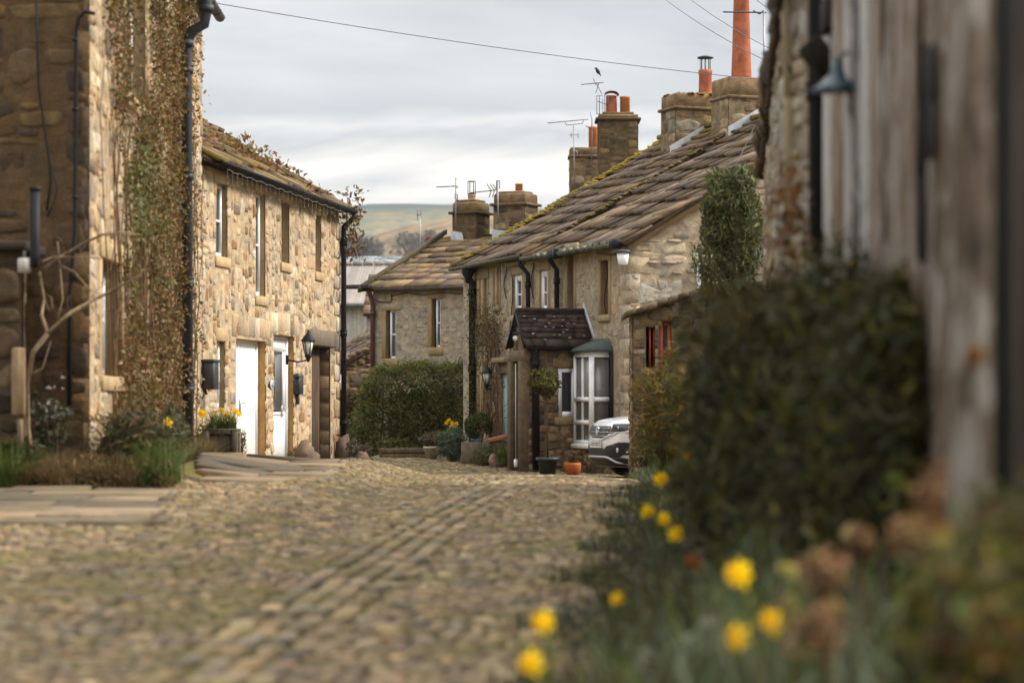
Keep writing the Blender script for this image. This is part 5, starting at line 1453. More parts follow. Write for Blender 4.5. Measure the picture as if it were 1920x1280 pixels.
# swan-neck lamp
d_ = 13.4; lo = P(1570, 168, d_)
lampn = thing('hanging_lamp', 'blue-black enamel lamp on a swan-neck bracket on the near right wall', 'lamp', P(1615, 150, d_))
mb = MB(); mb.lathe([(.135, -.01), (.132, .0), (.10, .03), (.05, .06), (.035, .11), (.03, .16)], lo, 20); mb.build('lamp_shade', M['blue_lamp'], lampn)
mb = MB(); mb.tube([lo + (0, 0, .15), lo + (.02, 0, .19), lo + (.07, 0, .21), lo + (.12, .0, .18), lo + (.145, 0, .11), lo + (.14, 0, .04), lo + (.12, 0, -.02)], .013, 8); mb.tube([lo + (.145, 0, .16), lo + (.145, 0, -.04), lo + (.13, .06, -.32)], .018, 8); mb.build('bracket', M['blue_lamp'], lampn)
mb = MB(); mb.ball(lo + (0, 0, .0), (.03, .03, .045), 10, 7); mb.build('bulb', M['lamp_glass'], lampn)

# near weathered gate post and boards
mb = MB(); d_ = 6.6; zt = 3.2
mb.box((X(1816, d_), d_, 1.75), (.055, .05, zt / 2), None, lin(150, 130, 112) * .36, bev=.01)
tag(mb.build('gate_post', M['flake'], loc=(X(1822, d_), d_, .35)), 'broad weathered grey timber post in the near right foreground', 'post')
mb = MB()
for k, (a, b, c) in enumerate(((1846, 1897, lin(30, 30, 26)), (1897, 1912, lin(124, 108, 100)), (1912, 1990, lin(80, 70, 64)), (1990, 2060, lin(110, 98, 88)))):  # near-black first board stands in for the shaded gap beside the post
    d2 = 7.3; mb.box((X((a + b) / 2, d2), d2, 1.85), ((b - a) / 2 / F * d2 - .003, .02, 1.6), None, c * .5, bev=.004)
mb.box((X(1960, 7.36), 7.36, 1.0), (.15, .03, .05), None, lin(80, 70, 64) * .5); mb.box((X(1960, 7.36), 7.36, 2.6), (.15, .03, .05), None, lin(80, 70, 64) * .5)
tag(mb.build('board_fence', M['wood'], loc=(X(1960, 7.3), 7.3, .35)), 'dark weathered board fence behind the near grey post at the right edge', 'fence')

# ================================================================== WHITE CAR
ca, sa_ = math.cos(R(18)), math.sin(R(18))
NO = np.array((X(1119, 45.5), 45.5)); gcar = .14
car = thing('parked_car', 'white compact SUV with its nose showing between the porch bay and the small outbuilding', 'car', (NO[0] + 2 * ca, NO[1] + 2 * sa_, gcar))
HX = np.array((-ca, -sa_, 0)); HY = np.array((sa_, -ca, 0)); HZ = np.array((0, 0, 1.))
CA = np.array((HX, HY, HZ))
CK = 1.13
cp = lambda x, y, z: np.array((NO[0], NO[1], gcar)) + (HX * x + HY * y + HZ * z) * CK
SL = [(.19, -.12, -4.02, .80), (.30, -.05, -4.06, .86), (.45, -.01, -4.09, .885), (.60, 0., -4.1, .89), (.72, -.02, -4.1, .89), (.82, -.05, -4.1, .885), (.90, -.10, -4.08, .875), (.95, -.17, -4.06, .86), (.985, -.32, -4.03, .845), (1.02, -.62, -4.0, .83), (1.05, -1.0, -3.98, .81)]
NEXP = 4.6


def fx(y, z):
    xf = np.interp(z, [q[0] for q in SL], [q[1] for q in SL]); xb = np.interp(z, [q[0] for q in SL], [q[2] for q in SL]); w = np.interp(z, [q[0] for q in SL], [q[3] for q in SL])
    a = (xf - xb) / 2; t = min(abs(y) / w, .999)
    return (xf + xb) / 2 + a * (1 - t ** NEXP) ** (1 / NEXP)


mb = MB(); ring = []; nv = 96
for (z, xf, xb, w) in SL:
    a = (xf - xb) / 2; c = (xf + xb) / 2; r_ = []
    for k in range(nv):
        t = 2 * math.pi * k / nv; ct, st_ = math.cos(t), math.sin(t)
        r_.append(cp(c + a * math.copysign(abs(ct) ** (2 / NEXP), ct), w * math.copysign(abs(st_) ** (2 / NEXP), st_), z))
    ring.append(r_)
V = np.array(ring).reshape(-1, 3); fs = []
for i in range(len(SL) - 1):
    for k in range(nv): fs.append((i * nv + k, i * nv + (k + 1) % nv, (i + 1) * nv + (k + 1) % nv, (i + 1) * nv + k))
fs.append(tuple(range(nv))[::-1])
# crowned top
top0 = len(V); L = len(SL) - 1; tv = []
cen = cp(-2.4, 0, 1.10)
V = np.concatenate([V, [cen]]); fs += [(L * nv + k, L * nv + (k + 1) % nv, top0) for k in range(nv)]
mb.add(V, fs); mb.build('body', M['car_white'], car, smooth=True)
# cabin: glass house and roof
def sec(z, x0, x1, w, n=24):
    return [cp(x, y, z) for x, y in ((x0, -w * .82), (x0, w * .82), (x0 - .25, w), (x1 + .2, w), (x1, w * .85), (x1, -w * .85), (x1 + .2, -w), (x0 - .25, -w))]
mb = MB(); rr_ = [sec(1.03, -1.0, -3.95, .80), sec(1.30, -1.45, -3.85, .72), sec(1.50, -1.85, -3.65, .63)]
V = np.array(rr_).reshape(-1, 3); mb.add(V, [(i * 8 + k, i * 8 + (k + 1) % 8, (i + 1) * 8 + (k + 1) % 8, (i + 1) * 8 + k) for i in range(2) for k in range(8)]); mb.build('windscreen', M['glass'], car)
mb = MB(); rr_ = [sec(1.49, -1.82, -3.68, .65), sec(1.53, -1.9, -3.62, .63), sec(1.57, -2.2, -3.4, .5)]
V = np.array(rr_).reshape(-1, 3); mb.add(V, [(i * 8 + k, i * 8 + (k + 1) % 8, (i + 1) * 8 + (k + 1) % 8, (i + 1) * 8 + k) for i in range(2) for k in range(8)] + [tuple(range(16, 24))]); mb.build('roof', M['car_white'], car, smooth=True)


def patch(outline, mat, name, off=.012, parent=None, n=10, th=.02):
    """sheet on the nose: outline rows [(z, y0, y1)...] following the body surface"""
    mb = MB(); V = []
    for (z, y0, y1) in outline:
        for k in range(n + 1):
            y = y0 + (y1 - y0) * k / n; V.append(cp(fx(y, z) + off, y, z))
    m = n + 1; fs = [(i * m + k, i * m + k + 1, (i + 1) * m + k + 1, (i + 1) * m + k) for i in range(len(outline) - 1) for k in range(n)]
    mb.add(V, fs); return mb.build(name, mat, parent or car, smooth=True)


gr = patch([(.665, -.2, .2), (.69, -.3, .3), (.73, -.44, .44), (.78, -.47, .47), (.83, -.48, .48), (.865, -.45, .45)], M['car_trim'], 'grille', n=16)
mb = MB()
for z, h in ((.70, .012), (.765, .014), (.83, .014)):
    w = .46 if z > .72 else .38
    mb.tube([cp(fx(y, z) + .022, y, z) for y in np.linspace(-w, w, 15)], .006, 6)
mb.build('grille_bar', M['chrome'], gr)
mb = MB(); mb.tube([cp(fx(y, z) + .02, y, z) for y, z in [(-.5, .70), (-.36, .655), (-.2, .628), (0, .622), (.2, .628), (.36, .655), (.5, .70), (.6, .735), (.8, .775)]], .011, 6); mb.build('chrome_strip', M['chrome'], car)
# round badge
mb = MB(); bc = cp(fx(0, .79) + .03, 0, .79)
mb.tube([bc + HY * math.cos(t) * .075 + HZ * math.sin(t) * .075 for t in np.linspace(0, 2 * math.pi, 25)], .008, 6)
def stroke(pts): mb.tube([bc + HY * y + HZ * z for y, z in pts], .007, 5)
stroke([(-.03, .068), (0, .012), (.03, .068)]); stroke([(-.062, .04), (-.03, -.06), (0, -.004), (.03, -.06), (.062, .04)])
mb.build('badge', M['chrome'], gr)
for s in (-1, 1):
    hl = patch([(.745, s * .47, s * .62), (.77, s * .49, s * .76), (.81, s * .5, s * .85), (.855, s * .5, s * .868), (.892, s * .47, s * .866), (.905, s * .5, s * .862)], M['glass'], 'headlight', n=12)
    mb = MB()
    mb.tube([cp(fx(s * y, z) + .02, s * y, z) for y, z in ((.5, .895), (.62, .905), (.75, .91), (.84, .915))], .008, 5)
    mb.tube([cp(fx(s * y, z) + .02, s * y, z) for y, z in ((.5, .76), (.62, .757), (.74, .775), (.83, .81))], .008, 5)
    for y in (.63, .74): c = cp(fx(s * y, .835) + .02, s * y, .835); mb.box(c, (.008, .038, .028), CA, bev=.006)
    mb.build('lamp_trim', M['chrome'], hl)
    patch([(.34, s * .30, s * .70), (.40, s * .30, s * .80), (.47, s * .32, s * .83), (.53, s * .42, s * .83), (.575, s * .60, s * .815), (.60, s * .68, s * .78)], M['car_trim'], 'fog_lamp_bezel', n=10)
    mb = MB(); c = cp(fx(s * .66, .47) + .02, s * .66, .47); mb.ball(c, (.02, .05, .05), 10, 7, ax=CA); mb.build('fog_lamp', M['lamp_glass'], car)
patch([(.20, -.80, .80), (.25, -.83, .83), (.30, -.84, .84), (.335, -.80, .80)], M['car_trim'], 'bumper_trim', n=20, off=.014)
patch([(.36, -.34, .34), (.44, -.34, .34), (.50, -.32, .32)], M['car_trim'], 'lower_grille', n=12)
mb = MB(); mb.tube([cp(fx(y, z) + .03, y, z) for y, z in ((-.74, .215), (-.58, .27), (-.46, .34), (-.36, .352), (.36, .352), (.46, .34), (.58, .27), (.74, .215))], .024, 8); mb.build('skid_plate', M['silver'], car)
pl = patch([(.505, -.26, .26), (.615, -.26, .26)], M['white'], 'number_plate', n=8, off=.03)
# unreadable side letters as on the photographed plate: dark strokes
mb = MB()
for k, y in enumerate(np.linspace(-.2, .2, 7)):
    c = cp(fx(y, .56) + .034, y, .56); mb.box(c, (.002, .006, .034), CA); 
    mb.box(cp(fx(y, .59) + .034, y + .014, .59), (.002, .014, .006), CA)
mb.build('plate_marks', M['car_trim'], pl)
for x in (-.82, -3.35):
    for s in (-1, 1):
        w = MB(); o = cp(x, s * .80, .33); WA_ = np.array((HX, HZ, HY))
        w.lathe([(.2, -.09), (.35, -.1), (.372, -.07), (.372, .07), (.35, .1), (.2, .09)], o, 24, ax=WA_); wh = w.build('wheel', M['tyre'], car)
        w = MB(); w.lathe([(.215, -.08), (.215, .085)], o, 20, ax=WA_)
        for k in range(5): a = k * 1.2566; w.box(o + HY * s * .09 + HX * math.cos(a) * .1 + HZ * math.sin(a) * .1, (.1, .03, .01), np.array((HX * math.cos(a) + HZ * math.sin(a), HZ * math.cos(a) - HX * math.sin(a), HY)))
        w.build('rim', M['silver'], wh)
        patch_ = MB(); patch_.tube([cp(x + math.cos(t) * .37, s * (.885), .33 + math.sin(t) * .37) for t in np.linspace(-.25, math.pi + .25, 16)], .03, 6); patch_.build('wheel_arch', M['car_trim'], car)

# ================================================================== PLANTS
GREENS = {'dark': [lin(84, 82, 34), lin(68, 70, 32), lin(98, 90, 40), lin(58, 60, 30)], 'hedge': [lin(94, 102, 44), lin(78, 90, 40), lin(110, 114, 50), lin(66, 76, 36), lin(112, 100, 50)],
          'grey': [lin(110, 122, 98), lin(92, 104, 82), lin(124, 132, 108)], 'fresh': [lin(96, 116, 44), lin(80, 100, 40), lin(112, 124, 56)], 'beech': [lin(112, 92, 58), lin(92, 80, 52), lin(124, 104, 68), lin(84, 82, 48)],
          'dry': [lin(150, 118, 70), lin(128, 100, 62), lin(110, 92, 56)]}
for k in GREENS: GREENS[k] = [c * .85 for c in GREENS[k]]


def bush(name, label, cat, o, r, n, size, cols, group=None, base=None, stems=6, shell=.55, lump=.15, asp=.6, stemc=lin(90, 72, 54) * .7, clip=None, mat='leaf', hh=None):
    root = thing(name, label, cat, (o[0], o[1], G(o[0], o[1]) if base is None else base), group)
    pts, d = blob_points(n, o, r, shell, lump)
    if clip is not None: k = clip(pts); pts, d = pts[k], d[k]
    k = pts[:, 2] > gz(pts[:, 0], pts[:, 1]) + .02; pts, d = pts[k], d[k]
    mb = MB(); leaves(mb, pts, size, lcol(cols, len(pts)), nrm=d, asp=asp); mb.build('foliage', M[mat], root)
    if stems:
        st = MB(); b = np.array((o[0], o[1], G(o[0], o[1]) if base is None else base))
        for _ in range(stems):
            e, _d = blob_points(1, o, np.asarray(r) * .8, .3, 0); p = b + rng.uniform(-.06, .06, 3) * (1, 1, 0)
            m = (p + e[0]) / 2 + rng.normal(0, .08, 3) * np.asarray(r); st.tube([p, m, e[0]], [.018, .012, .005], 5, stemc)
        st.build('stem', M['wood'], root)
    return root


# big clipped hedge in the yard
hx0, hx1, hy = X(678, 60.5), X(872, 58.6), 59.5
root = thing('large_hedge', 'large clipped dark green hedge in front of the far cottage', 'hedge', ((hx0 + hx1) / 2, hy, G(-2, hy)))
n = 30000
u = rng.random(n); v = rng.random(n); w = rng.random(n)
topz = Z(690, 59.5)
px_ = hx0 + (hx1 - hx0) * u
edge = np.minimum(1, np.minimum(u / .16, 1.0)); hh = G(-2, hy) + (topz - G(-2, hy)) * (.42 + .58 * np.sqrt(1 - (1 - np.clip(u / .30, 0, 1)) ** 2)) * (1 + .02 * np.sin(u * 14) + .015 * np.sin(u * 33))
face = rng.random(n)
yy = np.where(face < .62, hy - 1.0 + .1 * np.sin(u * 17 + v * 9) + rng.normal(0, .07, n) + (v > .85) * (v - .85) * 1.6, hy - 1 + 2 * w)
zz = np.where(face < .62, G(-2, hy) + .05 + (hh - G(-2, hy)) * v, hh + rng.normal(0, .05, n))
lside = face > .86; px_ = np.where(lside, hx0 + .15 * np.sin(w * 9) + rng.normal(0, .06, n) - .1 + .25 * v * v, px_); zz = np.where(lside, G(-2, hy) + (topz - G(-2, hy)) * .5 * v, zz)
pts = np.stack([px_, yy, zz], 1); nr = np.where((face < .62)[:, None], (0, -1, .3), np.where(lside[:, None], (-1, 0, .3), (0, 0, 1)))
mb = MB(); cc = lcol(GREENS['hedge'], n) * (.55 + .25 * np.sin(px_ * 3.1 + zz * 2.3) * np.sin(zz * 4 + px_)[...])[:, None] * .95
cc = lcol(GREENS['hedge'], n, .4) * 1.15; brown = (rng.random(n) < .12); cc[brown] = lcol([lin(132, 104, 60)], brown.sum()) * .9
leaves(mb, pts + rng.normal(0, .05, pts.shape), .07, cc, nrm=nr, asp=.42)
sh = rng.integers(0, n, 900); leaves(mb, pts[sh] + np.asarray(nr)[sh] * rng.uniform(.05, .22, (900, 1)), .08, lcol(GREENS['hedge'], 900, .4) * 1.2, asp=.3)
mb.build('foliage', M['leaf'], root)
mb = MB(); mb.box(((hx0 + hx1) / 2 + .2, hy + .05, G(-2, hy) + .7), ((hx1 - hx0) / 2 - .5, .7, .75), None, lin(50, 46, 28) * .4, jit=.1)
for k in range(16): p = np.array((hx0 + .2 + (hx1 - hx0 - .3) * k / 15, hy - .6 + random.uniform(0, .5), G(-2, hy))); mb.tube([p, p + (random.uniform(-.1, .1), .05, .8), p + (random.uniform(-.2, .2), .1, 1.6)], .025, 5, lin(80, 64, 46) * .6)
mb.build('branches', M['wood'], root)

# brown beech hedge behind the black pipe
n = 6500; bx0, bx1, by = X(630, 65), X(676, 65), 64.
root = thing('beech_hedge', 'narrow brown-green clipped hedge left of the big green hedge', 'hedge', ((bx0 + bx1) / 2, by, .25)); u, v, face = rng.random(n), rng.random(n), rng.random(n)
pts = np.stack([bx0 + (bx1 - bx0) * u, np.where(face < .7, by + rng.normal(0, .06, n), by + 1.2 * rng.random(n)), np.where(face < .7, .25 + (Z(738, 64) - .25) * v, Z(738, 64) + rng.normal(0, .03, n))], 1)
mb = MB(); leaves(mb, pts, .09, lcol(GREENS['beech'], n, .45) * 1.2, nrm=np.tile((0, -1, .4), (n, 1)), asp=.65); mb.build('foliage', M['leaf'], root)
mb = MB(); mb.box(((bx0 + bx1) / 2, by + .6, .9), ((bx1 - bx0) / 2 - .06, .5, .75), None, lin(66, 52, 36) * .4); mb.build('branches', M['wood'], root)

# conifer against the gable
root = thing('conifer', 'dark green conifer against the gable of the long grey cottage', 'tree', (X(1376, 38), 38.2, G(X(1376, 38), 38.2)))
mb = MB(); st = MB(); cx_ = X(1374, 38); cc_ = [lin(76, 84, 46), lin(94, 98, 56), lin(62, 72, 42), lin(112, 110, 66)]
for (dx, z, rx, rz, n_) in ((.02, Z(365, 38), .42, .5, 3600), (-.14, Z(410, 38), .40, .6, 3400), (.16, Z(430, 38), .42, .7, 3400), (-.05, Z(500, 38), .5, .8, 4200), (.05, 1.9, .55, 1.1, 3600), (0, .95, .45, .6, 1500)):
    pts, dd = blob_points(n_, (cx_ + dx, 38.1, z), (rx, .5, rz), .35, .22); leaves(mb, pts, .11, lcol(cc_, n_, .45), nrm=dd, asp=.28, droop=.9)
for k in range(40):
    z = random.uniform(.8, 4.6); a_ = random.uniform(0, 6.28); p = np.array((cx_, 38.1, z)); e = p + np.array((math.cos(a_) * .5, math.sin(a_) * .45, .25)); st.tube([p, (p + e) / 2 + (0, 0, .06), e], [.014, .01, .004], 4, lin(90, 72, 54) * .6)
st.tube([(cx_, 38.1, .2), (cx_ + .03, 38.1, 2.5), (cx_, 38.1, 5.)], [.09, .06, .015], 8, lin(90, 72, 54) * .6)
mb.build('crown', M['leaf'], root); st.build('trunk', M['wood'], root)
# shrub growing by the hedge and rusty twigs near the right wall
bush('rusty_shrub', 'rust-orange leaved climber on the near right cottage wall beside the dark pipe', 'shrub', np.array((X(1478, 15.5), 15.4, Z(400, 15.4))), (.16, .2, .42), 210, .06, [lin(150, 92, 46) * .8, lin(122, 80, 50) * .8, lin(140, 112, 50) * .8], shell=.1, lump=.3, stems=4, base=G(2, 15.4))
# big foreground bush
root = thing('garden_bush', 'large dark olive bush in front of the near right cottage, blurred', 'bush', (1.45, 12.6, G(1.45, 12.6)))
bc = [c * .8 for c in GREENS['dark']] + [lin(120, 110, 36) * .75, lin(98, 80, 40) * .55, lin(84, 92, 30) * .65]
mb = MB(); core = MB()
for (x, y, z, a_, b_, c_, n_) in ((1.56, 10.5, 1.15, .26, .5, .88, 5000), (1.40, 10.8, .9, .3, .5, .8, 5000), (1.62, 10.6, 1.72, .2, .4, .34, 2200), (1.72, 10.7, 1.72, .14, .4, .36, 1800), (1.70, 11.6, 1.70, .26, .4, .42, 2600), (1.42, 12.2, .95, .42, .7, .95, 8000), (1.62, 12.2, 1.25, .50, .7, .98, 8000), (1.36, 13.4, 1.4, .5, .8, .86, 6000), (1.72, 13.6, 1.2, .42, .8, 1.0, 4000), (1.32, 12.9, 1.62, .22, .5, .5, 3000), (1.86, 12.0, 1.72, .32, .5, .42, 2600), (1.5, 11.6, .6, .5, .5, .5, 4000)):
    pts, dd = blob_points(n_, (x, y, z), (a_, b_, c_), .6, .1); k = pts[:, 2] > .3; leaves(mb, pts[k], rng.choice([.06, .09, .14], k.sum()), lcol(bc, k.sum(), .6) * .85, nrm=dd[k], asp=.16)
    core.ball((x, y, z - .05), (a_ * .78, b_ * .78, c_ * .8), 12, 9, lin(50, 46, 26) * .35, .12)  # dark solid core inside the leaves, painted as the bush's inner shade
for _ in range(40):
    p = np.array((1.45 + random.gauss(0, .3), 12.4 + random.gauss(0, .3), 1.6)); core.tube([p, p + rng.normal(0, .25, 3) + (0, 0, .35), p + rng.normal(0, .35, 3) + (0, 0, .55)], [.01, .006, .002], 4, lin(96, 80, 50) * .7)
mb.build('foliage', M['leaf'], root); core.build('branches', M['wood'], root)
bush('wispy_shrub', 'wispy olive-brown broom shrub in front of the red-windowed outbuilding', 'shrub', np.array((X(1252, 33), 33.2, Z(770, 33))), (.42, .5, .8), 5200, .16, [lin(128, 112, 52), lin(108, 100, 48), lin(150, 116, 60), lin(92, 90, 44)], shell=.1, lump=.25, asp=.12, stems=40)
bush('verge_shrub', 'brown-green bushy growth at the corner of the outbuilding beside the white car', 'shrub', np.array((X(1218, 40.5), 40.4, Z(845, 40.5))), (.28, .4, .42), 2400, .1, [lin(96, 92, 50) * .8, lin(116, 104, 66) * .8, lin(84, 92, 46) * .8], shell=.2, lump=.2, asp=.25, stems=10)

# ---- yard plants and pots
YG = lambda x, y: G(x, y)
bush('round_box_bush', 'small round clipped green bush at the foot of the mullioned window', 'bush', np.array((X(898, 55), 55., Z(800, 55))), (.33, .33, .34), 3200, .055, [c * .85 for c in GREENS['hedge']], shell=.75, lump=.05)
bush('lavender', 'grey-green spiky lavender spilling over the yard in front of the big hedge', 'shrub', np.array((X(848, 54.5), 54.4, Z(832, 54.5))), (.36, .35, .42), 1900, .2, GREENS['grey'], shell=.1, lump=.2, asp=.1)
bush('trailing_heather', 'low grey-green mound of heather right of the concrete planter', 'shrub', np.array((X(914, 52.5), 52.4, Z(858, 52.5))), (.34, .35, .3), 1500, .14, [lin(112, 118, 78) * .8, lin(92, 100, 66) * .8, lin(128, 116, 80) * .8], shell=.15, lump=.2, asp=.14)
root = thing('fan_leaf_plant', 'fresh green fan-leaved plant beside the porch pillar', 'plant', (X(942, 51.5), 51.5, YG(-.2, 51.5)))
mb = MB(); blades(mb, np.tile((X(944, 51.5), 51.5, YG(-.2, 51.5) + .1), (130, 1)) + rng.normal(0, .05, (130, 3)) * (1, 1, .3), .5, .035, lcol(GREENS['fresh'], 130), lean=.7); mb.build('foliage', M['leaf'], root)
for nm, lb, px, py, d, r, n, cols in (('low_shrub', 'dark low plants along the foot of the big hedge', 740, 836, 57.6, (.45, .25, .2), 900, GREENS['hedge']), ('low_shrub', 'pinkish-brown heather behind the white pot in the yard', 812, 822, 57.2, (.3, .25, .14), 700, [lin(150, 124, 104) * .7, lin(134, 112, 84) * .7, lin(112, 104, 70) * .7]),
                                   ('low_shrub', 'reddish-brown leafy plant behind the concrete planter', 910, 826, 53.6, (.18, .2, .2), 500, [lin(124, 92, 80) * .7, lin(112, 96, 70) * .7]), ('low_shrub', 'dense brown twiggy shrub by the boulder at the far end of the sunlit cottage', 668, 852, 47.6, (.27, .35, .3), 1500, [lin(120, 108, 92) * .7, lin(104, 92, 70) * .7, lin(136, 124, 108) * .7])):
    bush(nm, lb, 'shrub', np.array((X(px, d), d, Z(py, d))), r, n, .07, cols, shell=.2, lump=.25, group='low shrubs in the yard')
mb = MB(); d = 56.2; x0, x1 = X(714, d), X(806, d); zb = YG(-2.4, d); zt = Z(843, d)
A_ = lin(124, 104, 76) * .7
for k in (0, 1): mb.box(((x0 + x1) / 2, d, zb + .06 + k * .11), ((x1 - x0) / 2, .04, .05), None, A_ * (1 - .2 * k), bev=.01); mb.box(((x0 + x1) / 2, d + .6, zb + .06 + k * .11), ((x1 - x0) / 2, .04, .05), None, A_, bev=.01)
for xx in (x0, x1): mb.box((xx, d + .3, zb + .12), (.03, .34, .12), None, A_, bev=.01)
mb.box(((x0 + x1) / 2, d + .3, zb + .12), ((x1 - x0) / 2 - .03, .28, .08), None, lin(60, 50, 38) * .6)
for _ in range(26): mb.ball((random.uniform(x0, x1), d + random.uniform(.05, .5), zb + .2), (.08, .08, .05), 7, 5, lin(110, 92, 70) * random.uniform(.4, .7), .25)
tag(mb.build('timber_planter', M['wood'], loc=((x0 + x1) / 2, d, zb)), 'long low timber-edged planting trough under the big hedge', 'planter')
mb = MB(); d = 55.4; o = np.array((X(809, d), d, YG(-1.8, d))); mb.lathe([(.12, 0), (.17, .26), (.19, .27), (.19, .31), (.16, .31), (.14, .25), (.01, .25)], o, 18, lin(196, 186, 166) * .75); tag(mb.build('plant_pot', M['attr'], loc=o), 'cream tapered plant pot in the yard right of the timber trough', 'pot')
mb = MB(); d = 53.2; cx = X(884, d); zb = YG(cx, d); hz_ = (Z(829, d) - zb) / 2
for (dx, dy, hx_, hy_) in ((0, -.2, .22, .03), (0, .2, .22, .03), (-.2, 0, .03, .18), (.2, 0, .03, .18)): mb.box((cx + dx, d + .2 + dy, zb + hz_), (hx_, hy_, hz_), None, lin(150, 138, 114) * .6, bev=.012)
mb.box((cx, d + .2, zb + hz_ * 1.7), (.18, .18, .02), None, lin(90, 88, 50) * .5); tag(mb.build('concrete_planter', M['stone_mossy'], loc=(cx, d, zb)), 'square weathered concrete planter in front of the mullioned window', 'planter')
mb = MB(); blades(mb, np.stack([cx + rng.uniform(-.1, .16, 60), d + .2 + rng.uniform(-.15, .15, 60), np.full(60, zb + hz_ * 1.75)], 1), .12, .02, lcol(GREENS['fresh'], 60), .4)
pts = np.stack([cx + rng.uniform(-.02, .16, 70), d + .1 + rng.uniform(-.1, .2, 70), zb + hz_ * 1.75 + rng.uniform(.06, .14, 70)], 1); leaves(mb, pts, .03, lcol([lin(92, 110, 170), lin(120, 134, 190)], 70)); tag(mb.build('blue_flowers', M['petal'], loc=(cx, d + .2, zb + hz_ * 1.7)), 'tiny blue spring flowers in the concrete planter', 'flowers')
mb = MB(); d = 52.2; mb.box((X(935, d), d + .3, Z(822, d)), (.24, .2, .05), np.array(((.97, 0, .22), (0, 1, 0), (-.22, 0, .97))), lin(186, 128, 86) * .75, bev=.01); mb.box((X(935, d), d + .3, (YG(-.3, d) + Z(826, d)) / 2), (.2, .17, (Z(828, d) - YG(-.3, d)) / 2), None, lin(120, 100, 80) * .5, bev=.02); tag(mb.build('terracotta_trough', M['attr'], loc=(X(935, d), d, YG(-.3, d))), 'tilted terracotta trough beside the pale blue door', 'planter')
# rockery stones
for k, (px, py, d, r) in enumerate(((918, 834, 52.6, .11), (926, 856, 51.6, .12), (952, 842, 51.6, .1), (938, 846, 51.6, .09), (912, 818, 53., .1))):
    mb = MB(); o = np.array((X(px, d), d, YG(X(px, d), d) + r * .3)); zc = Z(py, d); mb.ball((o[0], o[1], (zc + o[2] - r * .3) / 2), (r, r, max(.1, (zc - o[2] + r * .3) / 2 + r * .5)), 9, 7, lin(158, 136, 118) * .7 * random.uniform(.8, 1.1), .2)
    tag(mb.build('rock', M['stone_mossy'], loc=(o[0], o[1], YG(o[0], o[1]))), ['pale pinkish rock at the left edge of the little rockery by the porch', 'lower broad rock of the rockery by the porch', 'rock of the rockery nearest the porch pillar', 'middle brown rock of the rockery by the porch', 'rock beside the reddish plant behind the rockery'][k], 'rock', 'rocks of the rockery by the porch')
# boulders at the foot of the sunlit cottage
for k, (px, py, d, rx, rz_) in enumerate(((574, 856, 45.2, .2, .3), (645, 850, 47.6, .2, .42), (680, 866, 47.0, .16, .2), (590, 866, 45.4, .12, .18))):
    mb = MB(); o = np.array((X(px, d), d, YG(X(px, d), d))); mb.ball(o + (0, 0, rz_ * .55), (rx, .3, rz_), 9, 7, lin(140, 118, 100) * .5 * random.uniform(.85, 1.15), .22); tag(mb.build('boulder', M['stone_mossy'], loc=o, smooth=False), ['lichen-streaked boulder left of the dark plank door', 'tall brown boulder beside the black downpipe', 'low mossy boulder at the edge of the cobbles beyond the downpipe', 'small boulder against the jamb of the dark plank door'][k], 'boulder', 'boulders at the foot of the sunlit cottage')

# climbing rose on the terrace wall
u0 = TW.U(925); mb = MB(); st = MB()
for k in range(26):
    uu, _ = TW.uz(random.uniform(915, 955), 700); p = TW.pt(uu, .12, .2); pp = [p]; tgt = TW.U(random.uniform(915, 950))
    for i in range(9):
        t = (i + 1) / 9; q = TW.pt(uu + (tgt - uu) * t + random.uniform(-.12, .12), .12 + .12 * random.random(), .2 + t * random.uniform(2.6, 3.1)); pp.append(q)
    st.tube(pp, np.linspace(.016, .005, 10), 5, lin(120, 92, 66) * .7)
pts = []
for _ in range(1500):
    px = random.gauss(928, 11); py = random.gauss(622, 24); uu, zz = TW.uz(px, py); pts.append(TW.pt(uu, abs(random.gauss(.15, .14)), zz))
for _ in range(500):
    px = random.uniform(912, 955); py = random.uniform(640, 800); uu, zz = TW.uz(px, py); pts.append(TW.pt(uu, abs(random.gauss(.12, .1)), zz))
pts = np.array(pts); leaves(mb, pts, .06, lcol([lin(112, 104, 52) * .8, lin(96, 96, 48) * .8, lin(128, 96, 62) * .8, lin(120, 84, 56) * .8], len(pts)), asp=.5)
root = thing('climbing_rose', 'twiggy climbing rose on the cottage wall between the mullioned windows and the porch', 'climbing plant', TW.pt(TW.U(930), .1, .2)); mb.build('foliage', M['leaf'], root); st.build('stem', M['wood'], root)
# ivy up the dark corner pipe
uu = TW.U(884, .2); pts = np.stack([TW.pt(uu + random.gauss(0, .07), .18 + random.gauss(0, .07), random.uniform(1.2, 4.3) if random.random() < .8 else random.uniform(.5, 1.5)) for _ in range(900)])
mb = MB(); leaves(mb, pts, .05, lcol(GREENS['hedge'], len(pts)) * .6, asp=.7); tag(mb.build('pipe_ivy', M['leaf'], loc=TW.pt(uu, .2, .3)), 'dark ivy climbing the black corner pipe of the long grey cottage', 'ivy')

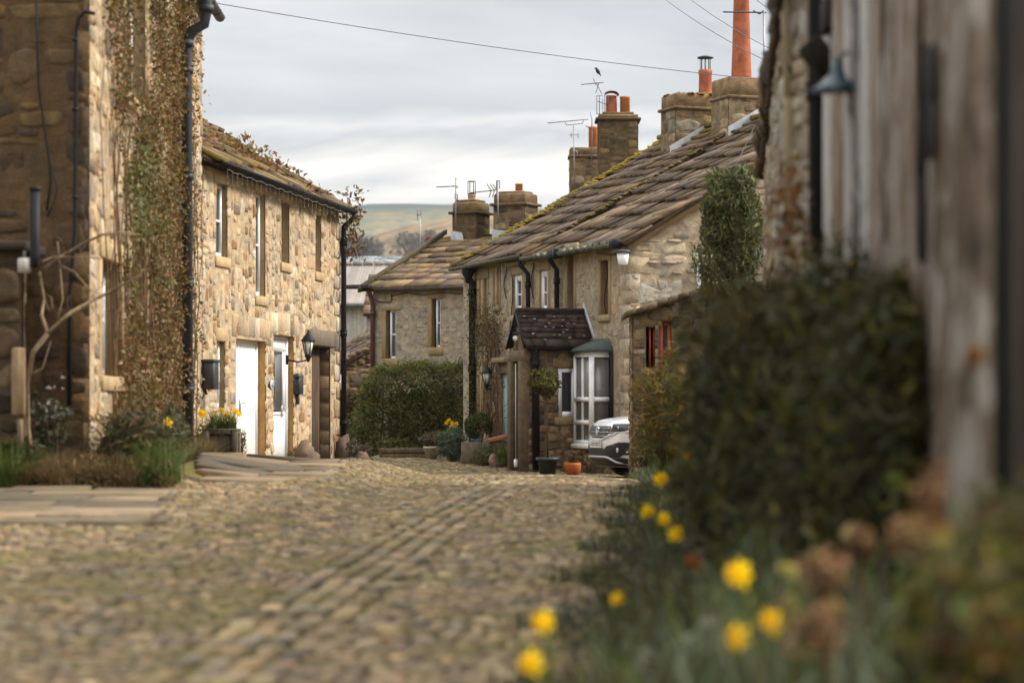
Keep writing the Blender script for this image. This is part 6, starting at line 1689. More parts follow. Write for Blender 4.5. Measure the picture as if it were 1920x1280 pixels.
# standard tree in pot by the porch
d = 47.9; o = np.array((X(1027, d), d, G(X(1027, d), d)))
mb = MB(); zt = Z(857, d) ; h = zt - o[2]
mb.lathe([(.15, 0), (.19, h - .07), (.235, h - .06), (.235, h), (.20, h), (.18, h - .05), (.01, h - .05)], o, 20); tag(mb.build('plant_pot', M['plastic'], loc=o), 'large dark grey plant pot holding a small standard tree beside the porch', 'pot')
root = thing('standard_tree', 'small round-headed standard tree in the dark pot by the porch', 'tree', o + (0, 0, h - .04)); tc = np.array((X(1023, d), d, Z(716, d)))
pts, dd = blob_points(2300, tc, (.30, .28, .27), .35, .2); mb = MB(); leaves(mb, pts, .08, lcol([lin(124, 122, 54) * .75, lin(102, 104, 46) * .75, lin(120, 92, 62) * .7, lin(88, 92, 44) * .75], len(pts)), nrm=dd, asp=.5); mb.build('crown', M['leaf'], root)
mb = MB(); mb.tube([o + (0, 0, h - .05), (o[0] - .01, d, 1.2), tc], [.018, .015, .012], 8, lin(96, 74, 56) * .7)
for k in range(12): e, _ = blob_points(1, tc, (.24, .22, .22), .5, 0); mb.tube([tc - (0, 0, .12), e[0]], [.009, .004], 4, lin(96, 74, 56) * .7)
mb.build('trunk', M['wood'], root)
d = 47.6; o = np.array((X(1074, d), d, G(X(1074, d), d))); mb = MB(); h = Z(867, d) - o[2]; mb.lathe([(.10, 0), (.16, h * .5), (.165, h * .85), (.15, h), (.135, h), (.12, h - .04), (.01, h - .04)], o, 18, lin(178, 96, 44) * .75); tag(mb.build('plant_pot', M['attr'], loc=o), 'small rounded orange terracotta pot under the white bay window', 'pot')
bush('pot_plant', 'dry brownish plant in the small orange pot under the bay window', 'plant', o + (0, 0, h + .12), (.13, .12, .17), 240, .05, [lin(120, 96, 60) * .7, lin(92, 90, 50) * .7], shell=.1, stems=6, base=o[2] + h - .03)

# ================================================================== DAFFODILS
def daffodil(root, o, head, s=.06, face=None, col=lin(255, 222, 22), trump=lin(255, 206, 8), bladesn=5, h=None):
    face = np.array((random.uniform(-1.3, 1.3), -1, random.uniform(-.35, .3))) if face is None else np.asarray(face, float)
    face /= np.linalg.norm(face); sx = np.cross(face, (0, 0, 1.)); sx /= np.linalg.norm(sx); sy = np.cross(sx, face); mb = MB()
    for k in range(6):
        a = k * math.pi / 3 + .2; d = sx * math.cos(a) + sy * math.sin(a); t = np.cross(face, d)
        L = s * random.uniform(.85, 1.1)
        V = [head, head + d * L * .45 + t * L * .3 + face * L * .08, head + d * L * .85 + t * L * .16, head + d * L * 1.02 + face * L * .05, head + d * L * .85 - t * L * .16, head + d * L * .45 - t * L * .3 + face * L * .08]
        mb.add(V, [(0, 1, 2), (0, 2, 3), (0, 3, 4), (0, 4, 5)], col)
    prof = [(s * .24, 0), (s * .34, s * .4), (s * .4, s * .7), (s * .55, s * .85)]
    n = 12; ang = np.arange(n) * 2 * math.pi / n
    V = np.concatenate([head + face * z + (np.cos(ang)[:, None] * sx + np.sin(ang)[:, None] * sy) * r for r, z in prof])
    mb.add(V, [(i * n + j, i * n + (j + 1) % n, (i + 1) * n + (j + 1) % n, (i + 1) * n + j) for i in range(3) for j in range(n)], trump)
    mb.build('flower', M['petal'], root)
    mb = MB(); b = np.asarray(o, float)
    mb.tube([b, b + (head - b) * .55 + (0, .01, .0), head - face * s * .3 + (0, 0, .02), head - face * s * .05], [.005, .0045, .004, .004], 6, lin(104, 124, 56) * .7)
    mb.build('stem', M['leaf'], root)
    if bladesn:
        mb = MB(); blades(mb, b + rng.normal(0, .02, (bladesn, 3)) * (1, 1, 0), (head[2] - b[2]) * .95, .018, lcol(GREENS['fresh'], bladesn), .25); mb.build('leaf', M['leaf'], root)


DAF = [(1002, 1243, 8.3, .055, 'lowest daffodil over the cobbles at the bottom of the photo'), (1025, 1166, 8.6, .052, 'upright daffodil just above the lowest one, over the cobbles'),
       (1392, 1074, 8.6, .062, 'big bright daffodil in front of the dark bush, highest of the near right three'), (1385, 1196, 8.2, .058, 'daffodil lowest among the near right three beside the dried flower heads'), (1446, 1165, 8.4, .06, 'daffodil touching the brown dried flower heads, rightmost of the near three'),
       (1235, 897, 16., .062, 'daffodil at the cobble edge below the wispy shrub, top of the edge cluster'), (1210, 957, 14.5, .056, 'leftmost daffodil leaning over the cobbles beside the dark bush'), (1245, 972, 14.6, .05, 'dimmer daffodil just right of the leaning one beside the dark bush'),
       (1266, 1000, 13., .05, 'half-hidden daffodil low at the edge of the dark bush'), (1160, 1120, 11., .04, 'small daffodil bud low at the cobble edge above the bottom pair'),
       (1296, 853, 24., .075, 'left of the two daffodils in front of the dark bush near the white car'), (1334, 857, 24., .06, 'right of the two daffodils in front of the dark bush near the white car')]
for px, py, d, s, lb in DAF:
    hd = P(px, py, d); o = (hd[0] + random.uniform(-.02, .06), hd[1] + .03, G(hd[0] + .02, hd[1]) + .0)
    root = thing('daffodil', 'yellow ' + lb, 'daffodil', o, 'daffodils along the right garden edge'); daffodil(root, o, hd, s)
for px, py, d, s, lb in ((317, 790, 30., .075, 'large yellow daffodil in the left bed beside the grey downpipe'), (280, 827, 29., .05, 'small dim yellow daffodil lower in the left bed'), (377, 877, 33.5, .06, 'low yellow daffodil at the foot of the lattice planter')):
    hd = P(px, py, d); o = (hd[0] - .01, hd[1] + .04, G(hd[0], hd[1]))
    root = thing('daffodil', lb, 'daffodil', o, 'daffodils in the left bed'); daffodil(root, o, hd, s, bladesn=9)

# lattice planter with daffodils
d = 37.4; pc = np.array((X(413, d), d + .27, G(X(413, d), d))); hw = 31 / F * d; zt = Z(806, d)
root = thing('lattice_planter', 'square dark planter with diagonal lattice front beside the first white door', 'planter', pc)
mb = MB(); hh_ = (zt - pc[2]) / 2; pcol = lin(104, 96, 82) * .8
for sx in (-1, 1):
    for sy in (-1, 1): mb.box((pc[0] + sx * (hw - .04), pc[1] + sy * (hw - .04), pc[2] + hh_), (.045, .045, hh_), None, pcol * 1.1, bev=.012)
mb.box((pc[0], pc[1], pc[2] + hh_), (hw - .05, hw - .05, hh_ - .04), None, pcol * .4)
for z in (.06, 2 * hh_ - .03): 
    mb.box((pc[0], pc[1] - hw + .03, pc[2] + z), (hw - .08, .03, .035), None, pcol, bev=.008); mb.box((pc[0] + hw - .03, pc[1], pc[2] + z), (.03, hw - .08, .035), None, pcol, bev=.008); mb.box((pc[0] - hw + .03, pc[1], pc[2] + z), (.03, hw - .08, .035), None, pcol, bev=.008)
mb.box((pc[0], pc[1], pc[2] + 2 * hh_ + .008), (hw + .01, hw + .01, .012), None, pcol * 1.1)
mb.build('box', M['wood'], root)
mb = MB(); W_ = hw - .085; H_ = hh_ - .08
for sg in (-1, 1):
    for t in np.arange(-2, 2.01, .28):
        a = np.array((-W_, t * W_ - sg * W_)); b = np.array((W_, t * W_ + sg * W_))
        # clip to the panel height
        ps = [a + (b - a) * k for k in np.linspace(0, 1, 60)]; ps = [q for q in ps if abs(q[1]) <= H_]
        if len(ps) < 4: continue
        p0, p1 = ps[0], ps[-1]; m = (p0 + p1) / 2; dv = p1 - p0; L_ = np.linalg.norm(dv)
        ax = np.array(((dv[0] / L_, 0, dv[1] / L_), (0, 1, 0), (-dv[1] / L_, 0, dv[0] / L_)))
        mb.box((pc[0] + m[0], pc[1] - hw + .052 - (.004 if sg > 0 else 0), pc[2] + hh_ + m[1]), (L_ / 2, .008, .011), ax, pcol * .95)
mb.build('lattice', M['wood'], root)
for k, (px, py, s) in enumerate(((381, 775, .085), (403, 778, .04), (415, 769, .05), (425, 778, .055), (442, 771, .06), (448, 776, .05), (437, 787, .045))):
    hd = P(px, py, d + .25 + random.uniform(-.12, .1)); o = (pc[0] + (hd[0] - pc[0]) * .6, hd[1] + .04, zt + .01)
    r_ = thing('daffodil', ['big pale yellow daffodil hanging over the left side of the lattice planter', 'tiny half-open daffodil bud second from left in the lattice planter', 'tallest daffodil at the middle of the lattice planter', 'daffodil right of the tallest one in the lattice planter', 'daffodil with raised petals near the right side of the lattice planter', 'rightmost daffodil of the lattice planter, against the white door', 'lowest daffodil at the right of the lattice planter'][k], 'daffodil', o, 'daffodils in the lattice planter'); daffodil(r_, o, hd, s, bladesn=12)
mb = MB(); blades(mb, np.stack([pc[0] + rng.uniform(-.2, .22, 150), pc[1] + rng.uniform(-.2, .2, 150), np.full(150, zt)], 1), .3, .028, lcol(GREENS['fresh'], 150) * .7, .4); tag(mb.build('planter_greenery', M['leaf'], loc=(pc[0], pc[1], zt)), 'mass of strap leaves filling the lattice planter', 'leaves')
bush('variegated_shrub', 'pale variegated ivy beside and behind the lattice planter', 'shrub', np.array((X(384, 37.6), 37.7, Z(825, 37.6))), (.16, .2, .33), 900, .05, [lin(150, 146, 100) * .75, lin(96, 96, 56) * .75, lin(176, 170, 130) * .75], shell=.2, lump=.2)
bush('variegated_shrub', 'thin variegated ivy trailing at the right side of the lattice planter', 'shrub', np.array((X(453, 38.4), 38.4, Z(832, 38.4))), (.09, .1, .24), 240, .045, [lin(150, 146, 100) * .7, lin(96, 96, 56) * .7], shell=.2, lump=.2)
bush('weed_tuft', 'green weed tuft at the foot of the wall between the white doors', 'plant', np.array((X(487, 41.2), 41.2, Z(862, 41.2))), (.15, .12, .1), 300, .06, GREENS['fresh'], stems=0)
bush('weed_tuft', 'smaller weed tuft in front of the second white door jamb', 'plant', np.array((X(545, 43.6), 43.6, Z(862, 43.6))), (.07, .1, .16), 200, .05, GREENS['hedge'], stems=0)
# far daffodil clump
for k in range(7):
    px, py = [(838, 792), (843, 787), (848, 793), (856, 794), (845, 799), (851, 799), (841, 808)][k]; hd = P(px, py, 56.); o = (hd[0] + .02, 56.03, G(hd[0], 56.))
    r_ = thing('daffodil', 'yellow daffodil in the small far clump in front of the big hedge', 'daffodil', o, 'daffodils in the far clump'); daffodil(r_, o, hd, .06, bladesn=3)

# ================================================================== LEFT BED
n = 9000; bx = rng.uniform(-6.9, -3.62, n); by = 25.45 + .12 * np.sin(bx * 4) + .1 * np.sin(bx * 9.7) + rng.random(n) ** 1.6 * 1.2; k = (by < 26.8) | (bx > -4.6)
by2 = 25.6 + rng.random(n) * 10.5; m = bx > -4.5; by = np.where(m & (rng.random(n) < .5), by2, by); bx = np.where(by > 27, np.maximum(bx, -4.62), bx)
bx = np.where(by > 27, np.minimum(bx, -3.9 - (by - 27) * .055), bx)
base = np.stack([bx, by, gz(bx, by)], 1); patch_n = np.sin(bx * 3.1) + np.sin(bx * 7 + 2); gg = patch_n[:, None] > .1
cols = np.where(gg, lcol(GREENS['fresh'], n) * .8, lcol([lin(130, 104, 66), lin(110, 92, 58), lin(92, 84, 48)], n) * .85)
mb = MB(); blades(mb, base, np.where(gg[:, 0], .48, .3), .015, cols, .75)
n3 = 1500; bx = rng.uniform(-6.5, -3.55, n3); by = 25.35 + rng.random(n3) * .5; pts = np.stack([bx, by, gz(bx, by) + rng.random(n3) ** 2 * .3], 1); leaves(mb, pts, .09, lcol([lin(140, 98, 62), lin(110, 80, 54), lin(92, 90, 44), lin(160, 120, 80)], n3, .4) * .75, asp=.22)
tag(mb.build('bed_grass', M['leaf']), kind='stuff'); bpy.data.objects['bed_grass']['label'] = 'long mixed green and dry grass along the left bed'
bush('bed_shrub', 'dark green rosemary-like shrub in the left bed below the wall creeper', 'shrub', np.array((X(250, 26.6), 26.5, Z(842, 26.6))), (.5, .35, .45), 4200, .12, [lin(84, 84, 48) * .8, lin(66, 70, 40) * .8, lin(124, 98, 62) * .8], shell=.15, lump=.2, asp=.16, stems=14)
bush('bed_shrub', 'grey-green arching shrub beside the grey downpipe in the left bed', 'shrub', np.array((X(325, 31.5), 31.4, Z(820, 31.5))), (.22, .4, .42), 1300, .17, [lin(112, 116, 84) * .7, lin(134, 118, 88) * .7, lin(90, 96, 60) * .7], shell=.15, lump=.2, asp=.13, stems=10)
bush('bed_shrub', 'low dark green plant at the left end of the left bed', 'shrub', np.array((X(20, 25.8), 25.8, Z(870, 25.8))), (.42, .25, .3), 1700, .1, GREENS['dark'], shell=.15, lump=.2, asp=.25, stems=5)
bush('pale_flowering_shrub', 'pale blossom shrub against the dark gable in the left bed', 'shrub', np.array((X(92, 26.4), 26.4, Z(785, 26.4))), (.28, .2, .36), 420, .07, [lin(150, 146, 140) * .7, lin(96, 100, 70) * .6, lin(80, 84, 52) * .6], shell=.1, lump=.3, stems=10)
# bare branching shrub
root = thing('bare_tree', 'leafless pale-branched small tree in front of the dark gable', 'tree', P(75, 860, 25.9)); mb = MB(); bc_ = lin(150, 128, 98) * .7
def br(pts, r0, r1, d=25.9): mb.tube([P(x, y, d + .25 * math.sin(x * .05 + y * .03)) for x, y in pts], np.linspace(r0, r1, len(pts)), 7, bc_)
br([(60, 870), (52, 800), (50, 720), (62, 660), (90, 625)], .028, .026); br([(90, 625), (130, 588), (160, 570), (210, 545), (262, 517)], .026, .012)
br([(90, 625), (78, 590), (82, 560), (74, 510)], .022, .014); br([(80, 505), (120, 478), (160, 455), (190, 440), (230, 436), (262, 440)], .02, .008); br([(108, 455), (112, 500), (118, 560), (108, 600)], .012, .006)
br([(112, 498), (140, 510), (165, 540), (188, 552)], .012, .005); br([(80, 490), (100, 482), (150, 482), (205, 486)], .012, .005); br([(60, 700), (80, 690), (95, 640)], .01, .005)
for _ in range(36):
    x, y = random.uniform(70, 250), random.uniform(425, 640); br([(x, y), (x + random.uniform(-15, 18), y - random.uniform(5, 30)), (x + random.uniform(-30, 34), y - random.uniform(15, 55))], .005, .002)
mb.build('branches', M['wood'], root)

# ================================================================== NEAR RIGHT GARDEN
n = 9000; by = 7.4 + rng.random(n) ** 1.3 * 24; bx = xr(by) - .12 + .16 * np.sin(by * 2.3) + .12 * np.sin(by * 5.1 + 1) + rng.normal(0, .06, n) + rng.random(n) ** 1.5 * np.interp(by, [7, 12, 16, 30], [1.6, 1.5, .75, .6])
base = np.stack([bx, by, gz(bx, by)], 1); mb = MB()
blades(mb, base, np.interp(by, [7, 14, 30], [.17, .15, .13]), .014, np.where((np.sin(bx * 5 + by) > .2)[:, None], lcol(GREENS['grey'], n) * .32, lcol(GREENS['dark'] + GREENS['hedge'][:1], n) * .75), .8)
n2 = 9000; by = 7.4 + rng.random(n2) * 10; bx = xr(by) - .1 + .16 * np.sin(by * 2.3) + .12 * np.sin(by * 5.1 + 1) + rng.normal(0, .06, n2) + rng.random(n2) * 1.4; pts = np.stack([bx, by, gz(bx, by) + rng.random(n2) ** 2 * .28], 1)
leaves(mb, pts, .035, np.where((np.sin(bx * 7 + by * 2) > .3)[:, None], lcol(GREENS['grey'] + [lin(150, 130, 120)], n2) * .38, lcol(GREENS['dark'] + [lin(110, 104, 48) * .7, lin(120, 100, 84) * .6], n2) * .8), asp=.5)
o = tag(mb.build('ground_cover', M['leaf']), kind='stuff'); o['label'] = 'mixed low leafy ground cover in the near right garden bed'
# verge grass by the outbuilding
n = 2600; bx = rng.uniform(1.75, 2.9, n); by = rng.uniform(30, 42, n); base = np.stack([np.maximum(bx, xr(by) - .05), by, gz(np.maximum(bx, xr(by)), by)], 1); mb = MB(); blades(mb, base, .17, .014, lcol(GREENS['fresh'] + GREENS['grey'], n) * .6, .7)
o = tag(mb.build('verge_grass', M['leaf']), kind='stuff'); o['label'] = 'rough grass verge between the cobbles and the outbuilding'
# dried flower heads and pale primroses
for k, (px, py, d, r, lb) in enumerate(((1770, 925, 6.9, .085, 'large peach-brown dried flower head against the grey gate post'), (1545, 1075, 7.4, .08, 'brown dried flower head at the centre of the near garden'), (1535, 1180, 7.0, .09, 'lowest brown dried flower head in the near garden'), (1705, 1010, 7.6, .07, 'faded brown flower head below the peach one'), (1905, 1030, 6.4, .07, 'brown dried flower head at the right border of the photo'), (1610, 1015, 8., .05, 'small faded flower head between the pale primroses'))):
    o = P(px, py, d); root = thing('dried_flower_head', lb, 'dried flower', (o[0], o[1] + .05, G(o[0], o[1])), 'dried flower heads in the near garden'); pts, dd = blob_points(260, o, (r, r, r * 1.05), .1, .2)
    mb = MB(); leaves(mb, pts, .028, lcol([lin(200, 156, 112) * .7, lin(140, 100, 74) * .6, lin(186, 146, 96) * .65, lin(120, 88, 64) * .6], 260, .4), nrm=dd, asp=.8); mb.build('flower', M['petal'], root)
    mb = MB(); mb.tube([(o[0], o[1] + .05, G(o[0], o[1])), (o[0] + .02, o[1] + .03, (o[2] + G(o[0], o[1])) / 2), o], [.007, .006, .005], 6, lin(104, 78, 56) * .6); mb.build('stem', M['wood'], root)
for k, (px, py, d, lb) in enumerate(((1478, 1068, 8.6, 'pale yellow primrose left of the brown dried heads'), (1560, 1140, 8.0, 'pale yellow primrose right of the lowest dried head'), (1592, 1000, 9., 'pale cream primrose in front of the dark bush'), (1480, 1130, 8.6, 'cream primrose above the near right daffodil'), (1870, 840, 8.4, 'pale white blossom behind the grey gate post'), (1330, 1170, 9., 'white blossom beside the low right daffodil'), (1290, 1205, 8.8, 'white blossom at the lower left of the near garden'), (1215, 1230, 8.6, 'small white blossom nearest the cobbles'), (1675, 900, 9.2, 'lime-green leaf tuft in front of the dark bush'), (1600, 500, 12.2, 'yellow forsythia tuft on top of the dark bush'), (1828, 668, 6.4, 'ochre leaf tuft on the grey gate post'), (1300, 1052, 10.5, 'small orange flower below the dark bush'), (1570, 612, 11.4, 'pale dried bloom on the face of the dark bush'))):
    o = P(px, py, d); gz0 = max(G(o[0], o[1]), -1); root = thing('blossom', lb, 'blossom', (o[0], o[1] + .04, gz0 if k not in (9, 10, 12) else o[2] - .06), 'small blossoms in the near garden'); cl = [lin(226, 210, 130), lin(230, 206, 110), lin(224, 204, 150), lin(220, 200, 130), lin(200, 196, 180), lin(190, 194, 176), lin(186, 190, 170), lin(176, 182, 156), lin(112, 124, 40), lin(196, 160, 24), lin(160, 112, 36), lin(190, 110, 40), lin(186, 150, 120)][k]
    pts, dd = blob_points(40, o, (.032, .03, .032), .2, .1); mb = MB(); leaves(mb, pts, .03, lcol([cl * .6], 40), nrm=dd, asp=.8); mb.build('flower', M['petal'], root)
    mb = MB(); mb.tube([(o[0], o[1] + .04, gz0 if k not in (9, 10, 12) else o[2] - .06), o], [.004, .003], 5, lin(92, 104, 52) * .6); mb.build('stem', M['leaf'], root)

n4 = 700; by = 6.6 + rng.random(n4) * 4.5; bx = xr(by) + .1 + rng.random(n4) * 1.3
mb = MB(); blades(mb, np.stack([bx, by, gz(bx, by)], 1), .38, .026, lcol(GREENS['fresh'] + GREENS['grey'] + GREENS['dark'], n4, .5) * .85, .6)
o = tag(mb.build('strap_leaves', M['leaf']), kind='stuff'); o['label'] = 'strap leaves of spring bulbs in the near right bed'
bush('leafy_shrub', 'olive-green leafy growth at the bottom right corner of the photo', 'shrub', np.array((X(1800, 6.), 6.0, Z(1180, 6.))), (.2, .3, .24), 520, .075, [lin(92, 90, 36) * .8, lin(64, 66, 30) * .5, lin(124, 112, 42) * .8, lin(120, 76, 46) * .6, lin(84, 96, 36) * .8], shell=.2, lump=.25, asp=.4)
bush('leafy_shrub', 'green strap-leaved growth at the right border below the board fence', 'shrub', np.array((X(1885, 6.3), 6.3, Z(1060, 6.3))), (.11, .2, .24), 420, .08, [lin(96, 100, 40) * .7, lin(78, 80, 34) * .7, lin(120, 92, 56) * .6], shell=.2, lump=.25, asp=.25)
# ================================================================== SMALL FITTINGS
def on(w, px, py, n=0.): u = w.U(px, n); return u, Z(py, w.dep(u, n))
# letterboxes
mb = MB(); u, z = on(LW, 381, 704, .1); u = max(u, .02); mb.box(LW.pt(u, .13, z), (.16, .11, .22), LW.ax(), bev=.015); mb.box(LW.pt(u, .13, z + .24), (.18, .13, .025), LW.ax(), bev=.01); mb.tube([LW.pt(u, .05, z - .22), LW.pt(u, .08, z - .3)], .02, 6)
tag(mb.build('letterbox', M['plastic'], loc=LW.pt(u, .1, z)), 'square black letterbox on the sunlit cottage wall beside the grey downpipe', 'letterbox')
mb = MB(); u, z = on(LW, 561, 722, .08); mb.box(LW.pt(u, .07, z), (.15, .06, .17), LW.ax(), bev=.02); mb.lathe([(.06, -.15), (.06, .15)], LW.pt(u, .07, z + .16), 14, ax=np.array(((*LW.n, 0), (0, 0, 1.), (*LW.u, 0)))); mb.box(LW.pt(u, .05, z - .26), (.05, .03, .1), LW.ax(), bev=.01)
tag(mb.build('letterbox', M['plastic'], loc=LW.pt(u, .07, z)), 'rounded-top dark letterbox right of the second white door', 'letterbox')
u, z = on(LW, 504, 721); mb = MB(); mb.ball(LW.pt(u, .06, z), (.13, .02, .09), 16, 8, (.5, .52, .56), ax=LW.ax()); mb.ball(LW.pt(u, .075, z), (.09, .02, .055), 14, 7, (.25, .28, .34), ax=LW.ax()); tag(mb.build('house_plaque', M['attr'], loc=LW.pt(u, .05, z)), 'small oval grey plaque between the two white doors', 'plaque')
def lantern(root, c, ax_n, s, mat, arm=True, wallp=None):
    mb = MB()
    mb.lathe([(.01, .50), (.02, .47), (.018, .44), (.05, .41), (.135, .30), (.14, .285), (.11, .285)], c * 1., 6); 
    for k in range(6):
        a = k * math.pi / 3; mb.tube([c + (math.cos(a) * .115 * 1, math.sin(a) * .115, .29), c + (math.cos(a) * .06, math.sin(a) * .06, .04)], .008, 5)
    mb.lathe([(.02, -.10), (.03, -.06), (.065, .0), (.065, .045)], c, 6)
    if wallp is not None:
        mb.tube([c + (0, 0, -.06), c + (wallp - c) * .5 + (0, 0, -.1), wallp + (0, 0, -.06)], .016, 6); mb.box(wallp + (0, 0, -.06), (.02, .05, .09), None, bev=.01)
    mb.build('lantern_frame', mat, root)
    mb = MB(); mb.lathe([(.055, .05), (.108, .285)], c, 6); mb.build('lantern_glass', M['lamp_glass'], root)
u, z = on(LW, 578, 648, .42); c = LW.pt(u, .42, z - .2); root = thing('wall_lantern', 'black hexagonal lantern on a bracket beside the dark plank door', 'lantern', LW.pt(u, .05, z - .25)); lantern(root, c, None, 1, M['iron'], wallp=LW.pt(u - .05, .03, z - .2))
u, z = on(TW, 913, 706, .3); c = TW.pt(u, .3, z - .2); root = thing('wall_lantern', 'small black lantern beside the lower mullioned window', 'lantern', TW.pt(u, .05, z - .25)); lantern(root, c, None, 1, M['iron'], wallp=TW.pt(u + .02, .02, z - .2))
# white street light on the near corner of the terrace
u = .12; z = Z(474, 47.6); c = P(1168, 474, 47.7); root = thing('wall_light', 'white lantern-shaped street light under the eave at the cottage corner', 'lamp', (*TW.pt(.05, .02, 0)[:2], z))
mb = MB(); mb.lathe([(.16, .0), (.165, .03), (.13, .05), (.02, .07)], c, 16); mb.tube([c + (0, 0, .03), c + (.1, .1, .035), (*TW.pt(.05, 0., 0)[:2], z + .02)], .045, 8); mb.tube([TW.pt(1.6, .05, z + .12), TW.pt(.9, .05, z + .03), TW.pt(.2, .1, z + .02)], .014, 6); mb.build('lamp_bracket', M['plastic'], root)
mb = MB(); mb.lathe([(.075, -.235), (.095, -.225), (.125, .0)], c, 16); mb.build('lamp_shade', M['white'], root)
# porch floodlamp
c = P(966, 634, 48.6); root = thing('porch_lamp', 'small white bulb lamp under the black bargeboard of the porch', 'lamp', c); mb = MB(); mb.ball(c, (.05, .05, .06), 10, 7); mb.build('bulb', M['lamp_glass'], root); mb = MB(); mb.box(c + (0, .03, .09), (.05, .07, .035), None, bev=.01); mb.tube([c + (0, 0, .08), c + (.1, .1, .1)], .015, 6); mb.build('bracket', M['iron'], root)
mb = MB(); d_ = 46.; 
# ================================================================== AERIALS, WIRES, BIRD
def aerial(name, label, mast, boom, els, r=.016, extra=(), el_dir=None, clamps=()):
    root = thing(name, label, 'aerial', mast[0]); mb = MB(); mb.tube(mast, r, 6)
    for p, q in clamps: mb.tube([p, q], r * .6, 4)
    mb.build('mast', M['metal'], root)
    mb = MB()
    a, b = np.asarray(boom[0]), np.asarray(boom[1]); mb.tube([a, b], r * .7, 5)
    for t, L, dv in els:
        c = a + (b - a) * t; dv = np.asarray(dv, float); mb.tube([c - dv * L / 2, c + dv * L / 2], r * .45, 4)
    for p, q in extra: mb.tube([p, q], r * .55, 4)
    mb.build('boom', M['dark_metal'], root)
    return root


dpt = np.array((.25, .95, .1))
D = 65.2; vt = np.array((0, 0, 1.))
tilt = np.array((.33, .3, -.9))
aerial('tv_aerial', 'tall aerial with a bird perched on it beside the double-pot stack', [P(1130, 330, D), P(1130, 186, D)], (P(1090, 159, D), P(1132, 155, D)), [(t, .22 if i < 7 else .5, dpt) for i, t in enumerate(np.linspace(.02, .8, 9))], extra=[(P(1128, 176, D), P(1119, 158, D)), (P(1112, 147, D), P(1118, 160, D)), (P(1123, 156, D), P(1117, 175, D)), (P(1119, 180, D), P(1119, 214, D)), (P(1124, 180, D), P(1124, 214, D)), (P(1119, 180, D), P(1130, 180, D)), (P(1119, 214, D), P(1130, 214, D)), (P(1120, 190, D), P(1142, 198, D)), (P(1134, 178, D), P(1134, 212, D)), (P(1140, 178, D), P(1140, 212, D))])
D = 68.; aerial('tv_aerial', 'long-boomed horizontal aerial left of the soot-dark stacks', [P(1078, 360, D), P(1075, 236, D)], (P(1026, 231, D), P(1103, 224, D)), [(t, .3, dpt) for t in np.linspace(.03, .97, 10)], extra=[(P(1060, 230, D), P(1062, 235, D)), (P(1062, 235, D), P(1092, 232, D)), (P(1092, 232, D), P(1094, 226, D))], clamps=[(P(1067, 253, D), P(1087, 252, D)), (P(1071, 248, D), P(1071, 258, D)), (P(1084, 246, D), P(1084, 260, D)), (P(1074, 283, D), P(1082, 283, D)), (P(1074, 292, D), P(1082, 292, D)), (P(1082, 283, D), P(1082, 292, D))])
aerial('tv_aerial', 'thin aerial pole in front of the orange pot on the sooty stack', [P(1109, 300, 67.8), P(1110, 224, 67.8), P(1107, 210, 67.8)], (P(1098, 236, 67.8), P(1112, 243, 67.8)), [(.3, .3, dpt), (.7, .3, dpt)])
D = 64.6; aerial('tv_aerial', 'upright aerial on the left stack of the far cottage', [P(854, 425, D), P(855, 333, D)], (P(819, 351, D), P(857, 349, D)), [(t, .35, dpt) for t in np.linspace(.05, .95, 8)], extra=[(P(852, 365, D), P(858, 365, D)), (P(858, 365, D), P(858, 380, D)), (P(852, 369, D), P(857, 376, D)), (P(850, 348, D), P(859, 352, D))], r=.02)
D = 64.2; aerial('tv_aerial', 'arrow-shaped aerial on the right stack of the far cottage', [P(934, 420, D), P(933, 340, D)], (P(881, 362, D), P(934, 356, D)), [(t, .3, dpt) for t in np.linspace(.05, .6, 5)], extra=[(P(x, 358, D), P(x + dx, 358 + dy, D)) for x in (921, 927, 932) for dx, dy in ((-8, -13), (-4, 12))] + [(P(931, 339, D), P(937, 339, D)), (P(937, 339, D), P(937, 354, D)), (P(931, 339, D), P(931, 354, D))], r=.02)
D = 79; aerial('tv_aerial', 'thin far aerial pole against the hillside left of the banded pot', [P(788, 490, D), P(788, 402, D)], (P(781, 404, D), P(791, 402, D)), [(.2, .3, vt), (.8, .3, vt)], r=.02)
D = 49.5; aerial('tv_aerial', 'tall aerial pole standing at the right of the widest stone stack', [P(1434, 200, D), P(1432, 22, D)], (P(1356, 23, D), P(1437, 24, D)), [(t, .25, dpt) for t in np.linspace(.02, .7, 8)], extra=[(P(1412, 20, D), P(1424, 27, D)), (P(1424, 27, D), P(1432, 20, D)), (P(1428, 150, D), P(1438, 150, D))], r=.022)
# bird
bp = P(1121, 134, 65.1); root = thing('bird', 'small dark bird perched on top of the tall aerial', 'bird', bp - (0, 0, .06)); mb = MB()
ax = np.array(((.55, 0, -.83), (0, 1, 0), (.83, 0, .55)))
mb.ball(bp, (.085, .045, .05), 12, 8, (.02, .02, .02), ax=ax); mb.ball(bp + (-.045, -.0, .075), (.034, .03, .032), 10, 7, (.02, .02, .02)); mb.tube([bp + (-.07, 0, .08), bp + (-.105, 0, .085)], [.01, .002], 5, (.1, .08, .04)); mb.tube([bp + (.04, 0, -.06), bp + (.085, 0, -.13)], [.025, .012], 6, (.02, .02, .02)); mb.tube([bp + (-.01, .01, -.04), bp + (-.015, .01, -.09)], .005, 4, (.06, .04, .03)); mb.tube([bp + (.01, -.015, -.04), bp + (.01, -.015, -.09)], .005, 4, (.06, .04, .03))
mb.build('body', M['attr'], root, smooth=True)
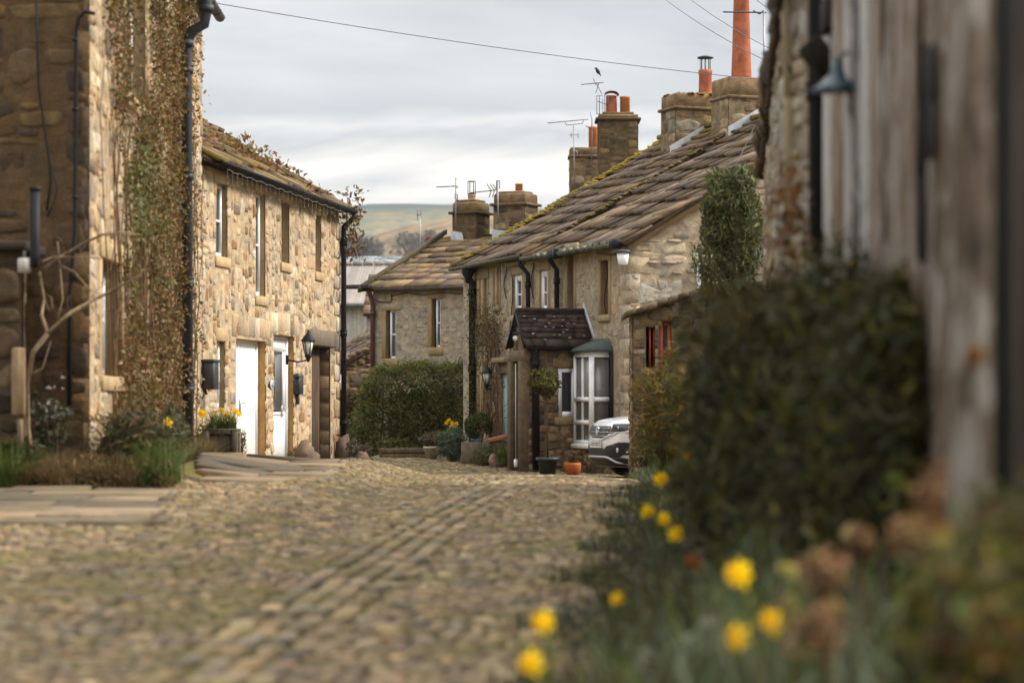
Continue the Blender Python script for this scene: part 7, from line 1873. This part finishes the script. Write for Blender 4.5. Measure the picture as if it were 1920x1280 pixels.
def wire(label, a, b, sag, r=.0075):
    a, b = np.asarray(a), np.asarray(b); pts = [a + (b - a) * t - np.array((0, 0, sag * 4 * t * (1 - t))) for t in np.linspace(0, 1, 24)]; mb = MB(); mb.tube(pts, r, 5); tag(mb.build('overhead_wire', M['dark_metal'], loc=a), label, 'wire', 'overhead wires')
wire('overhead wire running from the tall left house down to the tall aerial pole', P(345, -4, 38.), P(1434, 150, 49.5), .1)
wire('lower of the wires crossing the tall red chimney pot at the upper right', P(1225, -18, 60), P(1440, 116, 47), .1); wire('upper of the wires crossing the tall red chimney pot at the upper right', P(1270, -20, 60), P(1445, 92, 46), .08); wire('short steep wire at the top right near the corner cottage eave', P(1395, -20, 50), P(1455, 26, 30), .02); wire('thin cable stretched across the slates from the widest stack', P(1415, 235, 50), P(1375, 318, 49), .02, r=.008)

# ================================================================== HILLS
def hill(name, dist, pts, depth, back, mat, seed, rough):
    r = np.random.default_rng(seed); xs = np.linspace(pts[0][0], pts[-1][0], 140); top = np.interp(xs, [p[0] for p in pts], [p[1] for p in pts]); X_ = (xs - 960) / F * dist; Zt = EZ + (HOR - top) / F * dist
    ys = np.concatenate([np.linspace(-depth, 0, 26), np.linspace(0, back, 8)[1:]]); V = []
    for y in ys:
        t = (y + depth) / depth if y <= 0 else 1 - .35 * (y / back) ** 2
        prof = sst(0, 1, np.array(t)) if y <= 0 else t
        zz = -30 + (Zt + 30) * prof + rough * (np.sin(X_ * .012 + y * .01 + seed) + np.sin(X_ * .031 - y * .017) * .5) * (prof * (1 - prof) * 3)
        V += [(a * (dist + y) / dist, dist + y, b) for a, b in zip(X_, zz)]
    n = len(xs); i = np.arange(len(ys) - 1)[:, None] * n + np.arange(n - 1)[None]; mb = MB(); mb.add(V, np.stack([i, i + 1, i + n + 1, i + n], 2).reshape(-1, 4)); return tag(mb.build(name, mat, smooth=True), kind='structure')


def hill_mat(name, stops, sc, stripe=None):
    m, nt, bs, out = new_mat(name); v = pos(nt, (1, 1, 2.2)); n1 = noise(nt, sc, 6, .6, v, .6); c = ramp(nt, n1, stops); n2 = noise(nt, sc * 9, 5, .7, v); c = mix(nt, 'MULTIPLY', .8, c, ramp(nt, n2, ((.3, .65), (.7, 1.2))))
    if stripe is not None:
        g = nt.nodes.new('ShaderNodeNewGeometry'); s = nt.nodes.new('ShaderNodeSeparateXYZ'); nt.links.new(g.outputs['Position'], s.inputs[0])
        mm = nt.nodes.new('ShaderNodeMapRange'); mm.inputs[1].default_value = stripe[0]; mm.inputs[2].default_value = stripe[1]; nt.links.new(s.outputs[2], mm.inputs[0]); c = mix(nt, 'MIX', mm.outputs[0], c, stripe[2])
    nt.links.new(c, bs.inputs['Base Color']); bs.inputs['Roughness'].default_value = 1; bs.inputs['Specular IOR Level'].default_value = 0; return m


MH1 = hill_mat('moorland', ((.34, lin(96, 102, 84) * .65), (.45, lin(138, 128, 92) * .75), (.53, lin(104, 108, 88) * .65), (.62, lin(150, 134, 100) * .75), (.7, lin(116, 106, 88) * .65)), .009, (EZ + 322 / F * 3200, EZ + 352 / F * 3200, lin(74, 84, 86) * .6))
MH2 = hill_mat('heath', ((.32, lin(112, 104, 84) * .65), (.46, lin(156, 138, 108) * .75), (.56, lin(132, 108, 88) * .7), (.68, lin(120, 114, 86) * .7)), .016)
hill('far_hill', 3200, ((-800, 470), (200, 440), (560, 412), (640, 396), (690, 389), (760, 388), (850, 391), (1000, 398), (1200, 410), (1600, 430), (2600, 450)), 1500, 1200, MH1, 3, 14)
hill('near_hill', 1500, ((-600, 560), (300, 540), (560, 505), (640, 474), (700, 446), (780, 424), (845, 413), (930, 407), (1020, 402), (1300, 400), (1800, 420), (2500, 450)), 700, 900, MH2, 8, 7)
mb = MB(); pts = []; cl = []
for _ in range(80):
    z = random.random()
    px, py = (random.gauss(668, 16), random.gauss(466, 7)) if z < .4 else (random.gauss(820, 40), random.gauss(462, 10)) if z < .7 else (random.uniform(640, 1000), random.uniform(450, 490)) if z < .9 else (random.gauss(690, 12), random.gauss(471, 5))
    d = 1150 + random.uniform(-100, 60); o = P(px, py, d); q, dd = blob_points(60, o, (5, 5, 3.6), .3, .2); pts.append(q); cl.append(lcol([lin(104, 98, 92) * .7, lin(116, 98, 90) * .7, lin(96, 98, 82) * .7], 60))
leaves(mb, np.concatenate(pts), 2.4, np.concatenate(cl), asp=.7); o = tag(mb.build('hillside_wood', M['leaf']), kind='stuff'); o['label'] = 'clumps of bare trees on the distant hillside'

# ================================================================== HAZE, SKY, SUN, CAMERA
HAZE = 7.5e-5
m = bpy.data.materials.new('air'); m.use_nodes = True; nt = m.node_tree; nt.nodes.clear(); out = nt.nodes.new('ShaderNodeOutputMaterial'); pv = nt.nodes.new('ShaderNodeVolumePrincipled')
pv.inputs['Color'].default_value = (.86, .92, 1., 1); pv.inputs['Density'].default_value = HAZE; pv.inputs['Anisotropy'].default_value = .2; nt.links.new(pv.outputs[0], out.inputs['Volume'])
if HAZE > 0:
    mb = MB(); mb.box((0, 4480, 120), (3200, 4600, 175)); hz = tag(mb.build('haze', m), kind='stuff'); hz['label'] = 'pale blue air between the village and the hills'

SUN_EL, SUN_AZ = 38, 84      # azimuth measured from +Y toward +X
w = bpy.data.worlds.new('World'); scene.world = w; w.use_nodes = True; nt = w.node_tree; nt.nodes.clear()
out = nt.nodes.new('ShaderNodeOutputWorld'); bg = nt.nodes.new('ShaderNodeBackground'); nt.links.new(bg.outputs[0], out.inputs[0]); bg.inputs['Strength'].default_value = .1
sk = nt.nodes.new('ShaderNodeTexSky'); sk.sky_type = 'NISHITA'; sk.sun_disc = False; sk.sun_elevation = R(SUN_EL); sk.sun_rotation = R(SUN_AZ)
tc = nt.nodes.new('ShaderNodeTexCoord'); mp = nt.nodes.new('ShaderNodeMapping'); mp.inputs['Scale'].default_value = (4.5, 4.5, 21); mp.inputs['Location'].default_value = (1.3, .4, .62); nt.links.new(tc.outputs['Generated'], mp.inputs[0])
n1 = noise(nt, 1.0, 6, .52, mp.outputs[0], .35)
sx = nt.nodes.new('ShaderNodeSeparateXYZ'); nt.links.new(tc.outputs['Generated'], sx.inputs[0])
# layered cloud deck: bands by elevation, torn up by noise
mr = nt.nodes.new('ShaderNodeMath'); mr.operation = 'MULTIPLY_ADD'; nt.links.new(n1, mr.inputs[0]); mr.inputs[1].default_value = .20; mr.inputs[2].default_value = -.10
ad = nt.nodes.new('ShaderNodeMath'); ad.operation = 'ADD'; nt.links.new(sx.outputs[2], ad.inputs[0]); nt.links.new(mr.outputs[0], ad.inputs[1])
sc4 = nt.nodes.new('ShaderNodeMath'); sc4.operation = 'MULTIPLY'; nt.links.new(ad.outputs[0], sc4.inputs[0]); sc4.inputs[1].default_value = 4.
cl = ramp(nt, sc4.outputs[0], ((.18, (1.06, 1.0, .93)), (.34, (1.04, .985, .92)), (.405, (.66, .67, .675)), (.45, (.88, .865, .845)), (.52, (.60, .63, .655)), (.60, (.68, .70, .72)), (.70, (.80, .80, .81)), (.85, (.74, .755, .78)), (1., (.78, .785, .79))))
n6 = noise(nt, 2.3, 5, .55, mp.outputs[0], .2)
cl = mix(nt, 'MULTIPLY', .7, cl, ramp(nt, n6, ((.35, (.86, .875, .89)), (.65, (1.08, 1.075, 1.07)))))
# cloud radiance in the sky texture's own units
vm = nt.nodes.new('ShaderNodeVectorMath'); vm.operation = 'SCALE'; nt.links.new(cl, vm.inputs[0]); vm.inputs[3].default_value = 6.8
zg = nt.nodes.new('ShaderNodeMapRange'); nt.links.new(sx.outputs[2], zg.inputs[0]); zg.inputs[1].default_value = .2; zg.inputs[2].default_value = .8; zg.inputs[3].default_value = 1.; zg.inputs[4].default_value = 3.1
v2 = nt.nodes.new('ShaderNodeVectorMath'); v2.operation = 'SCALE'; nt.links.new(vm.outputs[0], v2.inputs[0]); nt.links.new(zg.outputs[0], v2.inputs[3])   # overcast: brighter towards the zenith
c = mix(nt, 'MIX', .94, sk.outputs[0], v2.outputs[0]); nt.links.new(c, bg.inputs[0])
sd = bpy.data.lights.new('sun', 'SUN'); sd.energy = 3.5; sd.angle = R(12); sd.color = (1, .925, .81); so = bpy.data.objects.new('sun', sd); COL.objects.link(so)
dv = Vector((math.sin(R(SUN_AZ)) * math.cos(R(SUN_EL)), math.cos(R(SUN_AZ)) * math.cos(R(SUN_EL)), math.sin(R(SUN_EL)))); so.rotation_euler = dv.to_track_quat('Z', 'Y').to_euler(); so.location = (10, 20, 30)

cd = bpy.data.cameras.new('camera'); cam = bpy.data.objects.new('camera', cd); COL.objects.link(cam); scene.camera = cam
cam.location = (0, 0, EZ); cam.rotation_euler = (R(90), 0, 0); cd.sensor_width = 36; cd.lens = 85; cd.shift_y = (HOR - 640) / 1920; cd.clip_start = .3; cd.clip_end = 20000
cd.dof.use_dof = True; cd.dof.focus_distance = 52; cd.dof.aperture_fstop = 1.35; cd.dof.aperture_blades = 0
vs = scene.view_settings; vs.view_transform = 'Standard'; vs.look = 'None'; vs.exposure = 0.62; vs.gamma = 1
cy = scene.cycles; cy.use_denoising = True; cy.max_bounces = 6; cy.diffuse_bounces = 3; cy.glossy_bounces = 2; cy.transmission_bounces = 3; cy.volume_bounces = 0; cy.caustics_reflective = False; cy.caustics_refractive = False
